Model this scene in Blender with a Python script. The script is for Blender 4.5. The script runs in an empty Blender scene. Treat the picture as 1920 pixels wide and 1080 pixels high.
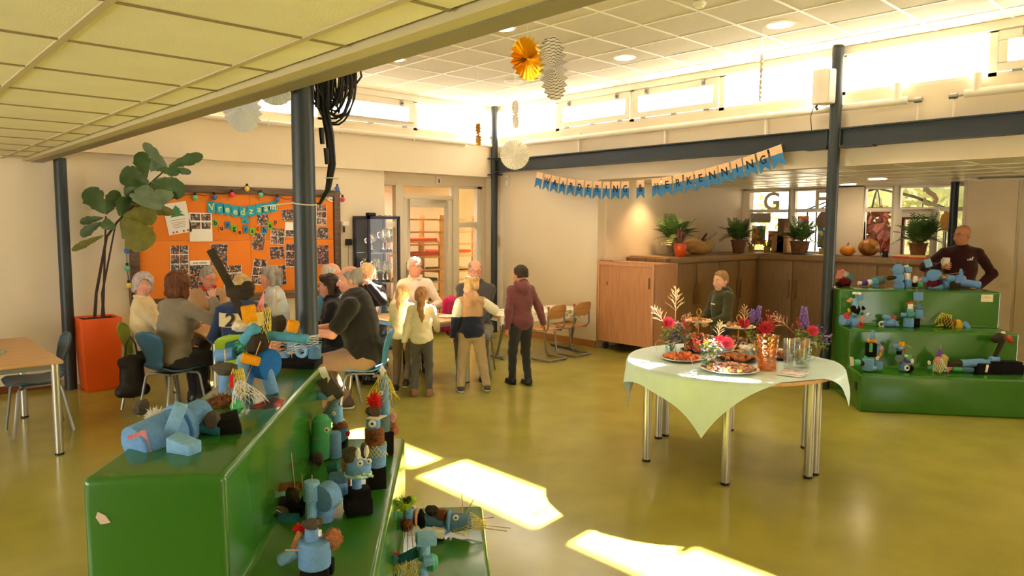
import bpy, bmesh, math, random
import numpy as np
from mathutils import Vector, Matrix, Euler, Quaternion
random.seed(7)
SC = bpy.context.scene
COL = SC.collection
PI = math.pi
V = Vector
def rad(a): return a * PI / 180
def lin(c):
    c /= 255.0
    return c / 12.92 if c <= 0.04045 else ((c + 0.055) / 1.055) ** 2.4
def S(r, g, b): return (lin(r), lin(g), lin(b), 1.0)

# ---------------------------------------------------------------- camera, world, sun, exposure
YAW, PITCH, ROLL, FPX = rad(47.04), rad(5.098), rad(0.26), 1346.0
cd = bpy.data.cameras.new('camera'); cam = bpy.data.objects.new('camera', cd); COL.objects.link(cam)
_f = V((math.cos(YAW) * math.cos(PITCH), math.sin(YAW) * math.cos(PITCH), -math.sin(PITCH)))
_r = V((math.sin(YAW), -math.cos(YAW), 0)); _u = _r.cross(_f)
_r2 = _r * math.cos(ROLL) + _u * math.sin(ROLL); _u2 = -_r * math.sin(ROLL) + _u * math.cos(ROLL)
_m = Matrix((_r2, _u2, -_f)).transposed().to_4x4(); _m.translation = V((0, 0, 1.8))
cam.matrix_world = _m
cd.sensor_width = 36.0; cd.lens = FPX / 1920 * 36.0; cd.clip_start = 0.05; cd.clip_end = 200
SC.camera = cam
SC.view_settings.view_transform = 'Standard'; SC.view_settings.look = 'None'
SC.view_settings.gamma = 1.0; SC.view_settings.use_curve_mapping = False
SC.view_settings.exposure = 0.95
SC.cycles.use_denoising = True
SC.cycles.max_bounces = 10; SC.cycles.diffuse_bounces = 5; SC.cycles.glossy_bounces = 4
SC.cycles.transparent_max_bounces = 12
SC.cycles.sample_clamp_indirect = 6.0
SC.cycles.caustics_reflective = False; SC.cycles.caustics_refractive = False
W = bpy.data.worlds.new('sky'); SC.world = W; W.use_nodes = True
_bg = W.node_tree.nodes['Background']; _bg.inputs[0].default_value = (1.0, 0.94, 0.84, 1); _bg.inputs[1].default_value = 5.0
sl = bpy.data.lights.new('sun', 'SUN'); so = bpy.data.objects.new('sun', sl); COL.objects.link(so)
sl.energy = 80.0; sl.color = (1.0, 0.93, 0.80); sl.angle = rad(0.7)
so.rotation_euler = V((-1.0, -0.135, -0.70)).to_track_quat('-Z', 'Y').to_euler()
so.location = (16, 5, 12)

# ---------------------------------------------------------------- mesh builder
class MB:
    def __init__(s): s.v = []; s.f = []; s.m = []; s.M = Matrix.Identity(4)
    def add(s, vs, fs, m=0):
        o = len(s.v)
        s.v += [s.M @ V(p) for p in vs]
        s.f += [tuple(i + o for i in f) for f in fs]; s.m += [m] * len(fs)
        return s
    def box(s, c, d, R=None, m=0):
        c = V(c); x, y, z = d[0] / 2, d[1] / 2, d[2] / 2
        P = [V((a * x, b * y, e * z)) for e in (-1, 1) for b in (-1, 1) for a in (-1, 1)]
        if R is not None:
            R = R.to_matrix() if not isinstance(R, Matrix) else R
            P = [R @ p for p in P]
        return s.add([p + c for p in P], [(0, 2, 3, 1), (4, 5, 7, 6), (0, 1, 5, 4), (2, 6, 7, 3), (0, 4, 6, 2), (1, 3, 7, 5)], m)
    def bb(s, a, b, m=0):
        return s.box([(a[i] + b[i]) / 2 for i in range(3)], [abs(b[i] - a[i]) for i in range(3)], None, m)
    def _fr(s, d):
        d = V(d).normalized(); q = V((0, 0, 1)) if abs(d.z) < .9 else V((1, 0, 0))
        a = d.cross(q).normalized(); return a, d.cross(a)
    def cyl(s, p0, p1, r0, r1=None, n=12, cap=True, m=0):
        p0 = V(p0); p1 = V(p1); r1 = r0 if r1 is None else r1
        a, b = s._fr(p1 - p0); vs = []
        for p, r in ((p0, r0), (p1, r1)):
            for i in range(n):
                t = 2 * PI * i / n; vs.append(p + a * math.cos(t) * r + b * math.sin(t) * r)
        fs = [(i, n + i, n + (i + 1) % n, (i + 1) % n) for i in range(n)]
        if cap: fs += [tuple(range(n)), tuple(range(2 * n - 1, n - 1, -1))]
        return s.add(vs, fs, m)
    def tube(s, pts, r, n=6, closed=False, m=0, cap=True):
        pts = [V(p) for p in pts]; N = len(pts); vs = []; fs = []
        rs = r if isinstance(r, (list, tuple)) else [r] * N
        pa = None
        for i, p in enumerate(pts):
            if closed: d = pts[(i + 1) % N] - pts[i - 1]
            else: d = pts[min(i + 1, N - 1)] - pts[max(i - 1, 0)]
            if d.length < 1e-9: d = V((0, 0, 1))
            d.normalize()
            if pa is None: a, b = s._fr(d)
            else:
                a = pa - d * pa.dot(d)
                if a.length < 1e-6: a, b = s._fr(d)
                a.normalize(); b = d.cross(a)
            pa = a
            for k in range(n):
                t = 2 * PI * k / n; vs.append(p + (a * math.cos(t) + b * math.sin(t)) * rs[i])
        for i in range(N if closed else N - 1):
            j = (i + 1) % N
            for k in range(n): fs.append((i * n + k, i * n + (k + 1) % n, j * n + (k + 1) % n, j * n + k))
        if not closed and cap: fs += [tuple(range(n - 1, -1, -1)), tuple((N - 1) * n + k for k in range(n))]
        return s.add(vs, fs, m)
    def lathe(s, prof, n=20, c=(0, 0, 0), m=0, mod=None):
        vs = []; fs = []; c = V(c)
        for (r, z) in prof:
            for k in range(n):
                t = 2 * PI * k / n; q = r * (mod(t, z) if mod else 1)
                vs.append(c + V((q * math.cos(t), q * math.sin(t), z)))
        for i in range(len(prof) - 1):
            for k in range(n): fs.append((i * n + k, i * n + (k + 1) % n, (i + 1) * n + (k + 1) % n, (i + 1) * n + k))
        if prof[0][0] > 1e-4: fs.append(tuple(range(n - 1, -1, -1)))
        if prof[-1][0] > 1e-4: fs.append(tuple((len(prof) - 1) * n + k for k in range(n)))
        return s.add(vs, fs, m)
    def sph(s, c, r, nu=12, nv=8, m=0, fn=None):
        r = r if isinstance(r, (tuple, list)) else (r, r, r); c = V(c)
        vs = [c + V((0, 0, -r[2]))]
        for j in range(1, nv):
            ph = -PI / 2 + PI * j / nv
            for i in range(nu):
                t = 2 * PI * i / nu; d = V((math.cos(ph) * math.cos(t), math.cos(ph) * math.sin(t), math.sin(ph)))
                k = fn(d) if fn else 1
                vs.append(c + V((d.x * r[0], d.y * r[1], d.z * r[2])) * k)
        vs.append(c + V((0, 0, r[2]))); L = len(vs) - 1
        fs = [(0, 1 + (i + 1) % nu, 1 + i) for i in range(nu)]
        for j in range(nv - 2):
            for i in range(nu):
                a = 1 + j * nu; b = a + nu; fs.append((a + i, a + (i + 1) % nu, b + (i + 1) % nu, b + i))
        a = 1 + (nv - 2) * nu
        fs += [(a + i, a + (i + 1) % nu, L) for i in range(nu)]
        return s.add(vs, fs, m)
    def prism(s, poly, t, o=(0, 0, 0), u=(1, 0, 0), w=(0, 0, 1), m=0):
        """polygon in the u/w plane, extruded by t along u x w, centred"""
        o = V(o); u = V(u); w = V(w); n = u.cross(w).normalized(); k = len(poly)
        vs = [o + u * a + w * b + n * (t / 2) for a, b in poly] + [o + u * a + w * b - n * (t / 2) for a, b in poly]
        fs = [tuple(range(k)), tuple(range(2 * k - 1, k - 1, -1))] + [(i, k + i, k + (i + 1) % k, (i + 1) % k) for i in range(k)]
        return s.add(vs, fs, m)
    def surf(s, fn, nu, nv, cu=False, m=0, thick=0.0):
        P = [[V(fn(i / nu, j / nv)) for j in range(nv + 1)] for i in range(nu if cu else nu + 1)]
        K = len(P); vs = [p for r in P for p in r]; w = nv + 1; fs = []
        for i in range(nu):
            for j in range(nv):
                a = i * w + j; b = ((i + 1) % K) * w + j; fs.append((a, b, b + 1, a + 1))
        if thick:
            Nn = []
            for i in range(K):
                for j in range(w):
                    du = P[(i + 1) % K if cu else min(i + 1, K - 1)][j] - P[i - 1 if cu else max(i - 1, 0)][j]
                    dv = P[i][min(j + 1, nv)] - P[i][max(j - 1, 0)]
                    q = du.cross(dv); Nn.append(q.normalized() if q.length > 1e-12 else V((0, 0, 1)))
            L = len(vs); vs += [p - q * thick for p, q in zip(vs, Nn)]
            fs += [tuple(L + i for i in reversed(f)) for f in fs[:]]
            for j in range(nv) if not cu else []:
                fs.append((j, j + 1, L + j + 1, L + j)); e = (K - 1) * w; fs.append((e + j + 1, e + j, L + e + j, L + e + j + 1))
            for i in range(nu):
                a = i * w; b = ((i + 1) % K) * w
                fs.append((b, a, L + a, L + b)); fs.append((a + nv, b + nv, L + b + nv, L + a + nv))
        return s.add(vs, fs, m)
    def mesh(s, name, mats, bev=0.0, seg=2, ang=40, smooth=True):
        me = bpy.data.meshes.new(name)
        me.from_pydata([tuple(p) for p in s.v], [], s.f)
        mats = mats if isinstance(mats, (list, tuple)) else [mats]
        for q in mats: me.materials.append(q)
        if len(mats) > 1: me.polygons.foreach_set('material_index', s.m)
        if bev:
            bm = bmesh.new(); bm.from_mesh(me)
            bmesh.ops.remove_doubles(bm, verts=bm.verts, dist=1e-5)
            es = [e for e in bm.edges if len(e.link_faces) == 2 and e.calc_face_angle(0) > rad(30)]
            bmesh.ops.bevel(bm, geom=es, offset=bev, segments=seg, affect='EDGES', profile=.5, clamp_overlap=True)
            bm.to_mesh(me); bm.free()
        if smooth:
            me.polygons.foreach_set('use_smooth', [True] * len(me.polygons))
            me.set_sharp_from_angle(angle=rad(ang))
        me.update()
        return me
    def build(s, name, mats, parent=None, **k):
        return obj(name, s.mesh(name, mats, **k), parent)

def obj(name, me, parent=None, loc=None, rot=None):
    o = bpy.data.objects.new(name, me); COL.objects.link(o)
    if parent is not None: o.parent = parent
    if loc is not None: o.location = loc
    if rot is not None: o.rotation_euler = rot
    return o
def tag(o, label=None, cat=None, group=None, kind=None):
    if label: o['label'] = label
    if cat: o['category'] = cat
    if group: o['group'] = group
    if kind: o['kind'] = kind
    return o
def thing(name, label, cat, loc=(0, 0, 0), rz=0.0, group=None):
    o = bpy.data.objects.new(name, None); COL.objects.link(o)
    o.location = loc; o.rotation_euler = (0, 0, rz); o.empty_display_size = .1
    return tag(o, label, cat, group)
def struct(name, mb, m, parent=None, label=None, **k):
    o = mb.build(name, m, parent, **k)
    if parent is None: o['kind'] = 'structure'
    if label: o['label'] = label
    return o
def dup(root, loc, rz, label=None, group=None, name=None):
    r = root.copy(); COL.objects.link(r); r.location = loc; r.rotation_euler = (0, 0, rz)
    if name: r.name = name
    if label: r['label'] = label
    if group: r['group'] = group
    for ch in root.children:
        c = ch.copy(); COL.objects.link(c); c.parent = r
        for g in ch.children:
            d = g.copy(); COL.objects.link(d); d.parent = c
    return r
def bx(a, b): return MB().bb(a, b)

# ---------------------------------------------------------------- materials
MATS = {}
def mat(name, c, rough=.6, metal=0.0, noise=None, bump=None, spec=.5, coat=0.0, trans=0.0, emit=None, stretch=None, c2=None, sheen=0.0, sss=0.0):
    """noise=(scale, amount) tints the colour, bump=(scale, strength) gives fine relief, stretch=(x,y,z) makes it grainy"""
    if name in MATS: return MATS[name]
    M = bpy.data.materials.new(name); M.use_nodes = True; nt = M.node_tree; P = nt.nodes['Principled BSDF']
    P.inputs['Base Color'].default_value = c; P.inputs['Roughness'].default_value = rough
    P.inputs['Metallic'].default_value = metal; P.inputs['Specular IOR Level'].default_value = spec
    P.inputs['Coat Weight'].default_value = coat; P.inputs['Coat Roughness'].default_value = .08
    P.inputs['Transmission Weight'].default_value = trans; P.inputs['Sheen Weight'].default_value = sheen
    if sss: P.inputs['Subsurface Weight'].default_value = sss; P.inputs['Subsurface Scale'].default_value = .01
    if emit: P.inputs['Emission Color'].default_value = emit[0]; P.inputs['Emission Strength'].default_value = emit[1]
    L = nt.links.new
    if noise or bump:
        tc = nt.nodes.new('ShaderNodeTexCoord'); vec = tc.outputs['Object']
        if stretch:
            mp = nt.nodes.new('ShaderNodeMapping'); mp.inputs['Scale'].default_value = stretch
            L(vec, mp.inputs['Vector']); vec = mp.outputs['Vector']
    if noise:
        nz = nt.nodes.new('ShaderNodeTexNoise'); nz.inputs['Scale'].default_value = noise[0]; nz.inputs['Detail'].default_value = 5
        L(vec, nz.inputs['Vector'])
        mx = nt.nodes.new('ShaderNodeMix'); mx.data_type = 'RGBA'
        a = c2 if c2 else tuple(max(0, q * (1 - noise[1])) for q in c[:3]) + (1,)
        mx.inputs[6].default_value = a; mx.inputs[7].default_value = c if c2 else tuple(min(1, q * (1 + noise[1] * .6)) for q in c[:3]) + (1,)
        rp = nt.nodes.new('ShaderNodeMapRange'); rp.inputs[1].default_value = .3; rp.inputs[2].default_value = .7
        L(nz.outputs['Fac'], rp.inputs[0]); L(rp.outputs[0], mx.inputs[0]); L(mx.outputs[2], P.inputs['Base Color'])
    if bump:
        nb = nt.nodes.new('ShaderNodeTexNoise'); nb.inputs['Scale'].default_value = bump[0]; nb.inputs['Detail'].default_value = 3
        L(vec, nb.inputs['Vector'])
        b = nt.nodes.new('ShaderNodeBump'); b.inputs['Strength'].default_value = bump[1]; b.inputs['Distance'].default_value = .01
        L(nb.outputs['Fac'], b.inputs['Height']); L(b.outputs[0], P.inputs['Normal'])
    MATS[name] = M
    return M
def glass(name, tint=(1, 1, 1, 1), refl=.07, rough=.02):
    """thin pane: lets light straight through, reflects a little"""
    if name in MATS: return MATS[name]
    M = bpy.data.materials.new(name); M.use_nodes = True; nt = M.node_tree
    for n in list(nt.nodes):
        if n.type != 'OUTPUT_MATERIAL': nt.nodes.remove(n)
    out = nt.nodes['Material Output']
    t = nt.nodes.new('ShaderNodeBsdfTransparent'); t.inputs[0].default_value = tint
    g = nt.nodes.new('ShaderNodeBsdfGlossy'); g.inputs['Roughness'].default_value = rough
    mx = nt.nodes.new('ShaderNodeMixShader'); mx.inputs[0].default_value = refl
    nt.links.new(t.outputs[0], mx.inputs[1]); nt.links.new(g.outputs[0], mx.inputs[2]); nt.links.new(mx.outputs[0], out.inputs[0])
    MATS[name] = M
    return M
def fabric(name, c, rough=.9): return mat(name, c, rough, noise=(35, .07), bump=(260, .25), sheen=.25, spec=.2)
def plain(name, c, rough=.6, **k): return mat(name, c, rough, **k)
def wood(name, c, c2, sc=(1.2, 14, 14), rough=.5): return mat(name, c, rough, noise=(3.2, .3), c2=c2, stretch=sc, bump=(18, .05))
def foam(name, c): return mat(name, c, .9, noise=(60, .10), bump=(160, .5), spec=.15)
def print_mat(name, sc, cols, seed):
    """printed photograph: blocks of colour"""
    if name in MATS: return MATS[name]
    M = mat(name, cols[0], .45); nt = M.node_tree; P = nt.nodes['Principled BSDF']; L = nt.links.new
    tc = nt.nodes.new('ShaderNodeTexCoord'); mp = nt.nodes.new('ShaderNodeMapping'); mp.inputs['Location'].default_value = (seed * 3.1, seed * 1.7, seed)
    L(tc.outputs['Object'], mp.inputs['Vector'])
    vo = nt.nodes.new('ShaderNodeTexVoronoi'); vo.inputs['Scale'].default_value = sc; L(mp.outputs[0], vo.inputs['Vector'])
    se = nt.nodes.new('ShaderNodeSeparateColor'); L(vo.outputs['Color'], se.inputs[0])
    cr = nt.nodes.new('ShaderNodeValToRGB'); cr.color_ramp.interpolation = 'CONSTANT'
    for i, c in enumerate(cols):
        if i == 0: e = cr.color_ramp.elements[0]
        else: e = cr.color_ramp.elements.new(i / len(cols))
        e.color = c
    cr.color_ramp.elements.remove(cr.color_ramp.elements[-1])
    L(se.outputs[0], cr.inputs[0])
    nz = nt.nodes.new('ShaderNodeTexNoise'); nz.inputs['Scale'].default_value = sc * 2; L(mp.outputs[0], nz.inputs['Vector'])
    mx = nt.nodes.new('ShaderNodeMix'); mx.data_type = 'RGBA'; mx.blend_type = 'MULTIPLY'; mx.inputs[0].default_value = .45
    L(cr.outputs[0], mx.inputs[6]); L(nz.outputs['Color'], mx.inputs[7]); L(mx.outputs[2], P.inputs['Base Color'])
    return M

WALL = mat('wall_paint', S(234, 219, 194), .85, noise=(1.3, .03), bump=(90, .08))
CEIL = mat('ceiling_tile_white', S(218, 210, 192), .9, noise=(14, .03), bump=(120, .25))
RAIL = mat('ceiling_rail_white', S(248, 246, 240), .45)
STEEL = mat('steel_slate', S(40, 50, 55), .42, noise=(2, .12))
FLOOR = mat('floor_linoleum', S(160, 152, 70), .18, noise=(2.6, .13), spec=.35, bump=(14, .015))
FRAMEW = mat('frame_cream', S(238, 230, 214), .45)
BEECH = wood('beech', S(214, 172, 124), S(196, 150, 100))
OAK = wood('counter_veneer', S(152, 120, 80), S(134, 102, 64), (10, 10, 1.2))
OAKTOP = wood('counter_edge', S(160, 128, 86), S(142, 110, 68), (2, 2, 12))
CHROME = mat('tube_grey', S(150, 150, 145), .35, metal=.6)
ALU = mat('leg_alu', S(190, 188, 178), .3, metal=.75)
BLACK = mat('black_rubber', S(18, 18, 20), .5)
WHITE = mat('white_paper', S(244, 242, 236), .75)
GLASS = glass('clear_pane', refl=.035)
WSTEEL = mat('trophy_silver', S(225, 225, 225), .15, metal=1.0)
GREEN = mat('green_gelcoat', S(52, 112, 32), .2, noise=(1.5, .06), spec=.45, coat=.1, bump=(8, .01))
# ================================================================ THE SETTING
XB, YA, ZC = 8.0, 9.05, 3.70      # wall with the beam, wall with the notice board, high ceiling
struct('floor', bx((-5, -4, -.12), (12.2, 11.6, 0)), FLOOR, smooth=False)
struct('wall_left', bx((-5, YA, 0), (5.86, 9.45, 2.56)), WALL)
struct('wall_left_band', bx((1.6, 8.96, 2.56), (8.15, 9.45, 3.05)), WALL)
struct('wall_left_sill', MB().add([(1.6, 8.96, 3.05), (8.0, 8.96, 3.05), (8.0, 9.05, 3.2), (1.6, 9.05, 3.2), (1.6, 9.3, 3.2), (8.0, 9.3, 3.2), (1.6, 9.3, 3.05), (8.0, 9.3, 3.05)],
       [(0, 1, 2, 3), (3, 2, 5, 4), (4, 5, 7, 6), (0, 3, 4, 6), (1, 7, 5, 2), (0, 6, 7, 1)]), WALL)
struct('wall_back', bx((XB, 6.78, 0), (8.16, 9.45, 2.66)), WALL)
struct('wall_back_header', bx((XB, -4, 2.44), (8.16, 6.78, 2.66)), WALL)
struct('wall_back_band', bx((XB, -4, 2.66), (8.16, 9.05, 3.20)), WALL)
struct('wall_left_lintel', bx((5.86, 9.25, 2.42), (8.0, 9.45, 2.56)), WALL)
struct('wall_door_jamb', bx((7.93, 9.25, 0), (8.0, 9.45, 2.42)), WALL)
struct('wall_clerestory_near', bx((1.5, -4, 2.47), (1.6, 9.3, 3.9)), WALL)
struct('wall_niche_left', bx((8.16, 6.75, 0), (12.2, 6.9, 2.6)), WALL)
struct('wall_unseen_right', MB().bb((-5, -4.15, 0), (12.2, -4, .9)).bb((-5, -4.15, 2.3), (12.2, -4, 3.9)).bb((-5, -4.15, .9), (.6, -4, 2.3)).bb((2.2, -4.15, .9), (12.2, -4, 2.3)), WALL)  # unseen wall added to cut light from behind; its opening lets some in
struct('slab_unseen_low', bx((-5.15, -4.15, 2.6), (1.55, 9.45, 2.7)), WALL)  # unseen slab added to shut out sky light above the low side
struct('wall_rear', MB().bb((-5.15, -4, 0), (-5, 9.45, .5)).bb((-5.15, -4, 2.2), (-5, 9.45, 2.6)).bb((-5.15, -4, .5), (-5, 1.0, 2.2)).bb((-5.15, 7.0, .5), (-5, 9.45, 2.2)), WALL)  # unseen wall; opening added to light the floor and low ceiling
struct('baseboard_left', bx((-5, 9.03, 0), (1.66, YA, .08)), mat('baseboard_brown', S(112, 62, 34), .5))
struct('baseboard_back', bx((7.975, 6.78, 0), (XB, 8.86, .10)), mat('baseboard_wood', S(176, 120, 66), .5))
struct('roof_bounce', MB().bb((8.3, -6, 2.95), (22, 9.3, 3.1)).bb((-5, 9.6, 2.95), (22, 16, 3.1)), mat('roof_pale', S(205, 200, 190), .9), smooth=False)  # unseen outer planes added to bounce sunlight up to the high ceiling
struct('roof_slab', bx((1.3, -4, 3.80), (8.3, 9.4, 3.95)), WALL)

# --- suspended ceilings: every tile is a piece
def ceiling(name, x0, x1, y0, y1, z, xl, yl, tilem, railm, railw, gap, proud, railsx=True, railsy=True):
    root = struct(name, bx((x0, y0, z + .03), (x1, y1, z + .06)), mat('ceiling_void', S(70, 62, 44), .9), smooth=False)
    xs = sorted(set([x0] + [v for v in xl if x0 + .02 < v < x1 - .02] + [x1]))
    ys = sorted(set([y0] + [v for v in yl if y0 + .02 < v < y1 - .02] + [y1]))
    cache = {}
    for i in range(len(xs) - 1):
        for j in range(len(ys) - 1):
            w, d = round(xs[i + 1] - xs[i], 3), round(ys[j + 1] - ys[j], 3)
            if (w, d) not in cache:
                cache[(w, d)] = MB().box((0, 0, 0), (w - gap, d - gap, .02)).mesh('ceiling_tile', tilem, smooth=False)
            obj('ceiling_tile', cache[(w, d)], root, ((xs[i] + xs[i + 1]) / 2, (ys[j] + ys[j + 1]) / 2, z + .012))
    if railsx:
        me = MB().box((0, 0, 0), (railw, y1 - y0, .012)).mesh('ceiling_rail', railm, smooth=False)
        for x in xs[1:-1]: obj('ceiling_rail', me, root, (x, (y0 + y1) / 2, z + .004 - proud))
    if railsy:
        me = MB().box((0, 0, 0), (x1 - x0, railw if railsy is True else railsy, .012)).mesh('ceiling_rail', railm if railsy is True else mat('joint_strip', S(146, 132, 96), .7), smooth=False)
        for y in ys[1:-1]: obj('ceiling_rail', me, root, ((x0 + x1) / 2, y, z + .0045 - proud))
    return root
ceiling('ceiling', 1.6, XB, -1.4, 9.05, ZC, [6.34 - .625 * k for k in range(-3, 9)], [3.08 + .625 * k for k in range(-8, 11)], CEIL, RAIL, .024, .004, .002)
LOWC = mat('low_ceiling_tile', S(242, 234, 206), .9, noise=(3, .04), bump=(120, .2))
ceiling('ceiling_low', -3.0, 1.41, -1.2, 9.05, 2.455, [.62 - .625 * k for k in range(-2, 6)], [3.05 + .625 * k for k in range(-8, 11)], LOWC, mat('low_ceiling_rail', S(200, 186, 150), .6), .028, .009, .003, railsy=.011)
ceiling('ceiling_niche', 8.16, 12.0, 0.4, 6.75, 2.44, [8.16 + .625 * k for k in range(8)], [6.6 - .625 * k for k in range(12)], mat('niche_tile', S(226, 216, 192), .35, noise=(6, .04)), mat('niche_rail', S(235, 225, 205), .3), .02, .006, .003)
struct('trim_1', bx((1.425, -4, 2.43), (1.5, 9.05, 2.5)), mat('ceiling_edge_trim', S(196, 184, 140), .5))
struct('trim_2', bx((1.5, -4, 2.425), (1.605, 9.05, 2.475)), mat('ceiling_fascia', S(132, 122, 92), .5))
struct('trim_3', bx((1.6, 9.0, 3.62), (XB, 9.06, ZC)), FRAMEW)
struct('trim_4', bx((7.95, -4, 3.62), (8.02, 9.05, ZC)), FRAMEW)

# --- high windows
def frame_matrix(side):
    # local u along the wall, v into the room, w up
    if side == 'A': return Matrix(((1, 0, 0, 0), (0, -1, 0, 9.08), (0, 0, 1, 0), (0, 0, 0, 1)))
    return Matrix(((0, -1, 0, 8.03), (1, 0, 0, 0), (0, 0, 1, 0), (0, 0, 0, 1)))
LATCH = mat('latch_zinc', S(150, 150, 148), .35, metal=.8)
def high_window(n, side, u0, u1, opens, z0=3.2, z1=3.64):
    M4 = frame_matrix(side); q = MB(); q.M = M4; t = .035
    for a, b in (((u0, -.05, z0), (u1, .03, z0 + t)), ((u0, -.05, z1 - t), (u1, .03, z1)), ((u0, -.05, z0), (u0 + t, .03, z1)), ((u1 - t, -.05, z0), (u1, .03, z1))): q.bb(a, b)
    root = struct('window_%d' % n, q, FRAMEW)
    p = MB(); p.M = M4; i = .035
    if opens:
        s_ = MB(); s_.M = M4; w = .075; a0, a1, b0, b1 = u0 + .04, u1 - .04, z0 + .04, z1 - .04
        for a, b in (((a0, .0, b0), (a1, .045, b0 + w)), ((a0, .0, b1 - w), (a1, .045, b1)), ((a0, .0, b0 + w), (a0 + w, .045, b1 - w)), ((a1 - w, .0, b0 + w), (a1, .045, b1 - w))): s_.bb(a, b)
        s_.build('sash', FRAMEW, root, bev=.004)
        for u in (u0 + .25, u1 - .25):
            l = MB(); l.M = M4; l.bb((u - .02, .045, z1 - .1), (u + .02, .065, z1 - .03)).bb((u - .008, .06, z1 - .085), (u + .008, .09, z1 - .06)); l.build('latch', LATCH, root)
        for u in (u0 + .2, (u0 + u1) / 2, u1 - .2):
            l = MB(); l.M = M4; l.bb((u - .04, .03, z0 + .025), (u + .04, .052, z0 + .042)); l.build('hinge', LATCH, root)
        for u in (u0 + .03, u1 - .03):
            l = MB(); l.M = M4; l.cyl((u, .05, z1 - .05), (u, .06, z1 - .17), .006, n=6); l.build('stay', FRAMEW, root)
        i = .10
    p.bb((u0 + i, -.012, z0 + i), (u1 - i, -.006, z1 - i)); p.build('pane', GLASS, root, smooth=False)
    return root
k = 1
for u0, u1, o in ((1.65, 3.3, False), (3.3, 4.85, False), (4.85, 6.42, True), (6.42, 7.95, False)):
    high_window(k, 'A', u0, u1, o); k += 1
for u0, u1, o in ((7.60, 9.0, False), (6.20, 7.60, True), (4.83, 6.20, True), (3.37, 4.83, False), (1.98, 3.37, False), (.58, 1.98, True), (-.8, .58, False), (-2.2, -.8, False)):
    high_window(k, 'B', u0, u1, o); k += 1

# --- heating pipes under the high windows
PIPE = mat('pipe_white', S(240, 232, 218), .35)
t = thing('heating_pipe', 'long cream heating pipe below the high windows above the notice board', 'pipe', (0, 0, 0))
MB().tube([(1.7, 8.92, 3.07), (7.86, 8.92, 3.07)], .032, 10).build('pipe', PIPE, t)
for x in (2.0, 3.0, 4.05, 5.1, 6.3, 7.3):
    MB().bb((x - .012, 8.9, 3.03), (x + .012, 8.96, 3.11)).build('bracket', PIPE, t)
def pipe_b(y0, y1, label, valve_at, br):
    t = thing('heating_pipe', label, 'pipe')
    MB().tube([(7.93, y0, 3.06), (7.93, y1, 3.06)], .04, 10).build('pipe', PIPE, t)
    d = -1 if valve_at == y0 else 1
    q = MB(); q.cyl((7.93, valve_at - d * .1, 3.06), (7.93, valve_at - d * .1, 3.24), .038, n=12).cyl((7.93, valve_at - d * .1, 3.24), (7.93, valve_at - d * .1, 3.27), .01, n=8)
    q.build('air_vessel', PIPE, t)
    q = MB(); q.cyl((7.93, valve_at, 3.05), (7.93, valve_at + d * .08, 3.05), .012, n=8).cyl((7.93, valve_at + d * .06, 3.05), (7.93, valve_at + d * .13, 3.05), .028, n=10)
    q.build('valve', LATCH, t)
    MB().cyl((7.95, valve_at + d * .09, 3.05), (7.95, valve_at + d * .09, 2.84), .012, n=8).build('drop_pipe', PIPE, t)
    for y in br: MB().bb((7.92, y - .012, 2.84), (7.97, y + .012, 3.12)).build('bracket', PIPE, t)
pipe_b(2.68, 8.82, 'cream heating pipe above the dark beam running back to the corner', 2.68, (4.2, 5.6, 7.1))
pipe_b(-2, 2.18, 'cream heating pipe above the dark beam at the right edge', 2.18, (1.0,))

# --- steel frame
def column(x, y, z0, z1, r, label, flange=()):
    t = thing('steel_column', label, 'column', (x, y, 0))
    MB().cyl((0, 0, z0), (0, 0, z1), r, n=24).build('shaft', STEEL, t)
    for z in flange: MB().box((0, 0, z), (.2, .2, .02)).build('flange', STEEL, t, bev=.004)
    return t
column(1.72, 8.84, 0, 2.47, .06, 'round dark steel column beside the orange planter')
column(1.72, 3.39, 0, 3.69, .056, 'round dark steel column with cables, behind the green podium in front')
column(7.88, 8.9, 0, 3.69, .055, 'dark steel column in the far corner of the hall', (2.60, 2.86))
column(7.86, 3.37, 0, 3.69, .06, 'dark steel column carrying the white loudspeaker')
def beam(y0, y1, label):
    t = thing('steel_beam', label, 'beam')
    MB().bb((7.88, y0, 2.64), (7.9, y1, 2.83)).build('web', STEEL, t, smooth=False)
    MB().bb((7.82, y0, 2.82), (7.96, y1, 2.835)).build('flange', STEEL, t, smooth=False)
    MB().bb((7.82, y0, 2.635), (7.96, y1, 2.65)).build('flange', STEEL, t, smooth=False)
    for y in (y0, y1): MB().bb((7.83, y - .006, 2.65), (7.95, y + .006, 2.82)).build('end_plate', STEEL, t, smooth=False)
    return t
t = beam(3.44, 8.83, 'dark steel beam between the corner column and the loudspeaker column')
MB().box((7.86, 3.55, 2.625), (.12, .24, .012)).build('bracket', STEEL, t)
t = beam(-3, 3.30, 'dark steel beam running out at the right edge')
MB().box((7.86, 3.12, 2.625), (.12, .34, .012)).build('bracket', STEEL, t)

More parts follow.
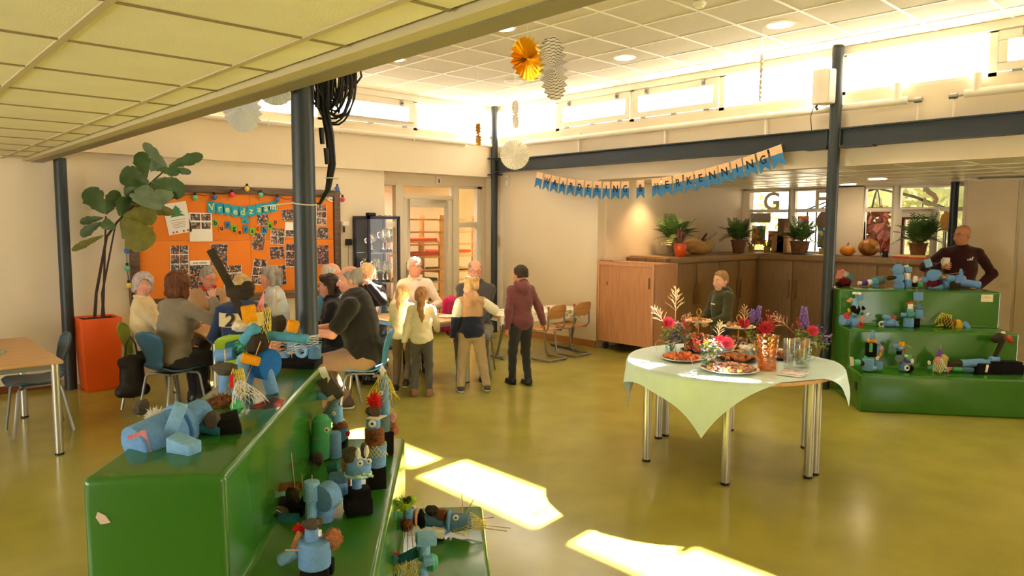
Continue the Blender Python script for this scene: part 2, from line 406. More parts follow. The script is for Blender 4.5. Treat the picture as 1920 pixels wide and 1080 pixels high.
# --- glazed door with side lights in the left wall
MFR = Matrix.Identity(4)
def fr(parts, name, m, parent=None, bev=.004):
    q = MB()
    for a, b in parts: q.bb(a, b)
    return struct(name, q, m, parent, bev=bev)
DF = mat('door_frame_cream', S(226, 214, 192), .5)
Y0, Y1 = 9.27, 9.36
df = fr([((5.86, Y0, 0), (5.90, Y1, 2.42)), ((6.20, Y0 - .01, 0), (6.34, Y1, 2.42)), ((7.31, Y0 - .01, 0), (7.43, Y1, 2.42)), ((7.83, Y0, 0), (7.93, Y1, 2.42)),
         ((5.86, Y0, 2.38), (7.93, Y1, 2.42)), ((6.34, Y0, 2.19), (7.31, Y1, 2.245)), ((5.9, Y0, 1.74), (6.2, Y1, 1.83)), ((7.43, Y0, 1.74), (7.83, Y1, 1.83)),
         ((5.9, Y0, 0), (6.2, Y1, .12)), ((7.43, Y0, 0), (7.83, Y1, .12))], 'door_1', DF)
for a, b in (((5.9, 9.31, .12), (6.2, 9.316, 1.74)), ((5.9, 9.31, 1.83), (6.2, 9.316, 2.38)), ((6.34, 9.31, 2.245), (7.31, 9.316, 2.38)), ((7.43, 9.31, .12), (7.83, 9.316, 1.74)), ((7.43, 9.31, 1.83), (7.83, 9.316, 2.38))):
    bx(a, b).build('pane', GLASS, df, smooth=False)
lf = fr([((6.35, Y0 + .01, .01), (6.47, Y1 - .02, 2.18)), ((7.18, Y0 + .01, .01), (7.30, Y1 - .02, 2.18)), ((6.47, Y0 + .01, 2.06), (7.18, Y1 - .02, 2.18)), ((6.47, Y0 + .01, .01), (7.18, Y1 - .02, .3))], 'door_leaf', DF, df)
bx((6.47, 9.31, .3), (7.18, 9.316, 2.06)).build('pane', GLASS, lf, smooth=False)
q = MB(); q.bb((6.395, 9.262, .9), (6.43, 9.28, 1.2)); q.tube([(6.41, 9.28, 1.08), (6.41, 9.22, 1.08), (6.53, 9.22, 1.08)], .01, 6)
q.build('door_handle', LATCH, lf)
# the store room behind it
struct('wall_store_back', bx((4.4, 11.45, 0), (10.2, 11.6, 2.6)), WALL)
struct('wall_store_left', bx((4.4, 9.45, 0), (4.55, 11.45, 2.6)), WALL)
struct('wall_store_right', bx((10.05, 9.45, 0), (10.2, 11.45, 2.6)), WALL)
struct('ceiling_store', bx((4.4, 9.45, 2.55), (10.2, 11.6, 2.6)), WALL)

# --- windows of the kitchen niche (x = 12) and the garden behind
NW = [(6.62, 5.90), (5.78, 5.08), (4.62, 4.22), (4.10, 3.08)]
fr([((12.0, 6.62, 0), (12.15, 6.75, 2.6)), ((12.0, 5.04, 0), (12.15, 4.64, 2.6)), ((12.0, .4, 0), (12.15, 3.06, 2.6)), ((12.0, 3.06, 0), (12.15, 6.75, 1.3)), ((12.0, .4, 2.42), (12.15, 6.75, 2.6))], 'wall_niche_back', WALL, bev=0)
def niche_window(n, y1, y0, bar=2.05):
    t_ = .05
    o = fr([((12.02, y0 - .06, 1.3), (12.12, y0, 2.42)), ((12.02, y1, 1.3), (12.12, y1 + .06, 2.42)), ((12.02, y0, 2.38), (12.12, y1, 2.42)), ((12.02, y0, bar - .03), (12.12, y1, bar + .03)), ((12.02, y0, 1.3), (12.12, y1, 1.36))], 'window_%d' % n, FRAMEW)
    bx((12.06, y0, 1.36), (12.066, y1, bar - .03)).build('pane', GLASS, o, smooth=False)
    bx((12.06, y0, bar + .03), (12.066, y1, 2.38)).build('pane', GLASS, o, smooth=False)
    return o
for i, (a, b) in enumerate(NW): niche_window(20 + i, a, b)
dl = fr([((11.9, 4.02, 1.0), (11.96, 4.12, 2.05)), ((11.9, 3.52, 1.0), (11.96, 3.62, 2.05)), ((11.9, 3.62, 1.93), (11.96, 4.02, 2.05))], 'door_2', FRAMEW)
fr([((11.89, 3.98, 1.0), (11.95, 4.02, 1.9)), ((11.89, 3.62, 1.9), (11.95, 4.02, 1.93))], 'edge_strip', mat('door_strip_red', S(96, 34, 26), .5), dl)
bx((11.92, 3.62, 1.0), (11.926, 3.98, 1.9)).build('pane', GLASS, dl, smooth=False)
column(11.7, 3.27, 0, 2.43, .055, 'dark steel column in front of the niche windows beside the bald man')
# tall cupboards at the right end of the niche
fr([((11.2, 2.98, 0), (11.26, 3.02, 2.42))], 'trim_5', WALL, bev=0)
t = thing('tall_cupboard', 'tall cream built-in cupboard at the far right behind the bald man', 'cupboard')
MB().bb((11.1, .5, 0), (11.98, 2.95, 2.42)).build('carcass', WALL, t)
for y0, y1 in ((2.37, 2.93), (1.75, 2.33), (1.13, 1.71), (.52, 1.09)):
    d = MB().bb((11.07, y0, .08), (11.095, y1, 2.38)).build('door', mat('cupboard_front', S(222, 204, 176), .5), t, bev=.003)
    MB().bb((11.05, y0 + .04, 1.0), (11.068, y0 + .12, 1.06)).build('handle', mat('cup_handle', S(205, 190, 160), .5), d)
# ================================================================ smooth organic meshes from blended solids
class SD:
    def __init__(s): s.P = []
    def rc(s, a, b, ra, rb=None, k=.015, flat=None, op=1):
        s.P.append(('rc', np.array(a, float), np.array(b, float), ra, ra if rb is None else rb, k, flat, op)); return s
    def el(s, c, r, R=None, k=.015, op=1):
        s.P.append(('el', np.array(c, float), np.array(r, float), None if R is None else np.array(R, float), None, k, None, op)); return s
    def half(s, p, n):
        n = np.array(n, float); s.P.append(('hf', np.array(p, float), n / np.linalg.norm(n), 0, 0, 0, None, -1)); return s
    def mesh(s, name, vox, m, fn=None):
        lo, hi = [], []
        for p in s.P:
            if p[7] < 0: continue
            if p[0] == 'rc':
                r = max(p[3], p[4]); lo.append(np.minimum(p[1], p[2]) - r); hi.append(np.maximum(p[1], p[2]) + r)
            else:
                r = p[2].max() if p[3] is not None else p[2]; lo.append(p[1] - r); hi.append(p[1] + r)
        lo = np.min(lo, 0) - 4 * vox; hi = np.max(hi, 0) + 4 * vox
        n = np.ceil((hi - lo) / vox).astype(int) + 1
        ax = [lo[i] + vox * np.arange(n[i]) for i in range(3)]
        D = np.full(n, .05)
        for p in s.P:
            k = p[5]
            if p[0] == 'rc':
                r = max(p[3], p[4]); a = np.minimum(p[1], p[2]) - r; b = np.maximum(p[1], p[2]) + r
            elif p[0] == 'el':
                r = p[2].max() if p[3] is not None else p[2]; a = p[1] - r; b = p[1] + r
            else: a, b = lo, hi
            mg = k + 3 * vox
            i0 = np.maximum(((a - mg - lo) / vox).astype(int), 0); i1 = np.minimum(((b + mg - lo) / vox).astype(int) + 2, n)
            if np.any(i1 <= i0): continue
            sl_ = tuple(slice(i0[i], i1[i]) for i in range(3))
            X = ax[0][sl_[0]][:, None, None]; Y = ax[1][sl_[1]][None, :, None]; Z = ax[2][sl_[2]][None, None, :]
            if p[0] == 'rc':
                A, B = p[1], p[2]; d = B - A; L2 = max(d @ d, 1e-9)
                px, py, pz = X - A[0], Y - A[1], Z - A[2]
                h = np.clip((px * d[0] + py * d[1] + pz * d[2]) / L2, 0, 1)
                qx, qy, qz = px - d[0] * h, py - d[1] * h, pz - d[2] * h
                q2 = qx * qx + qy * qy + qz * qz
                if p[6] is not None:
                    f = np.array(p[6][0], float); f /= np.linalg.norm(f); w = qx * f[0] + qy * f[1] + qz * f[2]
                    q2 = q2 + (p[6][1] ** 2 - 1) * w * w
                dd = np.sqrt(q2) - (p[3] + (p[4] - p[3]) * h)
            elif p[0] == 'el':
                c, r, R = p[1], p[2], p[3]
                px, py, pz = X - c[0], Y - c[1], Z - c[2]
                if R is not None:
                    px, py, pz = (R[0, 0] * px + R[1, 0] * py + R[2, 0] * pz, R[0, 1] * px + R[1, 1] * py + R[2, 1] * pz, R[0, 2] * px + R[1, 2] * py + R[2, 2] * pz)
                g = np.sqrt((px / r[0]) ** 2 + (py / r[1]) ** 2 + (pz / r[2]) ** 2)
                g2 = np.sqrt((px / r[0] ** 2) ** 2 + (py / r[1] ** 2) ** 2 + (pz / r[2] ** 2) ** 2) + 1e-9
                dd = g * (g - 1) / g2
            else:
                dd = -((X - p[1][0]) * p[2][0] + (Y - p[1][1]) * p[2][1] + (Z - p[1][2]) * p[2][2])
            cur = D[sl_]
            if p[7] > 0:
                h = np.clip(.5 + .5 * (cur - dd) / max(k, 1e-5), 0, 1)
                D[sl_] = cur * (1 - h) + dd * h - k * h * (1 - h)
            else: D[sl_] = np.maximum(cur, -dd)
        if fn is not None: D = D + fn(ax[0][:, None, None], ax[1][None, :, None], ax[2][None, None, :])
        D[0] = D[-1] = .05; D[:, 0] = D[:, -1] = .05; D[:, :, 0] = D[:, :, -1] = .05
        return nets(name, D, lo, vox, m)
def nets(name, D, lo, vox, m):
    I = D < 0
    c = [I[a:I.shape[0] - 1 + a, b:I.shape[1] - 1 + b, e:I.shape[2] - 1 + e] for a in (0, 1) for b in (0, 1) for e in (0, 1)]
    sm = sum(q.astype(np.int8) for q in c); act = (sm > 0) & (sm < 8)
    idx = np.full(act.shape, -1, int); cells = np.argwhere(act); idx[act] = np.arange(len(cells))
    pos = np.zeros((len(cells), 3)); cnt = np.zeros(len(cells))
    offs = [(a, b, e) for a in (0, 1) for b in (0, 1) for e in (0, 1)]
    val = np.stack([D[cells[:, 0] + o[0], cells[:, 1] + o[1], cells[:, 2] + o[2]] for o in offs], 1)
    for i in range(8):
        for j in range(i + 1, 8):
            df = [offs[j][q] - offs[i][q] for q in range(3)]
            if sum(map(abs, df)) != 1: continue
            a, b = val[:, i], val[:, j]; cr = (a < 0) != (b < 0)
            t = np.where(cr, a / np.where(cr, a - b, 1), 0)
            for q in range(3): pos[:, q] += np.where(cr, offs[i][q] + t * df[q], 0)
            cnt += cr
    pos = lo + vox * (cells + pos / cnt[:, None])
    F = []
    for axs in range(3):
        sh = [slice(None)] * 3; s0 = sh[:]; s1 = sh[:]; s0[axs] = slice(0, -1); s1[axs] = slice(1, None)
        a, b = I[tuple(s0)], I[tuple(s1)]; e = np.argwhere(a != b)
        if not len(e): continue
        fl = a[tuple(e.T)]
        u, w = (axs + 1) % 3, (axs + 2) % 3
        q = []
        for du, dw in ((-1, -1), (0, -1), (0, 0), (-1, 0)):
            z = e.copy(); z[:, u] += du; z[:, w] += dw; q.append(idx[tuple(z.T)])
        q = np.stack(q, 1); q[~fl] = q[~fl][:, ::-1]; F.append(q)
    F = np.concatenate(F)
    me = bpy.data.meshes.new(name); me.from_pydata(pos.tolist(), [], F.tolist())
    me.materials.append(m)
    me.polygons.foreach_set('use_smooth', [True] * len(me.polygons)); me.update()
    return me
def blob(name, sd, vox, m, parent, fn=None): return obj(name, sd.mesh(name, vox, m, fn), parent)

def ik(a, t, l1, l2, pole):
    a = np.array(a, float); t = np.array(t, float); d = t - a; L = np.linalg.norm(d)
    mx = (l1 + l2) * .995
    if L > mx: t = a + d / L * mx; d = t - a; L = mx
    u = d / L; p = np.array(pole, float); p = p - u * (p @ u); p /= np.linalg.norm(p)
    x = (l1 * l1 - l2 * l2 + L * L) / (2 * L); h = math.sqrt(max(l1 * l1 - x * x, 0))
    return a + u * x + p * h, t
def nrm(v): v = np.array(v, float); return v / max(np.linalg.norm(v), 1e-9)

SKIN = mat('skin_light', S(222, 168, 138), .55, noise=(18, .06), sss=.15)
SKIN_T = mat('skin_tan', S(206, 142, 108), .55, noise=(18, .06), sss=.15)
SKIN_P = mat('skin_pink', S(226, 158, 132), .5, noise=(18, .08), sss=.15)
EYEW = mat('eye_white', S(235, 230, 224), .3); IRIS = mat('eye_iris', S(66, 80, 92), .3)
LIPS = mat('lips', S(178, 96, 84), .5); TEETH = mat('teeth', S(240, 234, 222), .35)
WIRE = mat('glasses_wire', S(70, 62, 58), .3, metal=.7)
def hairmat(n, c, c2): return mat(n, c, .6, noise=(40, .3), c2=c2, stretch=(1, 1, .25), bump=(120, .5), spec=.35)

def person(label, loc, deg, H=1.70, w=1.0, sit=False, seat=.44, lean=0, side=0, hy=0, hp=0, ht=0, hs=1.0, hands=None, palms=(None, None), curl=(.35, .35), feet=None, poles=None, kpole=None,
           skin=None, top=None, sleeve='long', hood=None, collar=None, trouser=None, shoe=None, sole=None, hair='short', hairm=None, glasses=False, smile=False, bust=0, open_top=None, hem=.06, loose=.016, legw=1.0, name='person', sleeve_m=None, lower_m=None, cap_m=None, group=None):
    skin = skin or SKIN; s = H / 1.70
    root = thing(name, label, 'person', loc, rad(deg - 90), group)
    l = rad(lean); sd_ = rad(side); d = nrm((math.sin(sd_), math.sin(l), math.cos(l)))
    P = np.array((0, 0, (seat + .10 * s) if sit else .905 * s))
    SHc = P + d * .472 * s; NB = P + d * .545 * s
    lat = nrm(np.array((1, 0, 0)) - d * d[0])
    sh = [SHc - lat * .148 * s * w, SHc + lat * .148 * s * w]            # left, right
    HC = NB + d * .05 * s + np.array((0, .025 * s, .09 * s)) * (0.6 + .4 * hs)
    Rh = np.array((Euler((rad(hp), 0, 0)).to_matrix())); Ry = np.array(Euler((0, rad(ht), rad(hy))).to_matrix()); Rh = Ry @ Rh
    k = s * hs
    hd = lambda p: HC + Rh @ (np.array(p, float) * k)
    body = SD()
    body.el(P + np.array((0, 0, .02 * s)), np.array((.155 * w, .115 * w, .13)) * s, k=.03)
    body.rc(P + d * .05 * s, P + d * .3 * s, .118 * s * w, .125 * s * w, k=.04, flat=((0, 1, 0), 1.22))
    body.rc(P + d * .3 * s, P + d * .43 * s, .14 * s * w, .125 * s * w, k=.04, flat=((0, 1, 0), 1.3))
    body.rc(sh[0], sh[1], .05 * s, .05 * s, k=.04)
    for q_ in sh: body.rc(NB - d * .01 * s, q_, .036 * s, .04 * s, k=.03)
    body.rc(NB - d * .06 * s, hd((0, -.015, -.04)), .056 * s, .05 * k, k=.03)
    # head
    e = lambda c, r, kk=.012, op=1: body.el(hd(c), np.array(r) * k, R=Rh, k=kk, op=op)
    e((0, -.012, .032), (.076, .096, .088), .02); e((0, .02, -.032), (.061, .074, .082), .03); e((0, .052, -.088), (.032, .032, .026), .03)
    body.rc(hd((-.034, .078, .02)), hd((.034, .078, .02)), .012 * k, k=.012)
    body.rc(hd((0, .088, .004)), hd((0, .107, -.036)), .009 * k, .014 * k, k=.01)
    body.rc(hd((-.018, .087, -.066)), hd((.018, .087, -.066)), .009 * k, k=.008)
    for q in (-1, 1):
        e((q * .041, .062, -.036), (.022, .022, .022), .02)
        e((q * .077, -.008, -.012), (.011, .021, .032), .006)
        body.el(hd((q * .031, .1, .002)), np.array((.014,) * 3) * k, R=Rh, op=-1)
    # arms
    if hands is None: hands = ((-.22 * s * w, .05 * s, P[2] - .02), (.22 * s * w, .05 * s, P[2] - .02))
    poles = poles or ((-.6, -1, -.3), (.6, -1, -.3))
    arms = []
    for i in (0, 1):
        q = -1 if i == 0 else 1
        a = sh[i] + lat * q * .012 * s
        el_, wr = ik(a, hands[i], .285 * s, .245 * s, poles[i]); arms.append((a, el_, wr))
        body.rc(a, el_, .046 * s * (.6 + .4 * w), .039 * s, k=.02); body.rc(el_, wr, .041 * s, .027 * s, k=.015)
        fd = nrm(wr - el_); pn = palms[i]
        pn = nrm(np.cross(fd, np.array((0, 1.0, .2))) * -q) if pn is None else nrm(pn)
        pn = nrm(pn - fd * (pn @ fd)); tn = nrm(np.cross(fd, pn)) * q
        if abs(tn[1]) > .3 and tn[1] < 0 and palms[i] is None: tn = -tn
        g = s * (.92 if hs > 1.05 else 1.0)
        body.rc(wr + fd * .02 * g, wr + fd * .08 * g, .028 * g, .034 * g, k=.012, flat=(pn, 2.0))
        for j in range(4):
            b0 = wr + fd * .085 * g + tn * (.031 - .0205 * j) * g; c1 = curl[i]; L = (.066, .074, .07, .056)[j] * g
            m1 = b0 + nrm(fd * math.cos(c1) + pn * math.sin(c1) + tn * (.12 - .08 * j)) * L * .55
            m2 = m1 + nrm(fd * math.cos(2.2 * c1) + pn * math.sin(2.2 * c1) + tn * (.12 - .08 * j)) * L * .5
            body.rc(b0, m1, .0095 * g, .0085 * g, k=.005); body.rc(m1, m2, .0085 * g, .007 * g, k=.004)
        b0 = wr + fd * .03 * g + tn * .026 * g; m1 = b0 + nrm(fd * .7 + tn * .75 + pn * .2) * .042 * g; m2 = m1 + nrm(fd * .9 + tn * .3 + pn * .4) * .032 * g
        body.rc(b0, m1, .012 * g, .0105 * g, k=.008); body.rc(m1, m2, .0105 * g, .008 * g, k=.004)
    # legs
    hip = [P + np.array((-.088 * s * w, 0, -.01 * s)), P + np.array((.088 * s * w, 0, -.01 * s))]
    if feet is None: feet = ((-.11 * s * w, (.40 if sit else .0) * s, .085 * s), (.11 * s * w, (.44 if sit else .03) * s, .085 * s))
    legs = []
    for i in (0, 1):
        kp = (kpole[i] if kpole else ((0, .4, 1) if sit else (0, 1, 0)))
        kn, an = ik(hip[i], feet[i], .415 * s, .405 * s, kp); legs.append((hip[i], kn, an))
        body.rc(hip[i], kn, .078 * s * w, .055 * s, k=.03); body.rc(kn, an, .054 * s, .036 * s, k=.02)
        body.rc(an, an + np.array((0, .11 * s, -.045 * s)), .036 * s, .025 * s, k=.015)
    bo = blob('body', body, .0085, skin, root)
    # top
    if top is not None:
        g = SD(); t = loose * s
        g.el(P + np.array((0, 0, .03 * s)), np.array((.158 * w, .122 * w, .13)) * s + t, k=.03)
        g.rc(P + d * .06 * s, P + d * .3 * s, .122 * s * w + t, .128 * s * w + t, k=.05, flat=((0, 1, 0), 1.2))
        g.rc(P + d * .3 * s, P + d * .43 * s, .142 * s * w + t, .126 * s * w + t, k=.05, flat=((0, 1, 0), 1.28))
        if bust: g.rc(P + d * .33 * s + np.array((-.06, .07, 0)) * s, P + d * .33 * s + np.array((.06, .07, 0)) * s, bust * s, k=.05)
        g.rc(sh[0], sh[1], .048 * s + t * .8, k=.04)
        for q_ in sh: g.rc(NB - d * .02 * s, q_, .038 * s + t * .5, .042 * s + t * .6, k=.03)
        g.rc(NB - d * .05 * s, NB - d * .005 * s, .066 * s, k=.03)
        for i, (a, el_, wr) in enumerate(arms):
            if sleeve == 'long':
                tgt = g
                tgt.rc(a, el_, .045 * s * (.6 + .4 * w) + t * .7, .040 * s + t * .7, k=.022); tgt.rc(el_, wr - nrm(wr - el_) * .005, .042 * s + t, .031 * s + t * .7, k=.02)
            else: g.rc(a, a + (el_ - a) * .72, .048 * s * (.6 + .4 * w) + t * .7, .046 * s + t * .9, k=.022)
        if hood: g.rc(hd((0, -.07, -.10)), NB + d * -.03 * s + np.array((0, -.10, 0)) * s, .06 * s, .075 * s, k=.05)
        if not sit: g.half((0, 0, P[2] - hem * s), (0, 0, -1))
        else: g.half((0, 0, P[2] - .07 * s), (0, 0, -1))
        fold = lambda X, Y, Z: .0035 * np.sin(X * 31 + Z * 47 + 2 * np.sin(Y * 23)) * np.sin(Z * 29 + Y * 37)
        to = blob('top', g, .0095, top, root, fold)
        if hood is not None and hood is not True:
            hr = SD()
            c0 = NB + d * .0 * s
            pts = [c0 + np.array((math.sin(a) * .085, -.02 - math.cos(a) * .075, .02 - .03 * math.cos(a))) * s for a in np.linspace(-2.2, 2.2, 12)]
            for a, b in zip(pts[:-1], pts[1:]): hr.rc(a, b, .03 * s, k=.02)
            hr.rc(c0 + np.array((-.06, -.09, -.04)) * s, c0 + np.array((.06, -.09, -.04)) * s, .05 * s, k=.03)
            hr.rc(c0 + np.array((0, -.10, -.06)) * s, c0 + np.array((0, -.115, -.13)) * s, .055 * s, .03 * s, k=.03)
            blob('hood', hr, .0095, hood, root)
        if collar is not None:
            cr = SD(); c0 = NB + d * .015 * s
            pts = [c0 + np.array((math.sin(a) * .075, .012 - math.cos(a) * .072, .012 - .035 * (math.cos(a - PI) > .6))) * s for a in np.linspace(-2.7, 2.7, 16)]
            for a, b in zip(pts[:-1], pts[1:]): cr.rc(a, b, .017 * s, k=.008, flat=None)
            blob('collar', cr, .008, collar, root)
        if lower_m is not None:      # contrasting lower half of the sweater and of its sleeves
            g2 = SD(); e2 = .006
            for p_ in g.P:
                if p_[0] == 'rc': g2.P.append(p_[:3] + (p_[3] + e2, p_[4] + e2) + p_[5:])
                elif p_[0] == 'el': g2.P.append(p_[:2] + (p_[2] + e2,) + p_[3:])
            g2.half((0, 0, P[2] - (hem + .005) * s), (0, 0, -1)); g2.half(P + d * .25 * s, d)
            blob('lower_panel', g2, .0095, lower_m, root, fold)
        if sleeve_m is not None:
            for (a, el_, wr), mm in zip(arms, sleeve_m):
                g2 = SD(); t2 = t + .006; f0, f1, mt = mm
                path = lambda f: a + (el_ - a) * min(f * 2, 1) + (wr - el_) * max(f * 2 - 1, 0)
                ps = [path(f0 + (f1 - f0) * z / 4) for z in range(5)]
                for z in range(4): g2.rc(ps[z], ps[z + 1], .047 * s + t2 - .008 * f0, .044 * s + t2 - .008 * f1, k=.02)
                blob('sleeve_panel', g2, .0095, mt, root)
        if open_top is not None:     # strip of a shirt showing in an open jacket
            g2 = SD()
            g2.rc(P + d * .1 * s + np.array((0, .075 * w, 0)) * s, NB - d * .05 * s + np.array((0, .06, 0)) * s, .065 * s + t, .045 * s + t * .6, k=.02, flat=((0, 1, 0), 1.1))
            blob('shirt_front', g2, .0095, open_top, root)
    if trouser is not None:
        g = SD(); t = .013 * s
        g.el(P + np.array((0, 0, .01 * s)), np.array((.155 * w, .115 * w, .115)) * s + t * .6, k=.03)
        for h_, kn, an in legs:
            g.rc(h_, kn, .08 * s * w * (.6 + .4 * legw) + t, (.055 * s + t) * legw, k=.04)
            g.rc(kn, an + (kn - an) * .06, (.054 * s + t) * legw, (.04 * s + t) * legw, k=.02)
        blob('trousers', g, .0095, trouser, root, lambda X, Y, Z: .003 * np.sin(Z * 55 + X * 20) * np.sin(Y * 31 + Z * 11))
    if shoe is not None:
        for h_, kn, an in legs:
            g = SD(); f = nrm((0, 1, 0)); z0 = an[2] - .085 * s
            b = np.array((an[0], an[1], 0))
            g.rc(b + np.array((0, -.035 * s, z0 + .052 * s)), b + np.array((0, .14 * s, z0 + .04 * s)), .042 * s, .036 * s, k=.02, flat=((0, 0, 1), 1.0))
            g.rc(b + np.array((0, -.01 * s, z0 + .05 * s)), np.array(an) + np.array((0, -.005, .012 * s)), .046 * s, .047 * s, k=.03)
            g.half((0, 0, z0 + .012 * s), (0, 0, -1))
            so_ = blob('shoe', g, .008, shoe, root)
            g = SD(); g.rc(b + np.array((0, -.035 * s, z0 + .025 * s)), b + np.array((0, .145 * s, z0 + .025 * s)), .047 * s, .042 * s)
            g.half((0, 0, z0 + .003), (0, 0, -1)); g.half((0, 0, z0 + .026 * s), (0, 0, 1))
            blob('sole', g, .008, sole or BLACK, so_)
    # face details
    Rm = Matrix([list(r) for r in Rh]); mk = Matrix.Translation(V(HC)) @ Rm.to_4x4() @ Matrix.Scale(k, 4)
    for q in (-1, 1):
        m_ = MB(); m_.M = mk
        m_.sph((q * .031, .079, .002), .0125, 10, 6, m=0); m_.sph((q * .031, .0885, .002), (.0058, .004, .0058), 8, 5, m=1)
        m_.build('eye', [EYEW, IRIS], bo)
    for q in (-1, 1):
        m_ = MB(); m_.M = mk
        m_.tube([(q * .014, .0925, .021), (q * .03, .092, .026), (q * .046, .082, .021)], .0035, 5).build('eyebrow', cap_m or hairm or WIRE, bo)
    m_ = MB(); m_.M = mk; c_ = .010 if smile else .002
    up = [(-.025, .083, -.064 + c_), (-.012, .0945, -.0655), (0, .0965, -.0665), (.012, .0945, -.0655), (.025, .083, -.064 + c_)]
    lw = [(-.025, .083, -.064 + c_), (-.012, .0945, -.0725 - c_ * .4), (0, .0965, -.0745 - c_ * .5), (.012, .0945, -.0725 - c_ * .4), (.025, .083, -.064 + c_)]
    m_.tube(up, .003, 5); m_.tube(lw, .0036, 5)
    m_.build('mouth', LIPS, bo)
    if smile:
        m_ = MB(); m_.M = mk; m_.add([up[i] for i in range(5)] + [lw[i] for i in range(5)], [(i, i + 1, 6 + i, 5 + i) for i in range(4)]); m_.build('teeth', TEETH, bo)
    if glasses:
        m_ = MB(); m_.M = mk
        for q in (-1, 1):
            m_.tube([(q * .032 + .021 * math.cos(a), .103, .0 + .016 * math.sin(a)) for a in np.linspace(0, 2 * PI, 13)[:-1]], .0017, 4, closed=True)
            m_.tube([(q * .053, .102, .004), (q * .076, .08, .006), (q * .081, .0, .004), (q * .078, -.02, -.006)], .0017, 4)
        m_.tube([(-.011, .103, .004), (0, .108, .006), (.011, .103, .004)], .0017, 4)
        m_.build('glasses', WIRE, root)
    # hair
    if hair != 'bald':
        g = SD(); E_ = lambda c, r, kk=.02, op=1: g.el(hd(c), np.array(r) * k, R=Rh, k=kk, op=op)
        nz = (.004, 60)
        E_((0, -.016, .036), (.086, .105, .096))
        if hair in ('short', 'crop', 'ring'):
            E_((0, -.03, -.01), (.081, .085, .075))
            g.half(hd((0, .052, .05)), Rh @ np.array((0, .80, -.60)))
            g.el(hd((0, .0, -.09)), np.array((.1, .2, .07)) * k, R=Rh, op=-1)
            if hair == 'ring': g.el(hd((0, .01, .115)), np.array((.075, .098, .085)) * k, R=Rh, op=-1); nz = (.002, 60)
            if hair == 'short': nz = (.006, 45)
            if hair == 'crop': nz = (.0035, 80)
        elif hair == 'tousle':
            for a in range(9): E_((.06 * math.cos(a * .7), -.02 + .07 * math.sin(a * .7), .085 + .02 * math.sin(a * 2.1)), (.035, .04, .03))
            E_((0, -.03, -.01), (.083, .088, .08)); g.half(hd((0, .075, .04)), Rh @ np.array((0, .85, -.5))); g.el(hd((0, .0, -.1)), np.array((.1, .2, .07)) * k, R=Rh, op=-1); nz = (.008, 55)
        elif hair == 'bob':
            for q in (-1, 1): g.rc(hd((q * .066, -.015, .03)), hd((q * .074, -.012, -.085)), .036 * k, .03 * k, k=.02)
            g.rc(hd((0, -.07, .02)), hd((0, -.068, -.085)), .07 * k, .055 * k, k=.02)
            g.rc(hd((-.05, .06, .085)), hd((.05, .06, .085)), .03 * k, k=.02)
            g.el(hd((0, .1, -.05)), np.array((.058, .075, .105)) * k, R=Rh, op=-1); nz = (.006, 50)
        elif hair == 'puffy':
            E_((0, -.02, .045), (.1, .115, .1)); E_((0, -.055, -.02), (.092, .075, .08))
            for q in (-1, 1): g.rc(hd((q * .07, -.01, .03)), hd((q * .076, -.02, -.05)), .034 * k, .026 * k, k=.02)
            g.el(hd((0, .1, -.035)), np.array((.06, .085, .1)) * k, R=Rh, op=-1); nz = (.007, 42)
        elif hair == 'wavy':
            E_((0, -.03, .03), (.105, .115, .115)); E_((0, -.055, -.06), (.1, .085, .085))
            for q in (-1, 1): g.rc(hd((q * .075, -.01, .02)), hd((q * .085, -.01, -.09)), .04 * k, .034 * k, k=.02)
            g.el(hd((0, .1, -.04)), np.array((.055, .085, .1)) * k, R=Rh, op=-1); nz = (.010, 55)
        elif hair in ('pony', 'long'):
            g.rc(hd((0, -.07, .02)), hd((0, -.075, -.06)), .065 * k, .05 * k, k=.03)
            for q in (-1, 1): g.rc(hd((q * .062, -.01, .03)), hd((q * .066, -.02, -.05)), .03 * k, .024 * k, k=.02)
            g.el(hd((0, .095, -.045)), np.array((.058, .065, .105)) * k, R=Rh, op=-1)
            if hair == 'pony': ch = [hd((0, -.10, .03)), hd((0, -.15, .02)), hd((.02, -.165, -.07)), hd((.03, -.15, -.17)), hd((.035, -.13, -.27))]; rr = [.03, .034, .036, .03, .012]
            else: ch = [hd((0, -.08, .0)), hd((0, -.115, -.08)), hd((.0, -.125, -.18)), hd((.01, -.12, -.27)), hd((.012, -.115, -.35))]; rr = [.05, .052, .046, .034, .012]
            for a in range(4): g.rc(ch[a], ch[a + 1], rr[a] * k, rr[a + 1] * k, k=.02)
            nz = (.005, 70)
        f_ = lambda X, Y, Z: nz[0] * s * np.sin(X * nz[1] * 1.7 + 3 * np.sin(Z * 21)) * np.sin(Y * nz[1] * 1.3 + 2.5 * np.sin(X * 33 + Z * 17))
        blob('hair', g, .0085, hairm, root, f_)
    return root
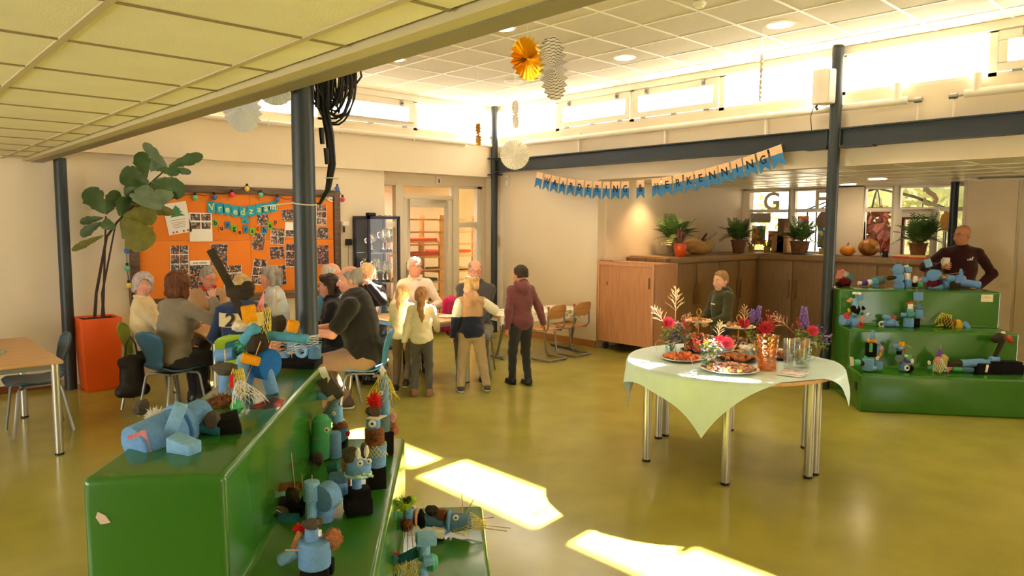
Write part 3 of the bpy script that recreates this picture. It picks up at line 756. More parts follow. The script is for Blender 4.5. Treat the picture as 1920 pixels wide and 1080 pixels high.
# ================================================================ FURNITURE
def podium(label, O, T, L, H3, tread):
    """three-step moulded podium; O near corner of the top (or front) edge line, T along, steps fall to the right of T"""
    T = V((T[0], T[1], 0)).normalized(); rz = math.atan2(T.y, T.x)
    t = thing('stepped_podium', label, 'podium', (O[0], O[1], 0), rz, 'green stepped podiums')
    # local: x along, -y towards the lower steps
    pr = [(tread[0], 0), (tread[0], H3[2]), (0, H3[2]), (0, H3[1]), (-tread[1], H3[1]), (-tread[1], H3[0]), (-tread[1] - tread[2], H3[0]), (-tread[1] - tread[2], 0)]
    q = MB(); k = len(pr)
    q.add([(0, a, b) for a, b in pr] + [(L, a, b) for a, b in pr], [tuple(range(k)), tuple(range(2 * k - 1, k - 1, -1))] + [(i, k + i, k + (i + 1) % k, (i + 1) % k) for i in range(k)])
    bm_me = q.mesh('body', GREEN, bev=.022, seg=4, ang=60)
    bm = bmesh.new(); bm.from_mesh(bm_me); bmesh.ops.recalc_face_normals(bm, faces=bm.faces); bm.to_mesh(bm_me); bm.free()
    obj('body', bm_me, t)
    y0 = -tread[1] - tread[2]
    MB().bb((.02, y0 + .02, -.0), (L - .02, tread[0] - .02, .012)).build('plinth', BLACK, t)
    return t
# near podium: top edge corner (0.743, 1.969)
POD = podium('large green stepped podium in the left foreground covered with foam figures', (.743, 1.969), (.615, .788), 1.55, (.367, .733, 1.10), (.385, .40, .39))
# scuff on its end face
ch = MB().prism([(-.02, -.012), (-.008, .008), (.012, .02), (.018, .004), (.006, -.016)], .003).build('paint_chip', mat('chip_pink', S(214, 190, 176), .7), POD)
ch.location = (-.002, .33, .985); ch.rotation_euler = (0, 0, rad(90)); ch['label'] = 'pale chip in the green paint'
# far podium: front bottom corner (7.104, 2.722), running along (.612,-.791), steps towards the camera
o2 = V((7.104, 2.722)) + V((.791, .612)) * .83 + V((.612, -.791)) * .03
POD2 = podium('green stepped podium with small foam figures beside the loudspeaker column', (o2.x, o2.y), (.612, -.791), 1.575, (.37, .745, 1.12), (.40, .40, .43))
MB().bb((-.004, -.74, .19), (.004, -.66, .27)).build('grip_hole', mat('hole_shade', S(12, 32, 8), .7), POD2)  # dark plate in place of a recess, its shade put into the colour
n_ = MB().box((0, 0, 0), (.115, .002, .075)).build('paper_note', mat('note_cream', S(236, 228, 196), .8))
n_.location = (o2.x, o2.y, 0); n_.matrix_world = Matrix.Translation((o2.x, o2.y, 1.055)) @ Matrix.Rotation(math.atan2(-.791, .612), 4, 'Z') @ Matrix.Translation((1.44, -.004, 0))
tag(n_, 'small cream paper note stuck to the top step of the podium', 'note')
q = MB()
for x0, x1, z in ((-.02, -.012, .006), (-.008, .006, .0), (.01, .03, .004)): q.tube([(x0, -.002, z), ((x0 + x1) / 2, -.002, z + .012), (x1, -.002, z - .004)], .0012, 4)
q.build('handwriting', BLACK, n_)

def shell_chair(label, loc, deg, m, legm=None, sh=1.0, group='shell chairs'):
    """moulded shell chair, front along +y"""
    t = thing('shell_chair', label, 'chair', loc, rad(deg - 90), group)
    prof = [(.22, .425), (.19, .445), (.10, .44), (.0, .43), (-.10, .432), (-.165, .45), (-.205, .50), (-.215, .56), (-.225, .63), (-.245, .70), (-.265, .77), (-.275, .81), (-.272, .835)]
    wid = [.17, .20, .215, .215, .20, .165, .125, .115, .15, .185, .19, .15, .06]
    def fn(u, v):
        j = v * (len(prof) - 1); i = min(int(j), len(prof) - 2); f = j - i
        y = prof[i][0] * (1 - f) + prof[i + 1][0] * f; z = prof[i][1] * (1 - f) + prof[i + 1][1] * f; w_ = wid[i] * (1 - f) + wid[i + 1] * f
        a = (u - .5) * 2
        cup = .025 * a * a
        return (a * w_, y + (cup if v > .5 else 0), z * sh + (cup * .6 if v < .45 else 0))
    MB().surf(fn, 12, 30, thick=.014).build('seat_shell', m, t, ang=70)
    for x in (-1, 1):
        for y in (-1, 1):
            MB().tube([(x * .10, y * .10, .405 * sh), (x * .155, y * .145, .40 * sh), (x * .17, y * .16, .37 * sh), (x * .205, y * .215 - .01, 0.0)], .0125, 8).build('leg', legm or CHROME, t)
    MB().box((0, 0, .41 * sh), (.24, .24, .012)).build('seat_plate', legm or CHROME, t)
    return t
BLUE_SH = mat('shell_blue', S(74, 134, 172), .35); BLUE_DK = mat('shell_dark_blue', S(42, 74, 98), .4); BLUE_MID = mat('shell_petrol', S(48, 92, 118), .4); LIME_SH = mat('shell_lime', S(140, 170, 20), .4)

def leg_table(label, x0, x1, y0, y1, h, top, topm, legr=.03, name='table', inset=.05, group=None):
    t = thing(name, label, 'table', ((x0 + x1) / 2, (y0 + y1) / 2, 0), 0, group)
    a, b = (x1 - x0) / 2, (y1 - y0) / 2
    MB().box((0, 0, h - top / 2), (2 * a, 2 * b, top)).build('tabletop', topm, t, bev=.006)
    q = MB()
    for s_ in (-1, 1): q.box((0, s_ * (b - inset), h - top - .02), (2 * a - 2 * inset, .025, .04)); q.box((s_ * (a - inset), 0, h - top - .02), (.025, 2 * b - 2 * inset, .04))
    q.build('apron', CHROME, t)
    for sx in (-1, 1):
        for sy in (-1, 1):
            l_ = MB().cyl((sx * (a - inset), sy * (b - inset), .012), (sx * (a - inset), sy * (b - inset), h - top), legr, n=16).build('leg', ALU, t)
            MB().cyl((sx * (a - inset), sy * (b - inset), 0), (sx * (a - inset), sy * (b - inset), .015), legr + .002, n=16).build('foot', BLACK, l_)
    return t
leg_table('beech topped table with grey tube legs at the left edge', .40, 1.19, 6.33, 7.88, .74, .025, BEECH, .03)
# placemat
q = MB(); q.prism([(.26 * math.cos(a) , .15 * math.sin(a)) for a in np.linspace(0, 2 * PI, 19)[:-1]], .004, (.74, 6.98, .743), (.6, .8, 0), (-.8, .6, 0))
tag(q.build('place_mat', mat('mat_leaf', S(206, 214, 186), .8, noise=(24, .4), c2=S(88, 118, 84))), 'oval leaf patterned mat lying on the beech table', 'place mat')
shell_chair('dark blue shell chair pushed under the beech table next to the steel column', (1.15, 7.25, 0), 180, BLUE_DK)
shell_chair('dark blue shell chair at the far end of the beech table', (.72, 8.12, 0), 268, BLUE_DK)

# tables of the guests
leg_table('wooden table between the guests in front of the notice board', 2.46, 3.12, 6.74, 7.98, .74, .025, BEECH, .028)
leg_table('wooden table at which the children stand', 4.32, 5.16, 6.18, 7.22, .74, .025, BEECH, .028)

def half_round(label, sgn):
    t = thing('half_round_table', label, 'table', (5.01, 2.87, 0), 0, 'half round tables pushed together')
    R_, h = .775, .745
    pts = [(sgn * R_ * math.cos(a), R_ * math.sin(a)) for a in np.linspace(-PI / 2, PI / 2, 33)]
    if sgn < 0: pts = pts[::-1]
    MB().prism(pts, .026, (sgn * .003, 0, h - .013), (1, 0, 0), (0, 1, 0)).build('tabletop', BEECH, t, bev=.004)
    for x, y in ((.05, .63), (.61, .34), (.61, -.33), (.05, -.66)):
        l_ = MB().cyl((sgn * x, y, .015), (sgn * x, y, h - .026), .03, n=16).build('leg', ALU, t)
        MB().cyl((sgn * x, y, 0), (sgn * x, y, .018), .032, n=16).build('foot', BLACK, l_)
    q = MB(); q.bb((sgn * .02, -.64, h - .07), (sgn * .05, .64, h - .026)); q.build('apron', CHROME, t)
half_round('half round beech table nearest to the camera under the mint cloth', -1)
half_round('half round beech table on the far side under the mint cloth', 1)

# mint cloth
def cloth():
    R_, zt = .79, .7535; az = rad(112); half = .83; sh = V((math.cos(rad(128)), math.sin(rad(128)))) * .11
    def fn(u, v):
        a = (u * 2 - 1) * half; b = (v * 2 - 1) * half
        c45, s45 = math.cos(az - PI / 4), math.sin(az - PI / 4)
        x = a * c45 - b * s45 + sh.x; y = a * s45 + b * c45 + sh.y
        r = math.hypot(x, y); th = math.atan2(y, x)
        if r <= R_: return (x, y, zt + .0015 * math.sin(9 * x + 2) * math.sin(8 * y))
        dlt = r - R_
        bend = .03; rr = R_ + min(dlt, bend) * .6 + .012 * math.sin(th * 11) * min(1, dlt / .15) + .06 * dlt + .025 * math.sin(th * 5 + 1) * min(1, dlt / .2)
        z = zt - max(0, dlt - bend * .25)
        return (rr * math.cos(th), rr * math.sin(th), z)
    m = mat('cloth_mint', S(204, 228, 226), .45, noise=(8, .05), spec=.4)
    P = m.node_tree.nodes['Principled BSDF']; P.inputs['Transmission Weight'].default_value = 0.0
    o = MB().surf(fn, 84, 84).build('tablecloth', m, ang=60)
    o.location = (5.01, 2.87, 0)
    return tag(o, 'mint green paper cloth draped with hanging corners over the round table', 'tablecloth')
cloth()

# school table with leaf cloth and plywood chairs
t = thing('school_table', 'low school table with grey sled frame under the leaf patterned cloth', 'table', (7.0, 7.15, 0), rad(-8))
MB().box((0, 0, .585), (1.45, .62, .025)).build('tabletop', BEECH, t, bev=.004)
for sx in (-1, 1):
    MB().tube([(sx * .6, .27, .57), (sx * .6, -.2, .57), (sx * .62, -.27, .53), (sx * .63, -.12, .04), (sx * .63, -.05, .022), (sx * .63, .28, .022)], .02, 8).build('sled_leg', CHROME, t)
    MB().tube([(sx * .63, -.3, .022), (sx * .63, .3, .022)], .022, 8).build('foot_bar', CHROME, t)
MB().tube([(-.6, .0, .55), (.6, .0, .55)], .015, 8).build('cross_bar', CHROME, t)
LEAF = mat('leaf_cloth', S(232, 230, 214), .75)
nt = LEAF.node_tree; L_ = nt.links.new
tc = nt.nodes.new('ShaderNodeTexCoord'); vo = nt.nodes.new('ShaderNodeTexVoronoi'); vo.inputs['Scale'].default_value = 9
wv = nt.nodes.new('ShaderNodeTexWave'); wv.inputs['Scale'].default_value = 18; wv.inputs['Distortion'].default_value = 6
cr = nt.nodes.new('ShaderNodeValToRGB'); cr.color_ramp.elements[0].position = .28; cr.color_ramp.elements[0].color = (1, 1, 1, 1); cr.color_ramp.elements[1].position = .36; cr.color_ramp.elements[1].color = (0, 0, 0, 1)
mu = nt.nodes.new('ShaderNodeMath'); mu.operation = 'MULTIPLY'; mx = nt.nodes.new('ShaderNodeMix'); mx.data_type = 'RGBA'
mx.inputs[6].default_value = S(234, 231, 216); mx.inputs[7].default_value = S(36, 96, 58)
L_(tc.outputs['Object'], vo.inputs['Vector']); L_(tc.outputs['Object'], wv.inputs['Vector']); L_(vo.outputs['Distance'], cr.inputs[0]); L_(cr.outputs[0], mu.inputs[0]); L_(wv.outputs['Fac'], mu.inputs[1]); L_(mu.outputs[0], mx.inputs[0]); L_(mx.outputs[2], nt.nodes['Principled BSDF'].inputs['Base Color'])
def lc(u, v):
    x = (u - .5) * 1.62; y = (v - .5) * .86; z = .6015
    ex = max(0, abs(x) - .73); ey = max(0, abs(y) - .315)
    if ex: x = math.copysign(.735 + .1 * ex, x)
    if ey: y = math.copysign(.32 + .12 * ey + .012 * math.sin(x * 14), y)
    return (x, y, z - ex - ey)
o = MB().surf(lc, 60, 40).build('tablecloth', LEAF, ang=60); o.location = (7.03, 7.15, 0); o.rotation_euler = (0, 0, rad(-8))
tag(o, 'white cloth with green leaf print on the low school table', 'tablecloth')
def ply_chair(label, loc, deg):
    t = thing('school_chair', label, 'chair', loc, rad(deg - 90), 'plywood school chairs')
    PLY = wood('plywood', S(200, 148, 92), S(176, 124, 72))
    MB().surf(lambda u, v: ((u - .5) * (.36 - .05 * v), .19 - .36 * v, .40 + .012 * math.cos(v * 5) + .03 * (u - .5) ** 2), 8, 8, thick=.014).build('seat', PLY, t, ang=60)
    MB().surf(lambda u, v: ((u - .5) * (.34 + .03 * math.sin(v * PI)), -.235 - .05 * v + .10 * (2 * u - 1) ** 2 * .5, .56 + .19 * v * (1 - .25 * (2 * u - 1) ** 4)), 10, 6, thick=.012).build('backrest', PLY, t, ang=60)
    for s_ in (-1, 1):
        MB().tube([(s_ * .165, -.20, .71), (s_ * .17, -.20, .45), (s_ * .17, -.15, .39), (s_ * .165, .10, .385), (s_ * .165, .14, .35), (s_ * .17, .10, .06), (s_ * .175, .06, .018), (s_ * .18, -.23, .018)], .0125, 8).build('side_frame', CHROME, t)
        MB().cyl((s_ * .165, -.20, .70), (s_ * .165, -.20, .73), .016, n=10).build('cap', mat('cap_pink', S(214, 60, 96), .4), t)
    MB().tube([(-.18, -.23, .018), (.18, -.23, .018)], .0125, 8).build('rear_bar', CHROME, t)
ply_chair('plywood school chair with pink caps right beside the white wall', (7.32, 6.68, 0), 95)
ply_chair('plywood school chair with pink caps next to the boy in the maroon hoodie', (6.80, 6.66, 0), 95)

# wheeled cabinet
t = thing('wheeled_cabinet', 'light wooden cabinet on castors with a sliding front beside the white wall', 'cabinet', (7.93, 6.22, 0))
CABF = wood('cabinet_front', S(206, 150, 106), S(190, 132, 90), (8, 8, 1.0))
CABS = wood('cabinet_side', S(196, 142, 98), S(178, 124, 82), (8, 8, 1.0))
MB().bb((.02, -.49, .14), (.56, .49, 1.265)).build('carcass', CABS, t, bev=.004)
MB().bb((0, -.49, .12), (.035, -.455, 1.275)).bb((0, .455, .12), (.035, .49, 1.275)).bb((0, -.455, 1.215), (.035, .455, 1.275)).build('face_frame', CABF, t, bev=.003)
d = MB().bb((.002, -.453, .13), (.018, .30, 1.213)).build('sliding_door', CABF, t); MB().bb((-.001, -.43, .93), (.003, -.405, 1.08)).build('finger_pull', mat('pull_brown', S(112, 74, 44), .6), d)
d = MB().bb((.012, .29, .13), (.02, .453, 1.213)).build('sliding_door', CABF, t); MB().bb((.009, .31, .94), (.0125, .33, .99)).build('finger_pull', mat('pull_brown', S(112, 74, 44), .6), d)
MB().bb((.04, .30, 1.275), (.1, .49, 1.29)).build('top_lip', CABS, t)
for x in (.1, .46):
    for y in (-.4, .4):
        c = MB().cyl((x, y - .013, .055), (x, y + .013, .055), .055, n=16).build('castor', mat('castor_grey', S(70, 70, 72), .5), t)
        MB().bb((x - .025, y - .02, .09), (x + .025, y + .02, .14)).bb((x - .02, y + .015, .05), (x + .02, y + .02, .12)).build('fork', LATCH, c)

# counter of the niche
def counter_unit(label, M4, length, n, h=1.24):
    t = thing('base_cabinet', label, 'cabinet'); t.matrix_world = M4
    MB().bb((0, .02, .0), (length, .6, h)).build('carcass', OAK, t)
    w_ = length / n
    for i in range(n):
        d = MB().bb((i * w_ + .012, 0, .1), ((i + 1) * w_ - .012, .02, h - .02)).build('door', OAK, t, bev=.002)
        x = i * w_ + (.05 if i % 2 else w_ - .05)
        MB().bb((x - .014, -.022, .62), (x + .014, 0, .92)).build('handle', mat('handle_wood', S(136, 98, 58), .5), d, bev=.004)
        x = i * w_ + (w_ - .02 if i % 2 else .02)
        MB().bb((x - .006, -.006, 1.03), (x + .006, .001, 1.12)).build('hinge', mat('hinge_dull', S(150, 140, 118), .7), d)
    return t
ZT = 1.33
counter_unit('row of brown wooden cabinets along the niche wall behind the boy in green', Matrix.Translation((8.72, 5.95, 0)), 2.42, 4)
counter_unit('brown wooden cabinets below the niche windows', Matrix.Translation((11.15, 6.0, 0)) @ Matrix.Rotation(rad(-90), 4, 'Z'), 2.58, 4)
q = MB(); q.bb((8.7, 5.93, 1.24), (11.8, 6.73, ZT)).bb((11.12, 3.4, 1.24), (11.8, 5.93, ZT))
o = MB().bb((8.7, 5.93, 1.245), (11.8, 6.73, ZT)).build('worktop', OAKTOP, bev=.004); tag(o, 'brown wooden worktop running along the niche wall', 'worktop')
o = MB().bb((11.12, 3.4, 1.245), (11.8, 5.925, ZT)).build('worktop', OAKTOP, bev=.004); tag(o, 'brown wooden worktop below the niche windows', 'worktop')
t = thing('drawer_box', 'row of small wooden drawers at the end of the niche worktop behind the wheeled cabinet', 'drawers', (8.6, 6.3, 1.20))
MB().bb((0, -.3, 0), (.1, .42, .115)).build('body', OAKTOP, t)
for i in range(4): MB().bb((-.012, -.29 + .176 * i, .012), (0, -.125 + .176 * i, .105)).build('drawer', mat('drawer_grey', S(140, 112, 82), .6), t, bev=.002)
MB().bb((0, -.3, -1.2), (.1, .42, 0)).build('side_panel', OAK, t)
# ================================================================ PEOPLE
GREYH = hairmat('hair_grey', S(176, 168, 160), S(128, 120, 114)); WHITEH = hairmat('hair_white', S(222, 212, 200), S(180, 168, 158)); LILACH = hairmat('hair_silver', S(206, 192, 190), S(160, 146, 146))
BROWNH = hairmat('hair_auburn', S(118, 66, 34), S(74, 40, 22)); DKBR = hairmat('hair_dark', S(66, 46, 34), S(36, 26, 20)); BLONDH = hairmat('hair_blond', S(226, 188, 130), S(186, 140, 84)); SANDY = hairmat('hair_sandy', S(172, 132, 84), S(120, 86, 52)); ASHB = hairmat('hair_ash_blond', S(206, 178, 128), S(160, 130, 88))
GINGER = hairmat('hair_ginger', S(164, 110, 60), S(110, 70, 36))
CREAM = fabric('knit_cream', S(228, 206, 160)); CREAM2 = fabric('knit_cream_pale', S(240, 226, 194)); GREYC = fabric('cardigan_grey', S(134, 124, 106)); NAVY = fabric('navy', S(30, 36, 58)); DKTR = fabric('trousers_dark', S(46, 44, 48))
WHJ = fabric('jacket_pale', S(206, 208, 212)); BLUES = fabric('shirt_blue', S(84, 150, 204)); BLKS = fabric('shirt_black', S(30, 27, 25)); BLKJ = fabric('jacket_black', S(28, 26, 30)); BEIGE = fabric('trousers_beige', S(156, 124, 98)); WHSH = fabric('blouse_white', S(240, 226, 210)); GREYJ = fabric('blazer_grey', S(74, 72, 72)); GREYT = fabric('trousers_grey', S(112, 106, 98))
MAROON = fabric('hoodie_maroon', S(116, 66, 70)); JEANB = fabric('jeans_black', S(52, 52, 52)); JEANG = fabric('jeans_grey', S(92, 88, 84)); TAUPE = fabric('leggings_taupe', S(124, 104, 86)); TAN = fabric('hoodie_tan', S(190, 148, 106)); KHAKI = fabric('trousers_khaki', S(178, 156, 116)); OLIVE = fabric('hoodie_olive', S(62, 60, 36)); WINE = fabric('sweater_wine', S(58, 24, 28)); OFFW = fabric('sleeve_offwhite', S(232, 226, 204))
BROWNSH = mat('shoe_brown', S(84, 64, 52), .6); BLKSH = mat('shoe_black', S(22, 22, 24), .35); BOOT = mat('boot_suede', S(150, 112, 78), .85); WSOLE = mat('sole_white', S(228, 222, 210), .6)
SW2 = fabric('sweater_navy', S(40, 58, 92))
G1 = 'seated guests'
# left table
person('smiling woman with silver hair in a cream cardigan looking at the camera', (2.17, 7.60, 0), 332, 1.62, 1.1, True, lean=-6, hy=-66, hp=4, ht=-4, skin=SKIN_P, top=CREAM, trouser=DKTR, shoe=BLKSH, hair='puffy', hairm=LILACH, smile=True, bust=.075, hands=((-.12, .38, .72), (.14, .36, .62)), open_top=DKTR, collar=CREAM)
person('woman with auburn hair in a grey cardigan seen from behind, raising one hand', (2.20, 7.03, 0), 18, 1.68, 1.12, True, lean=8, hy=8, hp=-4, skin=SKIN, top=GREYC, trouser=DKTR, shoe=BLKSH, hair='wavy', hairm=BROWNH, hands=((-.12, .36, .80), (.22, .30, 1.06)), poles=((-.6, -.6, -.8), (.7, -.2, -1)), palms=(None, (-.6, .6, .2)), curl=(.3, .25), bust=.07, loose=.022)
person('woman with short grey hair and glasses holding a phone behind the table', (3.02, 8.34, 0), 258, 1.62, 1.05, True, lean=6, hy=26, hp=-16, skin=SKIN_P, top=fabric('cardigan_sand', S(188, 152, 112)), trouser=DKTR, shoe=BLKSH, hair='short', hairm=GREYH, glasses=True, bust=.07, open_top=fabric('scarf_blue', S(92, 104, 120)), collar=fabric('collar_red', S(190, 48, 36)), hands=((-.06, .34, .90), (.07, .33, .88)), palms=((1, .2, 0), (-1, .2, 0)), curl=(.6, .6))
p4 = person('fair haired person in a navy sweater with a big 2 seen from behind', (2.63, 6.46, 0), 58, 1.66, 1.12, True, lean=10, hy=-14, hp=-6, skin=SKIN, top=SW2, trouser=DKTR, shoe=BLKSH, hair='short', hairm=ASHB, hands=((-.16, .36, .76), (.16, .38, .76)), bust=.06, loose=.024)
person('woman with a grey bob in a pale jacket in profile facing left', (3.46, 7.46, 0), 150, 1.68, 1.05, True, lean=6, hy=12, hp=-3, skin=SKIN_P, top=WHJ, trouser=DKTR, shoe=BLKSH, hair='bob', hairm=GREYH, hands=((-.14, .34, .76), (.16, .34, .78)), bust=.07, collar=WHJ, open_top=BLKJ, loose=.024)
person('bald man in a blue shirt with glasses behind the dark column', (3.92, 7.24, 0), 330, 1.72, 1.08, True, lean=4, hy=-8, hp=0, skin=SKIN_P, top=BLUES, trouser=DKTR, shoe=BLKSH, hair='ring', hairm=WHITEH, glasses=True, hands=((-.1, .34, .78), (.12, .34, .78)), sleeve='short', collar=BLUES)
person('woman with dark hair and glasses in a black jacket beside the man in black', (3.62, 6.48, 0), 150, 1.60, 1.05, True, lean=6, hy=10, hp=-2, skin=SKIN_P, top=BLKJ, trouser=DKTR, shoe=BLKSH, hair='bob', hairm=DKBR, glasses=True, smile=True, bust=.07, hands=((-.12, .34, .76), (.14, .34, .76)), collar=BLKJ)
person('heavy grey haired man in a black short sleeved shirt on the blue chair', (3.56, 5.86, 0), 138, 1.80, 1.32, True, seat=.45, lean=10, hy=12, hp=-4, skin=SKIN_P, top=BLKS, sleeve='short', trouser=BEIGE, shoe=BROWNSH, sole=WSOLE, hair='ring', hairm=GREYH, hands=((-.16, .48, .80), (.15, .50, .79)), feet=((-.16, .38, .09), (.14, .22, .09)), collar=BLKS, loose=.026)
CRB = fabric('band_cream', S(226, 206, 160))
for nm, z0, z1 in (('chest_band', .86, .985), ('hem_band', .66, .71)):
    def fn(u, v, z0=z0, z1=z1):
        a = (u - .5) * 2.5; z = z0 + (z1 - z0) * v; yc = (z - .54) * .17
        return (.206 * math.sin(a), yc - .172 * math.cos(a), z)
    MB().surf(fn, 16, 4, thick=.003).build(nm, CRB, p4, ang=70)
# right table
person('woman with pale blond hair holding her hands to her mouth', (4.66, 7.58, 0), 232, 1.62, 1.05, True, lean=4, hy=6, hp=-8, skin=SKIN, top=BLKJ, trouser=DKTR, shoe=BLKSH, hair='puffy', hairm=hairmat('hair_pale_blond', S(236, 208, 158), S(196, 158, 100)), glasses=True, hands=((-.055, .24, 1.06), (.055, .24, 1.05)), poles=((-.8, .3, -1), (.8, .3, -1)), palms=((1, -.2, 0), (-1, -.2, 0)), curl=(.7, .7), bust=.06)
person('laughing woman with short white hair and glasses in a white blouse', (5.30, 7.50, 0), 236, 1.72, 1.02, True, seat=.46, lean=4, hy=28, hp=8, ht=-6, skin=SKIN_P, top=WHSH, trouser=DKTR, shoe=BLKSH, hair='short', hairm=WHITEH, glasses=True, smile=True, bust=.06, collar=WHSH, hands=((-.2, .26, .76), (.16, .3, .76)))
person('elderly man with glasses in a dark grey blazer, hands on his lap', (5.52, 6.56, 0), 222, 1.74, 1.12, True, lean=2, hy=10, hp=-4, skin=SKIN_P, top=GREYJ, trouser=GREYT, shoe=BLKSH, hair='ring', hairm=GREYH, glasses=True, hands=((-.04, .30, .60), (.06, .28, .60)), palms=((.3, 0, -1), (-.3, 0, -1)), open_top=fabric('shirt_lightblue', S(146, 172, 206)), collar=GREYJ, feet=((-.14, .34, .09), (.13, .30, .09)), legw=1.1)
# children
person('girl with a blond ponytail in a cream sweater leaning on the table', (4.32, 6.36, 0), 40, 1.12, .98, lean=6, hy=-14, hp=-12, hs=1.17, skin=SKIN, top=CREAM2, trouser=TAUPE, shoe=BLKSH, sole=WSOLE, hair='pony', hairm=BLONDH, hands=((-.12, .26, .66), (.12, .28, .66)), feet=((-.07, -.02, .056), (.08, -.15, .14)), hem=.03, loose=.022)
person('girl with long light brown hair in a cream sweater seen from behind', (4.35, 6.05, 0), 47, 1.12, 1.0, lean=2, hy=4, hp=-8, hs=1.17, skin=SKIN, top=CREAM2, trouser=JEANG, shoe=BOOT, sole=BOOT, hair='long', hairm=hairmat('hair_lightbrown', S(186, 138, 84), S(130, 88, 48)), hands=((-.20, .02, .46), (.14, .26, .66)), feet=((-.075, 0, .056), (.08, .01, .056)), hem=.05, loose=.024)
person('blond boy in a tan and navy hoodie with a hand at his mouth', (4.87, 5.86, 0), 62, 1.20, 1.05, lean=6, hy=24, hp=-10, ht=14, hs=1.15, skin=SKIN, top=TAN, trouser=KHAKI, shoe=mat('sneaker_mix', S(70, 66, 52), .6), sole=WSOLE, hair='tousle', hairm=BLONDH, hood=TAN, hands=((-.23, .0, .48), (.12, .12, .93)), poles=((-.7, -.9, -.3), (1, .0, -.5)), feet=((-.12, .0, .06), (.16, -.03, .06)), legw=1.2, hem=.06, loose=.022, lower_m=NAVY, sleeve_m=((.02, .40, OFFW), (.02, .62, OFFW)))
person('boy with short dark hair in a maroon hoodie and black jeans', (5.48, 5.73, 0), 76, 1.32, 1.0, lean=2, hy=18, hp=-2, hs=1.12, skin=SKIN_T, top=MAROON, trouser=JEANB, shoe=BLKSH, hair='crop', hairm=DKBR, hood=MAROON, hands=((-.20, -.02, .58), (.30, -.04, .60)), feet=((-.07, .08, .066), (.07, -.04, .066)), hem=.09, loose=.022)
pb = person('boy in an olive green hoodie behind the round table', (6.95, 4.11, 0), 158, 1.28, 1.0, lean=2, hy=12, hp=-4, hs=1.13, skin=SKIN, top=OLIVE, trouser=JEANB, shoe=BLKSH, hair='crop', hairm=SANDY, hood=OLIVE, hands=((-.1, .22, .76), (.1, .22, .74)), hem=.08, loose=.026)
pm = person('bald man in a wine red sweater holding a white mug', (10.35, 2.78, 0), 200, 1.80, 1.12, lean=0, hy=-44, hp=-2, skin=SKIN_T, top=WINE, trouser=DKTR, shoe=BLKSH, hair='bald', hairm=GREYH, cap_m=DKBR, glasses=True, hands=((-.19, .06, 1.03), (.24, .32, 1.30)), poles=((-1, -.5, .1), (1, -.2, -.6)), palms=((.8, -.3, 0), (-1, .2, 0)), curl=(.3, .9))
o = MB().bb((-.03, 0, -.006), (.032, .005, .006)).build('chest_print', WHITE, pb, smooth=False); o.location = (.0, .122, .95); o.rotation_euler = (rad(-4), 0, 0)
for i in range(3):       # small emblem of three rising slanted bars
    h = .016 + .014 * i; x = .022 - .02 * i
    o = MB().prism([(-.007, 0), (.007, 0), (.007 - h * .35 + .004, h), (-.007 - h * .35 + .004, h)], .004, (0, 0, 0), (1, 0, 0), (0, 0, 1)).build('emblem_bar', WHITE, pm, smooth=False); o.location = (-.085 + x, .158, 1.375)
# ================================================================ LIGHTS, FANS, BUNTING, BOARD
LAMPC = mat('lamp_glow', (1, 1, 1, 1), .5, emit=((1.0, .80, .52, 1), 14.0))
def downlight(x, y, z, label, power, col=(1, .78, .5), r=.105, spot=150):
    t = thing('downlight', label, 'ceiling light', (x, y, z), 0, 'recessed ceiling lights')
    MB().lathe([(r, -.002), (r + .02, -.004), (r + .022, .004)], 28).build('rim', RAIL, t)
    MB().lathe([(.0, .004), (r - .002, .004), (r, -.003)], 28).build('lamp', LAMPC, t)
    l_ = bpy.data.lights.new('downlight_lamp', 'SPOT'); l_.energy = power; l_.color = col; l_.spot_size = rad(spot); l_.spot_blend = .8; l_.shadow_soft_size = .08
    o = bpy.data.objects.new('downlight_lamp', l_); COL.objects.link(o); o.parent = t; o.location = (0, 0, -.02)
downlight(4.80, 7.17, ZC - .006, 'glowing ceiling light nearest to the low ceiling edge', 34)
downlight(4.82, 5.32, ZC - .006, 'glowing ceiling light left of the gold paper fan', 34)
downlight(6.66, 5.28, ZC - .006, 'glowing ceiling light right of the white paper fan', 34)
downlight(6.64, 3.41, ZC - .006, 'glowing ceiling light near the loudspeaker column', 34)
downlight(11.48, 4.68, 2.434, 'glowing ceiling light over the niche worktop', 6)
downlight(10.46, 3.87, 2.434, 'glowing ceiling light in the niche next to the bald man', 6)
downlight(8.95, 6.42, 2.434, 'ceiling light in the niche washing the wall above the fern', 40, (1, .62, .28), .06, 110)
t = thing('ceiling_speaker', 'round white speaker grille in the high ceiling above the corner', 'speaker', (6.67, 7.16, ZC - .006))
MB().lathe([(.12, -.004), (.125, .004)], 24).build('rim', RAIL, t); MB().lathe([(0, -.007), (.1, -.006), (.118, -.002)], 24).build('grille', mat('grille_grey', S(205, 200, 188), .6), t)
t = thing('smoke_detector', 'small round smoke detector on the high ceiling', 'smoke detector', (5.47, 3.54, ZC - .006))
MB().lathe([(.05, 0), (.055, -.02), (.045, -.035), (.03, -.05), (0, -.05)], 20).build('base', RAIL, t); MB().lathe([(.031, -.042), (.031, -.038), (.047, -.034)], 20).build('vent', BLACK, t)
# unseen lamp added to brighten the store room
t = thing('store_fill_lamp', 'added unseen ceiling lamp brightening the store room behind the glazed door', 'ceiling light', (7.0, 10.4, 2.55))
MB().box((0, 0, -.02), (.6, .3, .04)).build('housing', RAIL, t)
MB().box((0, 0, -.043), (.56, .26, .006)).build('diffuser', LAMPC, t)
l_ = bpy.data.lights.new('store_fill_light', 'AREA'); l_.energy = 13; l_.color = (1, .95, .88); l_.size = .5
o = bpy.data.objects.new('store_fill_light', l_); COL.objects.link(o); o.parent = t; o.location = (0, 0, -.06)

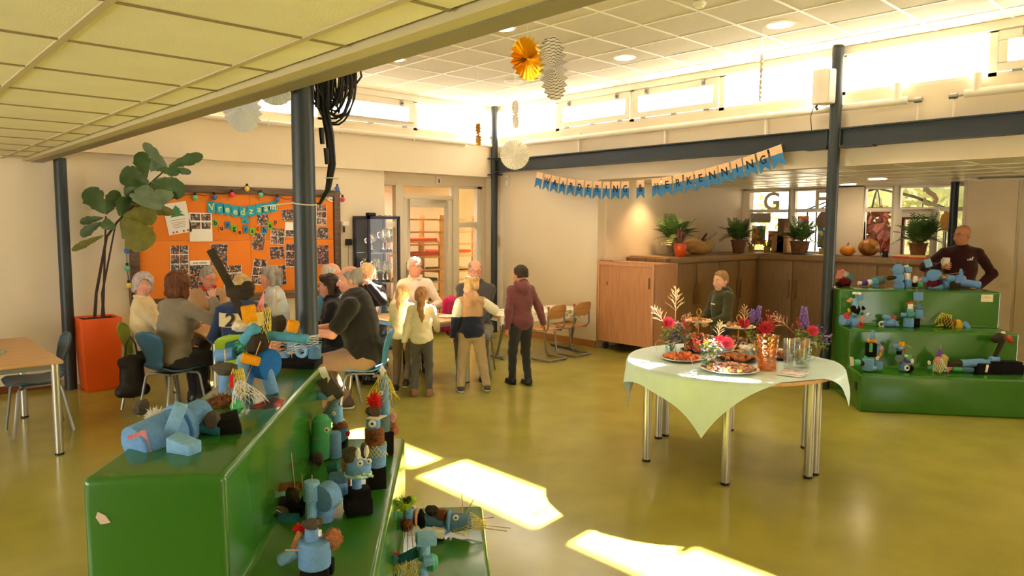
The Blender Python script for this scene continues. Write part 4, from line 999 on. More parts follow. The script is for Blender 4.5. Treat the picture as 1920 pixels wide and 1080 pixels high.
# loudspeaker
t = thing('loudspeaker', 'white loudspeaker on the dark steel column', 'loudspeaker', (7.77, 3.45, 3.27), rad(160))
MB().prism([(-.10, -.09), (.10, -.09), (.10, .02), (.05, .09), (-.05, .09), (-.10, .02)], .36, (0, 0, 0), (1, 0, 0), (0, 1, 0)).build('cabinet', mat('speaker_white', S(232, 226, 214), .5), t, bev=.012)
MB().prism([(-.09, .022), (-.044, .092), (.044, .092), (.09, .022)], .32, (0, 0.004, 0), (1, 0, 0), (0, 1, 0)).build('grille', mat('speaker_grille', S(214, 208, 198), .7, bump=(400, .5)), t)
MB().tube([(.0, -.09, -.12), (0, -.12, -.2), (0, -.1, -.22)], .014, 6).build('bracket', STEEL, t)
MB().tube([(.05, -.09, -.15), (.06, -.13, -.3), (.05, -.12, -.45)], .004, 5).build('cable', BLACK, t)

# paper fans
FSTR = mat('fan_chevron', S(240, 236, 232), .7); nt = FSTR.node_tree
tc = nt.nodes.new('ShaderNodeTexCoord'); sp = nt.nodes.new('ShaderNodeVectorMath'); sp.operation = 'LENGTH'; mm = nt.nodes.new('ShaderNodeMath'); mm.operation = 'MULTIPLY'; mm.inputs[1].default_value = 36
fr_ = nt.nodes.new('ShaderNodeMath'); fr_.operation = 'FRACT'; gt = nt.nodes.new('ShaderNodeMath'); gt.operation = 'GREATER_THAN'; gt.inputs[1].default_value = .72
mx = nt.nodes.new('ShaderNodeMix'); mx.data_type = 'RGBA'; mx.inputs[6].default_value = S(240, 236, 232); mx.inputs[7].default_value = S(120, 100, 104)
for a, b in ((tc.outputs['Object'], sp.inputs[0]), (sp.outputs['Value'], mm.inputs[0]), (mm.outputs[0], fr_.inputs[0]), (fr_.outputs[0], gt.inputs[0]), (gt.outputs[0], mx.inputs[0]), (mx.outputs[2], nt.nodes['Principled BSDF'].inputs['Base Color'])): nt.links.new(a, b)
GOLD = mat('gold_foil', S(250, 214, 110), .2, metal=1.0); GOLDP = mat('gold_paper', S(212, 156, 60), .35, metal=.6); FWH = mat('fan_white', S(242, 236, 228), .8); FBL = mat('fan_ice', S(220, 224, 240), .8)
def fan(label, loc, r, deg, m, n=28, depth=.02, cut=.5, zt=None, tilt=0):
    t = thing('paper_fan', label, 'paper fan', loc, rad(deg - 90), 'hanging paper fans')
    q = MB(); vs = [(0, 0, 0)]; N = 2 * n
    for i in range(N):
        a = 2 * PI * i / N; y = depth if i % 2 else -depth; rr = r * (1.0 if i % 2 else 1 - .08 * cut)
        vs.append((math.cos(a) * rr * .25, y * .35, math.sin(a) * rr * .25)); vs.append((math.cos(a) * rr, y, math.sin(a) * rr))
    fs = []
    for i in range(N):
        j = (i + 1) % N; fs += [(0, 1 + 2 * i, 1 + 2 * j), (1 + 2 * i, 2 + 2 * i, 2 + 2 * j, 1 + 2 * j)]
    q.add(vs, fs); b = q.build('pleated_disc', m, t, smooth=False); b.rotation_euler = (tilt, 0, 0)
    MB().sph((0, 0, 0), (.012, .012, .012), 8, 6).build('centre', m, t)
    MB().cyl((0, 0, r * .97), (0, 0, (zt or ZC) - loc[2] - .002), .0015, n=4).build('thread', WHITE, t)
fan('round pleated fan of shiny gold foil below the high ceiling', (4.0, 4.13, 3.085), .172, 268, GOLD, 22, .03, 1)
fan('large white pleated fan with grey chevrons beside the gold one', (4.42, 4.25, 3.09), .26, 290, FSTR, 24, .03, .6)
fan('white pleated fan hanging in front of the dark beam corner', (5.2, 5.55, 2.52), .155, 232, FWH, 40, .012, .3)
fan('thin white fan seen edge-on left of the corner window', (5.92, 6.31, 3.09), .165, 305, FWH, 26, .02, .8)
fan('small gold fan seen edge-on near the corner column', (5.91, 6.98, 2.916), .14, 312, GOLDP, 20, .025, .8)
fan('ice white fan hanging below the low ceiling edge, left one', (2.50, 6.0, 2.76), .21, 290, FBL, 22, .02, .5)
fan('ice white fan half hidden behind the low ceiling edge, right one', (2.90, 6.23, 3.03), .19, 262, FBL, 22, .02, .5)
fan('white fan seen exactly edge-on in front of the right-hand window', (6.65, 3.59, 3.235), .24, 300, FWH, 26, .012, .5)

# cable coil on the near column
t = thing('cable_bundle', 'bundle of black cables coiled and tied to the dark column', 'cables', (1.86, 3.36, 2.30))
rnd = random.Random(3)
for i in range(26):
    r_ = rnd.uniform(.13, .2); tw = rnd.uniform(0, PI); cx, cz = rnd.uniform(-.03, .05), rnd.uniform(.2, .3); el_ = rnd.uniform(.75, 1.3)
    a0 = rnd.uniform(0, 6)
    pts = []
    for k_ in range(22):
        a = 2 * PI * k_ / 22; h_ = math.cos(a) * r_ * .55
        pts.append((cx + h_ * math.cos(tw), h_ * math.sin(tw) + rnd.uniform(-.004, .004), cz + math.sin(a) * r_ * el_))
    MB().tube(pts, .0052, 5, closed=True).build('cable_loop', BLACK, t)
for i in range(9):
    o_ = rnd.uniform(-.02, .02); o3 = rnd.uniform(-.02, .02)
    MB().tube([(o_ - .02, o3, .32), (o_ - .03, o3, .1), (.0 + o_, o3, -.05), (.01 + o_ * .8, o3, -.2), (-.02 + o_ * .5, o3 * .5, -.33), (-.06, .02 + o3 * .4, -.40), (-.115, .04, -.405 + o_ * .3)], .006, 5).build('cable', BLACK, t)
MB().tube([(.07, -.04, .38), (.13, -.06, .33), (.14, -.07, .25), (.10, -.05, .19), (.05, -.02, .18)], .006, 5).build('cable', BLACK, t)
for p_ in (((-.055, 0, -.02), (-.05, 0, -.1)), ((-.03, .0, -.12), (-.025, 0, -.2)), ((-.07, .0, .17), (-.075, 0, .08))): MB().cyl(p_[0], p_[1], .014, .012, n=8).build('plug', BLACK, t)
MB().tube([(.015 * math.cos(a) * 2.3 - .0, .03 * math.sin(a), -.27) for a in np.linspace(0, 2 * PI, 14)[:-1]], .003, 4, closed=True).build('cable_tie', mat('tie_white', S(225, 216, 190), .5), t)
MB().tube([(-.14 + .06 * math.cos(a), .03 + .06 * math.sin(a), -.40 + .01 * math.sin(a)) for a in np.linspace(0, 2 * PI, 18)[:-1]] , .0032, 4, closed=True).build('cable_tie', mat('tie_white', S(225, 216, 190), .5), t)
MB().tube([(-.2, .04, -.40), (-.26, .12, -.41), (-.30, .18, -.418)], .003, 4).build('tie_tail', mat('tie_white', S(225, 216, 190), .5), t)

# ---------------- lettering
GLY = {}
def glyph(ch, size, m, ext=.0008):
    key = (ch, round(size, 4), m.name)
    if key in GLY: return GLY[key]
    c = bpy.data.curves.new('glyph', 'FONT'); c.body = ch; c.size = size; c.align_x = 'CENTER'; c.align_y = 'CENTER'; c.extrude = ext; c.resolution_u = 3; c.offset = size * .022
    o = bpy.data.objects.new('glyph', c); COL.objects.link(o)
    dg = bpy.context.evaluated_depsgraph_get(); me = bpy.data.meshes.new_from_object(o.evaluated_get(dg)); bpy.data.objects.remove(o)
    me.materials.clear(); me.materials.append(m); GLY[key] = me
    return me
INK = mat('ink_black', S(24, 22, 24), .7)
obj('numeral', glyph('2', .17, INK, .002), p4, (-.075, -.112, .922), (rad(80), 0, rad(-22))).scale = (1.25, 1, 1)
# bunting: hung between the far wall and the beam
KRAFT = mat('flag_kraft', S(232, 190, 146), .8, noise=(30, .08)); FBLUE = mat('flag_blue', S(44, 118, 176), .75, noise=(30, .08))
A_, B_ = V((7.80, 7.84, 2.60)), V((7.80, 3.93, 2.71))
pts = []
def bz(f):
    p = A_.lerp(B_, f); sag = .33 * 4 * f * (1 - f) * (1.0 - .1 * f); return V((p.x, p.y, p.z - sag * .86))
t = thing('letter_bunting', 'blue and kraft paper bunting reading WAARDERING & (H)ERKENNING below the beam', 'bunting')
MB().tube([bz(i / 40) for i in range(41)], .002, 4).build('string', WHITE, t)
txt = ['', 'W', 'A', 'A', 'R', 'D', 'E', 'R', 'I', 'N', 'G', None, '&', None, '(H)', 'E', 'R', 'K', 'E', 'N', 'N', 'I', 'N', 'G', '']
N_ = len(txt)
slots = []; x = 0
for c_ in txt:
    wd = .55 if c_ is None else 1.0
    slots.append((x + wd / 2, c_)); x += wd
for u_, c_ in slots:
    if c_ is None: continue
    f = u_ / x; p = bz(f); tg = (bz(min(f + .01, 1)) - bz(max(f - .01, 0))).normalized()
    roll = math.atan2(tg.z, -tg.y)
    w2 = .072; h1, h2 = .092, .245
    fl = MB()
    fl.prism([(-w2, 0), (-w2, -h1), (w2, -h1), (w2, 0)], .002, (0, 0, 0), (1, 0, 0), (0, 0, 1), 0)
    fl.prism([(-w2, -h1), (-w2, -h2), (0, -h2 + .06), (w2, -h2), (w2, -h1)], .002, (0, 0, 0), (1, 0, 0), (0, 0, 1), 1)
    o = fl.build('flag', [KRAFT, FBLUE], t, smooth=False)
    o.matrix_world = Matrix.Translation(p) @ Matrix.Rotation(rad(-90), 4, 'Z') @ Matrix.Rotation(-roll, 4, 'Y') @ Matrix.Rotation(random.uniform(-.15, .15), 4, 'Z')
    if c_:
        g = obj('letter', glyph(c_, .135 if len(c_) == 1 else .09, INK), o, (0, -.002, -.105), (rad(90), 0, 0))
        g.scale = (.9, 1, 1) if len(c_) == 1 else (.7, 1.2, 1)

# notice board
t = thing('notice_board', 'large orange notice board in a weathered wooden frame', 'notice board')
bx0, bx1, bz0, bz1 = 2.40, 5.10, .80, 2.25
FW = wood('frame_driftwood', S(118, 94, 74), S(84, 66, 52), (2, 12, 12))
ORG = mat('board_orange', S(242, 136, 44), .9, noise=(60, .06), bump=(300, .3))
xm, zm = 3.82, 1.58
for a0, a1 in ((bx0 + .1, xm), (xm, bx1 - .1)):
    for c0, c1 in ((bz0 + .1, zm), (zm, bz1 - .09)):
        MB().bb((a0 + .0015, 9.015, c0 + .0015), (a1 - .0015, 9.04, c1 - .0015)).build('felt_panel', ORG, t, bev=.002)
for a, b in (((bx0, 8.99, bz0), (bx0 + .1, 9.05, bz1)), ((bx1 - .09, 8.99, bz0), (bx1, 9.05, bz1)), ((bx0 + .1, 8.99, bz1 - .09), (bx1 - .09, 9.05, bz1)), ((bx0 + .1, 8.99, bz0), (bx1 - .09, 9.05, bz0 + .1))):
    MB().bb(a, b).build('frame_board', FW, t, bev=.004)
CO = [S(70, 60, 58), S(190, 150, 120), S(60, 84, 120), S(150, 60, 56), S(210, 205, 200), S(54, 92, 64), S(34, 30, 34), S(200, 130, 70)]
CO2 = [S(28, 24, 28), S(120, 40, 48), S(160, 110, 80), S(50, 50, 84), S(210, 190, 180), S(84, 40, 60)]
def photo_sheet(label, x, z, w, h, tilt, grid, seed, paper=True, dark=False):
    t = thing('pinned_photo_sheet', label, 'photo', (x, 9.006, z), 0, 'sheets pinned on the notice board'); t.rotation_euler = (0, rad(tilt), 0)
    MB().box((0, 0, 0), (w, .003, h)).build('sheet', WHITE, t, smooth=False)
    for (a, b, c, d) in grid:
        o = MB().box(((a + c) / 2 * w, -.0022, (b + d) / 2 * h), ((c - a) * w, .0015, (d - b) * h)).build('photo', print_mat('print_%d' % seed, 58, CO2 if dark else CO, seed), t, smooth=False); seed += .37
    return t
def G_(n, m_, g=.03, b0=-.5, b1=.5):
    return [(-.5 + g + i * (1 - g) / n, b0 + (b1 - b0) * (j / m_) + g, -.5 + (i + 1) * (1 - g) / n, b0 + (b1 - b0) * ((j + 1) / m_)) for i in range(n) for j in range(m_)]
full = [(-.49, -.49, .49, .49)]
items = [('sheet with two rows of photos and a blank strip', 3.204, 1.744, .27, .35, 0, G_(2, 2, .06, -.12, .46), False),
         ('contact sheet of six photos low on the left half', 2.942, 1.355, .21, .34, 1, G_(2, 3), False),
         ('tall photo of a man in a blue shirt hidden by the dark foam', 3.412, 1.401, .21, .27, 3, full, False),
         ('photo just below the ampersand on the right', 3.985, 1.853, .15, .17, -3, full, False),
         ('tilted portrait photo in the middle of the board', 3.92, 1.559, .16, .22, 9, full, False),
         ('collage next to the tilted portrait', 4.181, 1.625, .19, .21, 4, G_(2, 2), False),
         ('wide dark photo of a dim room', 4.168, 1.409, .20, .16, -1, full, True),
         ('tilted strip of five photos at the bottom', 3.916, 1.167, .18, .33, 10, G_(2, 3), True),
         ('collage with a bright table at the bottom', 3.576, 1.114, .22, .30, 2, G_(1, 3), False),
         ('small outdoor photo at the upper right', 4.336, 1.906, .17, .15, -2, full, False),
         ('sheet with white text above a photo next to the column', 4.362, 1.709, .15, .20, 0, [(-.45, -.45, .45, -.02)], False),
         ('column of three dim photos left of the steel column', 4.361, 1.369, .15, .31, 2, G_(1, 3), True),
         ('dark night photo above the bob haired woman', 4.183, 1.113, .20, .26, -3, full, True),
         ('contact sheet of six green photos at the right edge', 4.816, 1.911, .15, .28, 1, G_(2, 3), False),
         ('green group photo at the right edge', 4.827, 1.664, .17, .16, 2, full, False),
         ('red and purple photo at the right edge', 4.829, 1.364, .17, .27, -2, full, True),
         ('photo behind the grey haired woman with glasses', 3.164, 1.133, .22, .30, 0, full, False)]
for i, (lb, x_, z_, w_, h_, tl, gr, dk) in enumerate(items):
    photo_sheet(lb, x_, z_, w_, h_, tl, gr, 11 + i * 3, dark=dk)
x_, z_ = (2.935, 1.851)
t = thing('tree_drawing', 'white sheet with a drawn Christmas tree at the left of the board', 'drawing', (x_, 9.006, z_)); t.rotation_euler = (0, rad(-10), 0)
MB().box((0, 0, 0), (.27, .003, .37)).build('sheet', WHITE, t, smooth=False)
TG = mat('tree_green', S(70, 140, 96), .8)
for k_, (z0, w_) in enumerate(((.02, .09), (.06, .07), (.095, .05))): MB().prism([(-w_, z0), (w_, z0), (0, z0 + .06)], .001, (.005, -.0025 - k_ * .0003, 0), (1, 0, 0), (0, 0, 1)).build('tree_tier', TG, t, smooth=False)
for z0 in (-.02, -.05, -.07, -.09, -.11): MB().box((0, -.002, z0), (.18 - abs(z0) * .4, .001, .006)).build('text_line', mat('text_grey', S(170, 150, 150), .8), t, smooth=False)
for x0 in (-.08, -.04, .04, .09): MB().sph((x0, -.002, -.16), (.013, .001, .013), 8, 5).build('red_mark', mat('mark_red', S(206, 70, 60), .8), t)
x_, z_ = (3.177, 1.309)
t = thing('paper_strip', 'small white paper strip with a line of text on the board', 'paper', (x_, 9.006, z_)); MB().box((0, 0, 0), (.24, .003, .06)).build('sheet', WHITE, t, smooth=False)
for i in range(11):
    if i != 4: MB().box((-.075 + .015 * i, -.002, 0), (.009, .001, .016)).build('letter_mark', INK, t, smooth=False)
t = thing('corner_fan', 'small paper rosette with coloured edge in the upper right board corner', 'paper decoration', ((4.991, 2.162)[0], 9.0, (4.991, 2.162)[1] + .06))
MB().prism([(0, 0)] + [(-.13 * math.cos(a), -.13 * math.sin(a)) for a in np.linspace(0, PI / 2, 9)], .003, (0, 0, 0), (1, 0, 0), (0, 0, 1)).build('rosette', WHITE, t, smooth=False)
MB().prism([(0, 0)] + [(-.075 * math.cos(a), -.075 * math.sin(a)) for a in np.linspace(0, PI / 2, 9)], .003, (0, -.002, 0), (1, 0, 0), (0, 0, 1)).build('rosette_centre', mat('rosette_blue', S(120, 190, 214), .8), t, smooth=False)
for i in range(7):
    a = PI / 2 * (i + .5) / 7; MB().prism([(-.01, -.01), (.01, -.01), (.01, .01), (-.01, .01)], .002, (-.105 * math.cos(a), -.0025, -.105 * math.sin(a)), (1, 0, 0), (0, 0, 1)).build('colour_spot', mat('spot_%d' % (i % 3), (S(210, 60, 60), S(240, 200, 60), S(80, 170, 110))[i % 3], .8), t, smooth=False)
# Vreedzaam flags
BFL = mat('flag_turquoise', S(44, 164, 196), .8); CRM = mat('letter_pale', S(214, 222, 150), .8)
t = thing('word_bunting', 'turquoise flags reading Vreedzaam on the notice board', 'bunting')
pp = [(3.339, 1.991), (3.436, 1.98), (3.528, 1.969), (3.628, 1.944), (3.723, 1.939), (3.833, 1.954), (3.939, 1.976), (4.031, 1.991), (4.126, 2.014)]
MB().tube([((3.202, 2.072)[0], 9.0, (3.202, 2.072)[1])] + [(a, 9.0, b + .068) for a, b in pp] + [((4.244, 2.085)[0], 9.0, (4.244, 2.085)[1])], .0025, 4).build('string', mat('twine', S(190, 140, 90), .8), t)
for i, ((x_, z_), c_) in enumerate(zip(pp, 'Vreedzaam')):
    o = MB().prism([(-.048, .065), (-.055, -.05), (0, -.085), (.055, -.05), (.048, .065)], .002, (0, 0, 0), (1, 0, 0), (0, 0, 1)).build('flag', BFL, t, smooth=False); o.location = (x_, 9.0, z_); o.rotation_euler = (0, rad((-8, -6, -4, -2, 0, 3, 5, 6, 8)[i]), 0)
    obj('letter', glyph(c_, .115, CRM), o, (0, -.003, -.005), (rad(90), 0, 0))
x_, z_ = (3.754, 1.838)
o = obj('ampersand', glyph('&', .17, BFL, .003)); o.location = (x_, 9.0, z_); o.rotation_euler = (rad(90), 0, 0); tag(o, 'turquoise ampersand cut-out between the two words on the board', 'letter')
cc = {'g': mat('card_green', S(124, 190, 40), .8), 'o': mat('card_orange', S(246, 130, 30), .8), 'b': mat('card_blue', S(44, 140, 190), .8)}
for i, (c_, (x_, z_), k_) in enumerate(zip('burgerschap', [(3.378, 1.796), (3.452, 1.734), (3.529, 1.773), (3.608, 1.73), (3.678, 1.683), (3.757, 1.717), (3.84, 1.696), (3.914, 1.73), (4.002, 1.706), (4.079, 1.765), (4.153, 1.817)], 'gobgobgobgo')):
    t = thing('letter_card', '%s card with the letter %s, number %s in the word burgerschap' % ({'g': 'green', 'o': 'orange', 'b': 'blue'}[k_], c_, ('one', 'two', 'three', 'four', 'five', 'six', 'seven', 'eight', 'nine', 'ten', 'eleven')[i]), 'letter card', (x_, 9.004, z_), 0, 'burgerschap letter cards')
    t.rotation_euler = (0, rad(random.uniform(-5, 5)), 0)
    MB().box((0, 0, 0), (.066, .003, .092)).build('card', cc[k_], t, smooth=False)
    obj('letter', glyph(c_, .085, INK), t, (0, -.003, 0), (rad(90), 0, 0))
# string of coloured bulbs
t = thing('bulb_garland', 'string of coloured party bulbs around the notice board', 'string lights')
bulbs = [((2.365, 1.079), 'y'), ((2.356, 1.276), 'g'), ((2.359, 1.477), 'b'), ((2.384, 1.707), 'p'), ((2.92, 2.115), 'y'), ((3.134, 2.096), 'g'), ((3.362, 2.109), 'b'), ((3.58, 2.148), 'p'), ((3.772, 2.228), 'y'), ((3.951, 2.153), 'g'), ((4.172, 2.104), 'b'), ((4.393, 2.075), 'p'), ((4.829, 2.136), 'g'), ((5.042, 2.274), 'b'), ((5.122, 2.129), 'p')]
BC = {k_: mat('bulb_' + k_, c_, .25) for k_, c_ in dict(y=S(240, 208, 90), g=S(110, 196, 164), b=S(74, 112, 180), p=S(226, 60, 100)).items()}
pp = [V((b[0], 8.965, b[1])) for b, _ in bulbs]
cp = []
for i, p in enumerate(pp):
    cp.append(p + V((0, 0, .045)))
    if i < len(pp) - 1: m_ = (p + pp[i + 1]) / 2; cp.append(m_ + V((0, 0, .02)))
MB().tube([pp[0] + V((.03, .03, -.7))] + cp, .004, 5).build('cable', BLACK, t)
for (b, k_), p in zip(bulbs, pp):
    dr = V((0, 0, 1))
    q = MB().sph(p, (.031, .031, .036), 12, 8).build('bulb', BC[k_], t)
    MB().cyl(p + V((0, 0, .03)), p + V((0, 0, .062)), .015, n=10).build('socket', BLACK, q)
# small things on the wall
x_, z_ = (5.237, 1.534)
t = thing('power_adapter', 'black power adapter with a hanging cord on the wall right of the board', 'adapter', (x_, 9.05, z_)); MB().box((0, -.03, 0), (.085, .06, .09)).build('housing', BLACK, t, bev=.01); MB().tube([(0, -.03, -.04), (.0, -.02, -.25), (.012, -.015, -.6), (.0, -.015, -.9)], .003, 4).build('cord', BLACK, t)
x_, z_ = (5.166, 1.774)
t = thing('wall_sensor', 'small cream wall bracket with a dark stub right of the board', 'sensor', (x_, 9.05, z_)); MB().box((0, -.05, .02), (.09, .1, .06)).build('bracket', PIPE, t, bev=.008); MB().cyl((-.02, -.07, -.02), (-.02, -.07, -.1), .014, n=8).build('stub', BLACK, t)
t = thing('alarm_button', 'small cream alarm box with a red bar above the glazed door', 'alarm', (6.98, 9.25, 2.49)); MB().box((0, -.015, 0), (.09, .03, .11)).build('box', PIPE, t, bev=.004); MB().box((.01, -.032, -.015), (.022, .004, .06)).build('bar', mat('alarm_red', S(110, 24, 20), .4), t)
t = thing('motion_sensor', 'small white motion sensor under the beam next to the corner column', 'sensor', (8.0, 8.68, 2.5)); MB().box((-.03, 0, 0), (.06, .07, .17)).build('housing', PIPE, t, bev=.01); MB().box((-.062, 0, .03), (.004, .04, .05)).build('lens', mat('lens_grey', S(200, 196, 186), .3), t)
# ================================================================ FOAM FIGURES ON THE PODIUMS
FM = {k_: foam('foam_' + k_, c_) for k_, c_ in dict(blue=S(112, 158, 212), blue2=S(136, 184, 226), blue3=S(92, 132, 166), royal=S(38, 104, 186), teal=S(44, 104, 112), teal2=S(88, 160, 192), grey=S(86, 78, 68), dark=S(62, 54, 42), greyt=S(110, 136, 142), black=S(22, 20, 18), mint=S(90, 200, 130), mintg=S(88, 178, 128), orange=S(246, 166, 30), cream=S(226, 214, 190), creamp=S(238, 228, 206), white=S(240, 236, 228), pink=S(236, 150, 160), red=S(218, 34, 34), redf=S(190, 84, 60), winef=S(104, 26, 34), purple=S(104, 70, 150), yellowf=S(220, 186, 60), limef=S(176, 172, 96), coirf=S(150, 92, 54), peach=S(226, 160, 120)).items()}
FM['coir'] = mat('coir_brown', S(140, 84, 46), .95, noise=(90, .5), bump=(200, .9)); FM['coirp'] = mat('coir_pale', S(196, 128, 82), .95, noise=(90, .35), bump=(200, .9))
FM['yellow'] = mat('net_yellow', S(230, 206, 62), .6); FM['mintnet'] = mat('net_mint', S(90, 176, 140), .6); FM['lime'] = mat('fluff_lime', S(176, 204, 40), .9)
FM['redfilm'] = glass('film_red', (.95, .42, .32, 1), .08, .2)
FM['check'] = mat('scarf_check', S(60, 150, 120), .8, noise=(90, .8), c2=S(220, 235, 225))
STICK = wood('skewer_wood', S(218, 176, 120), S(196, 150, 96))
def sculpt(name, label, loc, group): return thing(name, label, 'foam figure', loc, rad(-42.96), group)
def NO(t, a, b, r, c, n='foam_tube', r2=None):
    a = V(a); b = V(b)
    # keep the tube above the surface it stands on
    return MB().cyl(a, b, r, r2, n=18).build(n, FM[c], t, bev=min(.004, r * .2), seg=2, ang=50)
def BX(t, c, d, rot, col, n): return MB().box(c, d, Euler([rad(q) for q in rot])).build(n, FM[col], t, bev=min(.004, min(d) * .15))
CHN = [0]
def CH(t, c, r, col, n):
    CHN[0] += 1; rn = random.Random(CHN[0]); ph = [rn.uniform(0, 6) for _ in range(4)]
    q = MB().sph(c, r, 9, 6, fn=lambda d: 1 + .22 * math.sin(3 * d.x + ph[0]) * math.sin(2.5 * d.z + ph[1]) + .14 * math.sin(5 * d.y + ph[2]))
    return q.build(n, FM[col], t, ang=28)
def ST(t, a, b, n): return MB().cyl(a, b, .0022, n=5).build(n, STICK, t)
def EY(t, c, r):
    c = V(c); e = MB().cyl(c, c + V((0, -.006, 0)), r, n=16).build('button_eye', FM['white'], t, bev=.001)
    MB().cyl(c + V((0, -.006, 0)), c + V((0, -.0075, 0)), r * .35, n=10).build('pupil', BLACK, e)
def NT(t, a, b, r0, r1, col, n):
    a = V(a); b = V(b); q = MB(); d = b - a; x, y = q._fr(d); K = 16 if r1 > .03 or r0 > .03 else 11; L = 9; rn = random.Random(int(r1 * 9999)); w = .0011 if r1 > .035 else .0009
    if a.length < 3 and t.location.length > 5: w = .0016
    for sg in (-1, 1):
        for k_ in range(K):
            pts = []
            for i in range(L):
                f = i / (L - 1); an = 2 * PI * (k_ + sg * f * 2.6) / K; r = (r0 + (r1 - r0) * f) * (1 + .10 * math.sin(an * 3 + f * 5))
                pts.append(a + d * f + (x * math.cos(an) + y * math.sin(an)) * r)
            q.tube(pts, w, 3, cap=False)
    return tag(q.build(n, FM[col], t, smooth=False), kind='stuff')
def TF(t, c, r, col, n, fz):
    rn = random.Random(int(r * 99991) + len(col)); q = MB(); c = V(c); K = 150 if r > .015 else 50; fl = .55; tr = .06
    if 'coir' in col: K = int(K * 2.2); fl = .3; tr = .03
    q.sph(c, (r * .78, r * .78, r * .78 * fz), 10, 7, fn=lambda d: 1 + .15 * math.sin(7 * d.x) * math.sin(8 * d.z))
    for i in range(K):
        z = rn.uniform(-1, 1); a = rn.uniform(0, 2 * PI); s_ = math.sqrt(1 - z * z); d = V((s_ * math.cos(a), s_ * math.sin(a), z * fz)); e = V((rn.uniform(-.4, .4), rn.uniform(-.4, .4), rn.uniform(-.4, .4)))
        p = c + d * r * .6; q.tube([p, p + (d + e * .4) * r * (fl - .1), p + (d + e) * r * fl], [r * tr, r * tr * .8, r * .012], 3, cap=False)
    return tag(q.build(n, FM[col], t), kind='stuff')
def LF(t, a, b, w, col, n):
    a = V(a); b = V(b); d = b - a; s_ = V((1, 0, 0))
    return MB().surf(lambda u, v: a + d * v + s_ * ((u - .5) * 2 * w * math.sin(PI * (v * .9 + .08)) ** .7) + V((0, -.003 - .006 * math.cos((u - .5) * PI), 0)), 4, 8, thick=.0012).build(n, FM[col], t, ang=60)
def SH(t, pts, col, n):
    P = [V(p) for p in pts]; k_ = len(P); nn = (P[1] - P[0]).cross(P[2] - P[0]); nn = nn.normalized() * .0012 if nn.length > 1e-9 else V((0, .0012, 0))
    q = MB(); q.add([p + nn for p in P] + [p - nn for p in P], [tuple(range(k_)), tuple(range(2 * k_ - 1, k_ - 1, -1))] + [(i, k_ + i, k_ + (i + 1) % k_, (i + 1) % k_) for i in range(k_)])
    return q.build(n, FM[col], t, smooth=False)
def RG(t, c, R, r, col, n, ax):
    c = V(c); e = {'y': (V((1, 0, 0)), V((0, 0, 1))), 'z': (V((1, 0, 0)), V((0, 1, 0))), 'x': (V((0, 1, 0)), V((0, 0, 1)))}[ax]
    return MB().tube([c + e[0] * R * math.cos(a) + e[1] * R * math.sin(a) for a in np.linspace(0, 2 * PI, 19)[:-1]], r, 7, closed=True).build(n, FM[col], t)
t = sculpt('foam_figure', 'lying blue foam figure with crossed wings, nearest on the top step', (0.690, 2.354, 1.100), 'foam figures on the near podium')
NO(t, (-0.067, -0.030, 0.009), (0.008, 0.100, 0.036), 0.0651, 'blue', 'head')
NO(t, (0.005, 0.100, 0.034), (0.014, 0.125, 0.038), 0.0734, 'blue', 'rim')
NO(t, (0.014, 0.125, 0.038), (0.053, 0.200, 0.048), 0.0584, 'blue', 'body')
BX(t, (0.036, 0.030, 0.079), (0.040, 0.050, 0.103), (0, 22, 20), 'blue2', 'wing')
BX(t, (0.098, -0.050, 0.016), (0.093, 0.050, 0.057), (10, 12, -20), 'blue2', 'wing')
NO(t, (0.048, 0.170, 0.042), (0.134, 0.190, 0.015), 0.0217, 'teal', 'leg')
NO(t, (0.061, 0.130, 0.028), (0.140, 0.130, 0.017), 0.0200, 'teal', 'leg')
NO(t, (0.105, 0.130, 0.017), (0.129, 0.150, 0.022), 0.0217, 'blue2', 'sock')
CH(t, (0.115, 0.120, 0.054), (0.025, 0.022, 0.030), 'grey', 'foam_chunk')
BX(t, (0.155, 0.160, 0.025), (0.067, 0.067, 0.070), (12, -12, 20), 'black', 'foot')
CH(t, (-0.202, 0.280, 0.052), (0.030, 0.023, 0.027), 'grey', 'foam_chunk')
TF(t, (-0.131, 0.240, 0.029), 0.0317, 'white', 'beard', 1.00)
SH(t, [(-0.061, -0.075, 0.056), (-0.022, -0.050, 0.069), (-0.016, -0.050, 0.059), (-0.055, -0.075, 0.043)], 'pink', 'tape')
SH(t, [(-0.032, -0.056, 0.067), (-0.015, -0.056, 0.068), (-0.002, -0.050, 0.000), (-0.019, -0.050, 0.000)], 'pink', 'tape')
t = sculpt('foam_figure', 'foam figure with coir nest and white lace skirt on the top step', (1.091, 2.779, 1.100), 'foam figures on the near podium')
NO(t, (-0.026, -0.000, 0.036), (-0.024, 0.000, 0.106), 0.0294, 'blue', 'body')
NO(t, (-0.011, -0.000, 0.000), (-0.015, 0.000, 0.038), 0.0315, 'blue', 'body')
CH(t, (-0.029, -0.000, 0.128), (0.044, 0.029, 0.027), 'grey', 'hat')
ST(t, (-0.027, -0.000, 0.136), (-0.029, 0.000, 0.206), 'skewer')
NT(t, (0.021, 0.000, 0.132), (0.006, -0.000, 0.026), 0.0189, 0.0462, 'yellow', 'net')
TF(t, (-0.023, -0.060, 0.004), 0.0672, 'coir', 'nest', 0.62)
NT(t, (0.032, -0.020, 0.081), (0.098, -0.100, 0.000), 0.0126, 0.0714, 'white', 'lace_skirt')
CH(t, (0.051, -0.100, 0.000), (0.027, 0.023, 0.029), 'mint', 'green_chunk')
SH(t, [(0.105, -0.120, 0.000), (0.096, -0.080, 0.000), (0.150, 0.020, 0.011), (0.196, 0.020, 0.000), (0.215, -0.080, 0.000), (0.166, -0.120, 0.000)], 'redfilm', 'film_sheet')
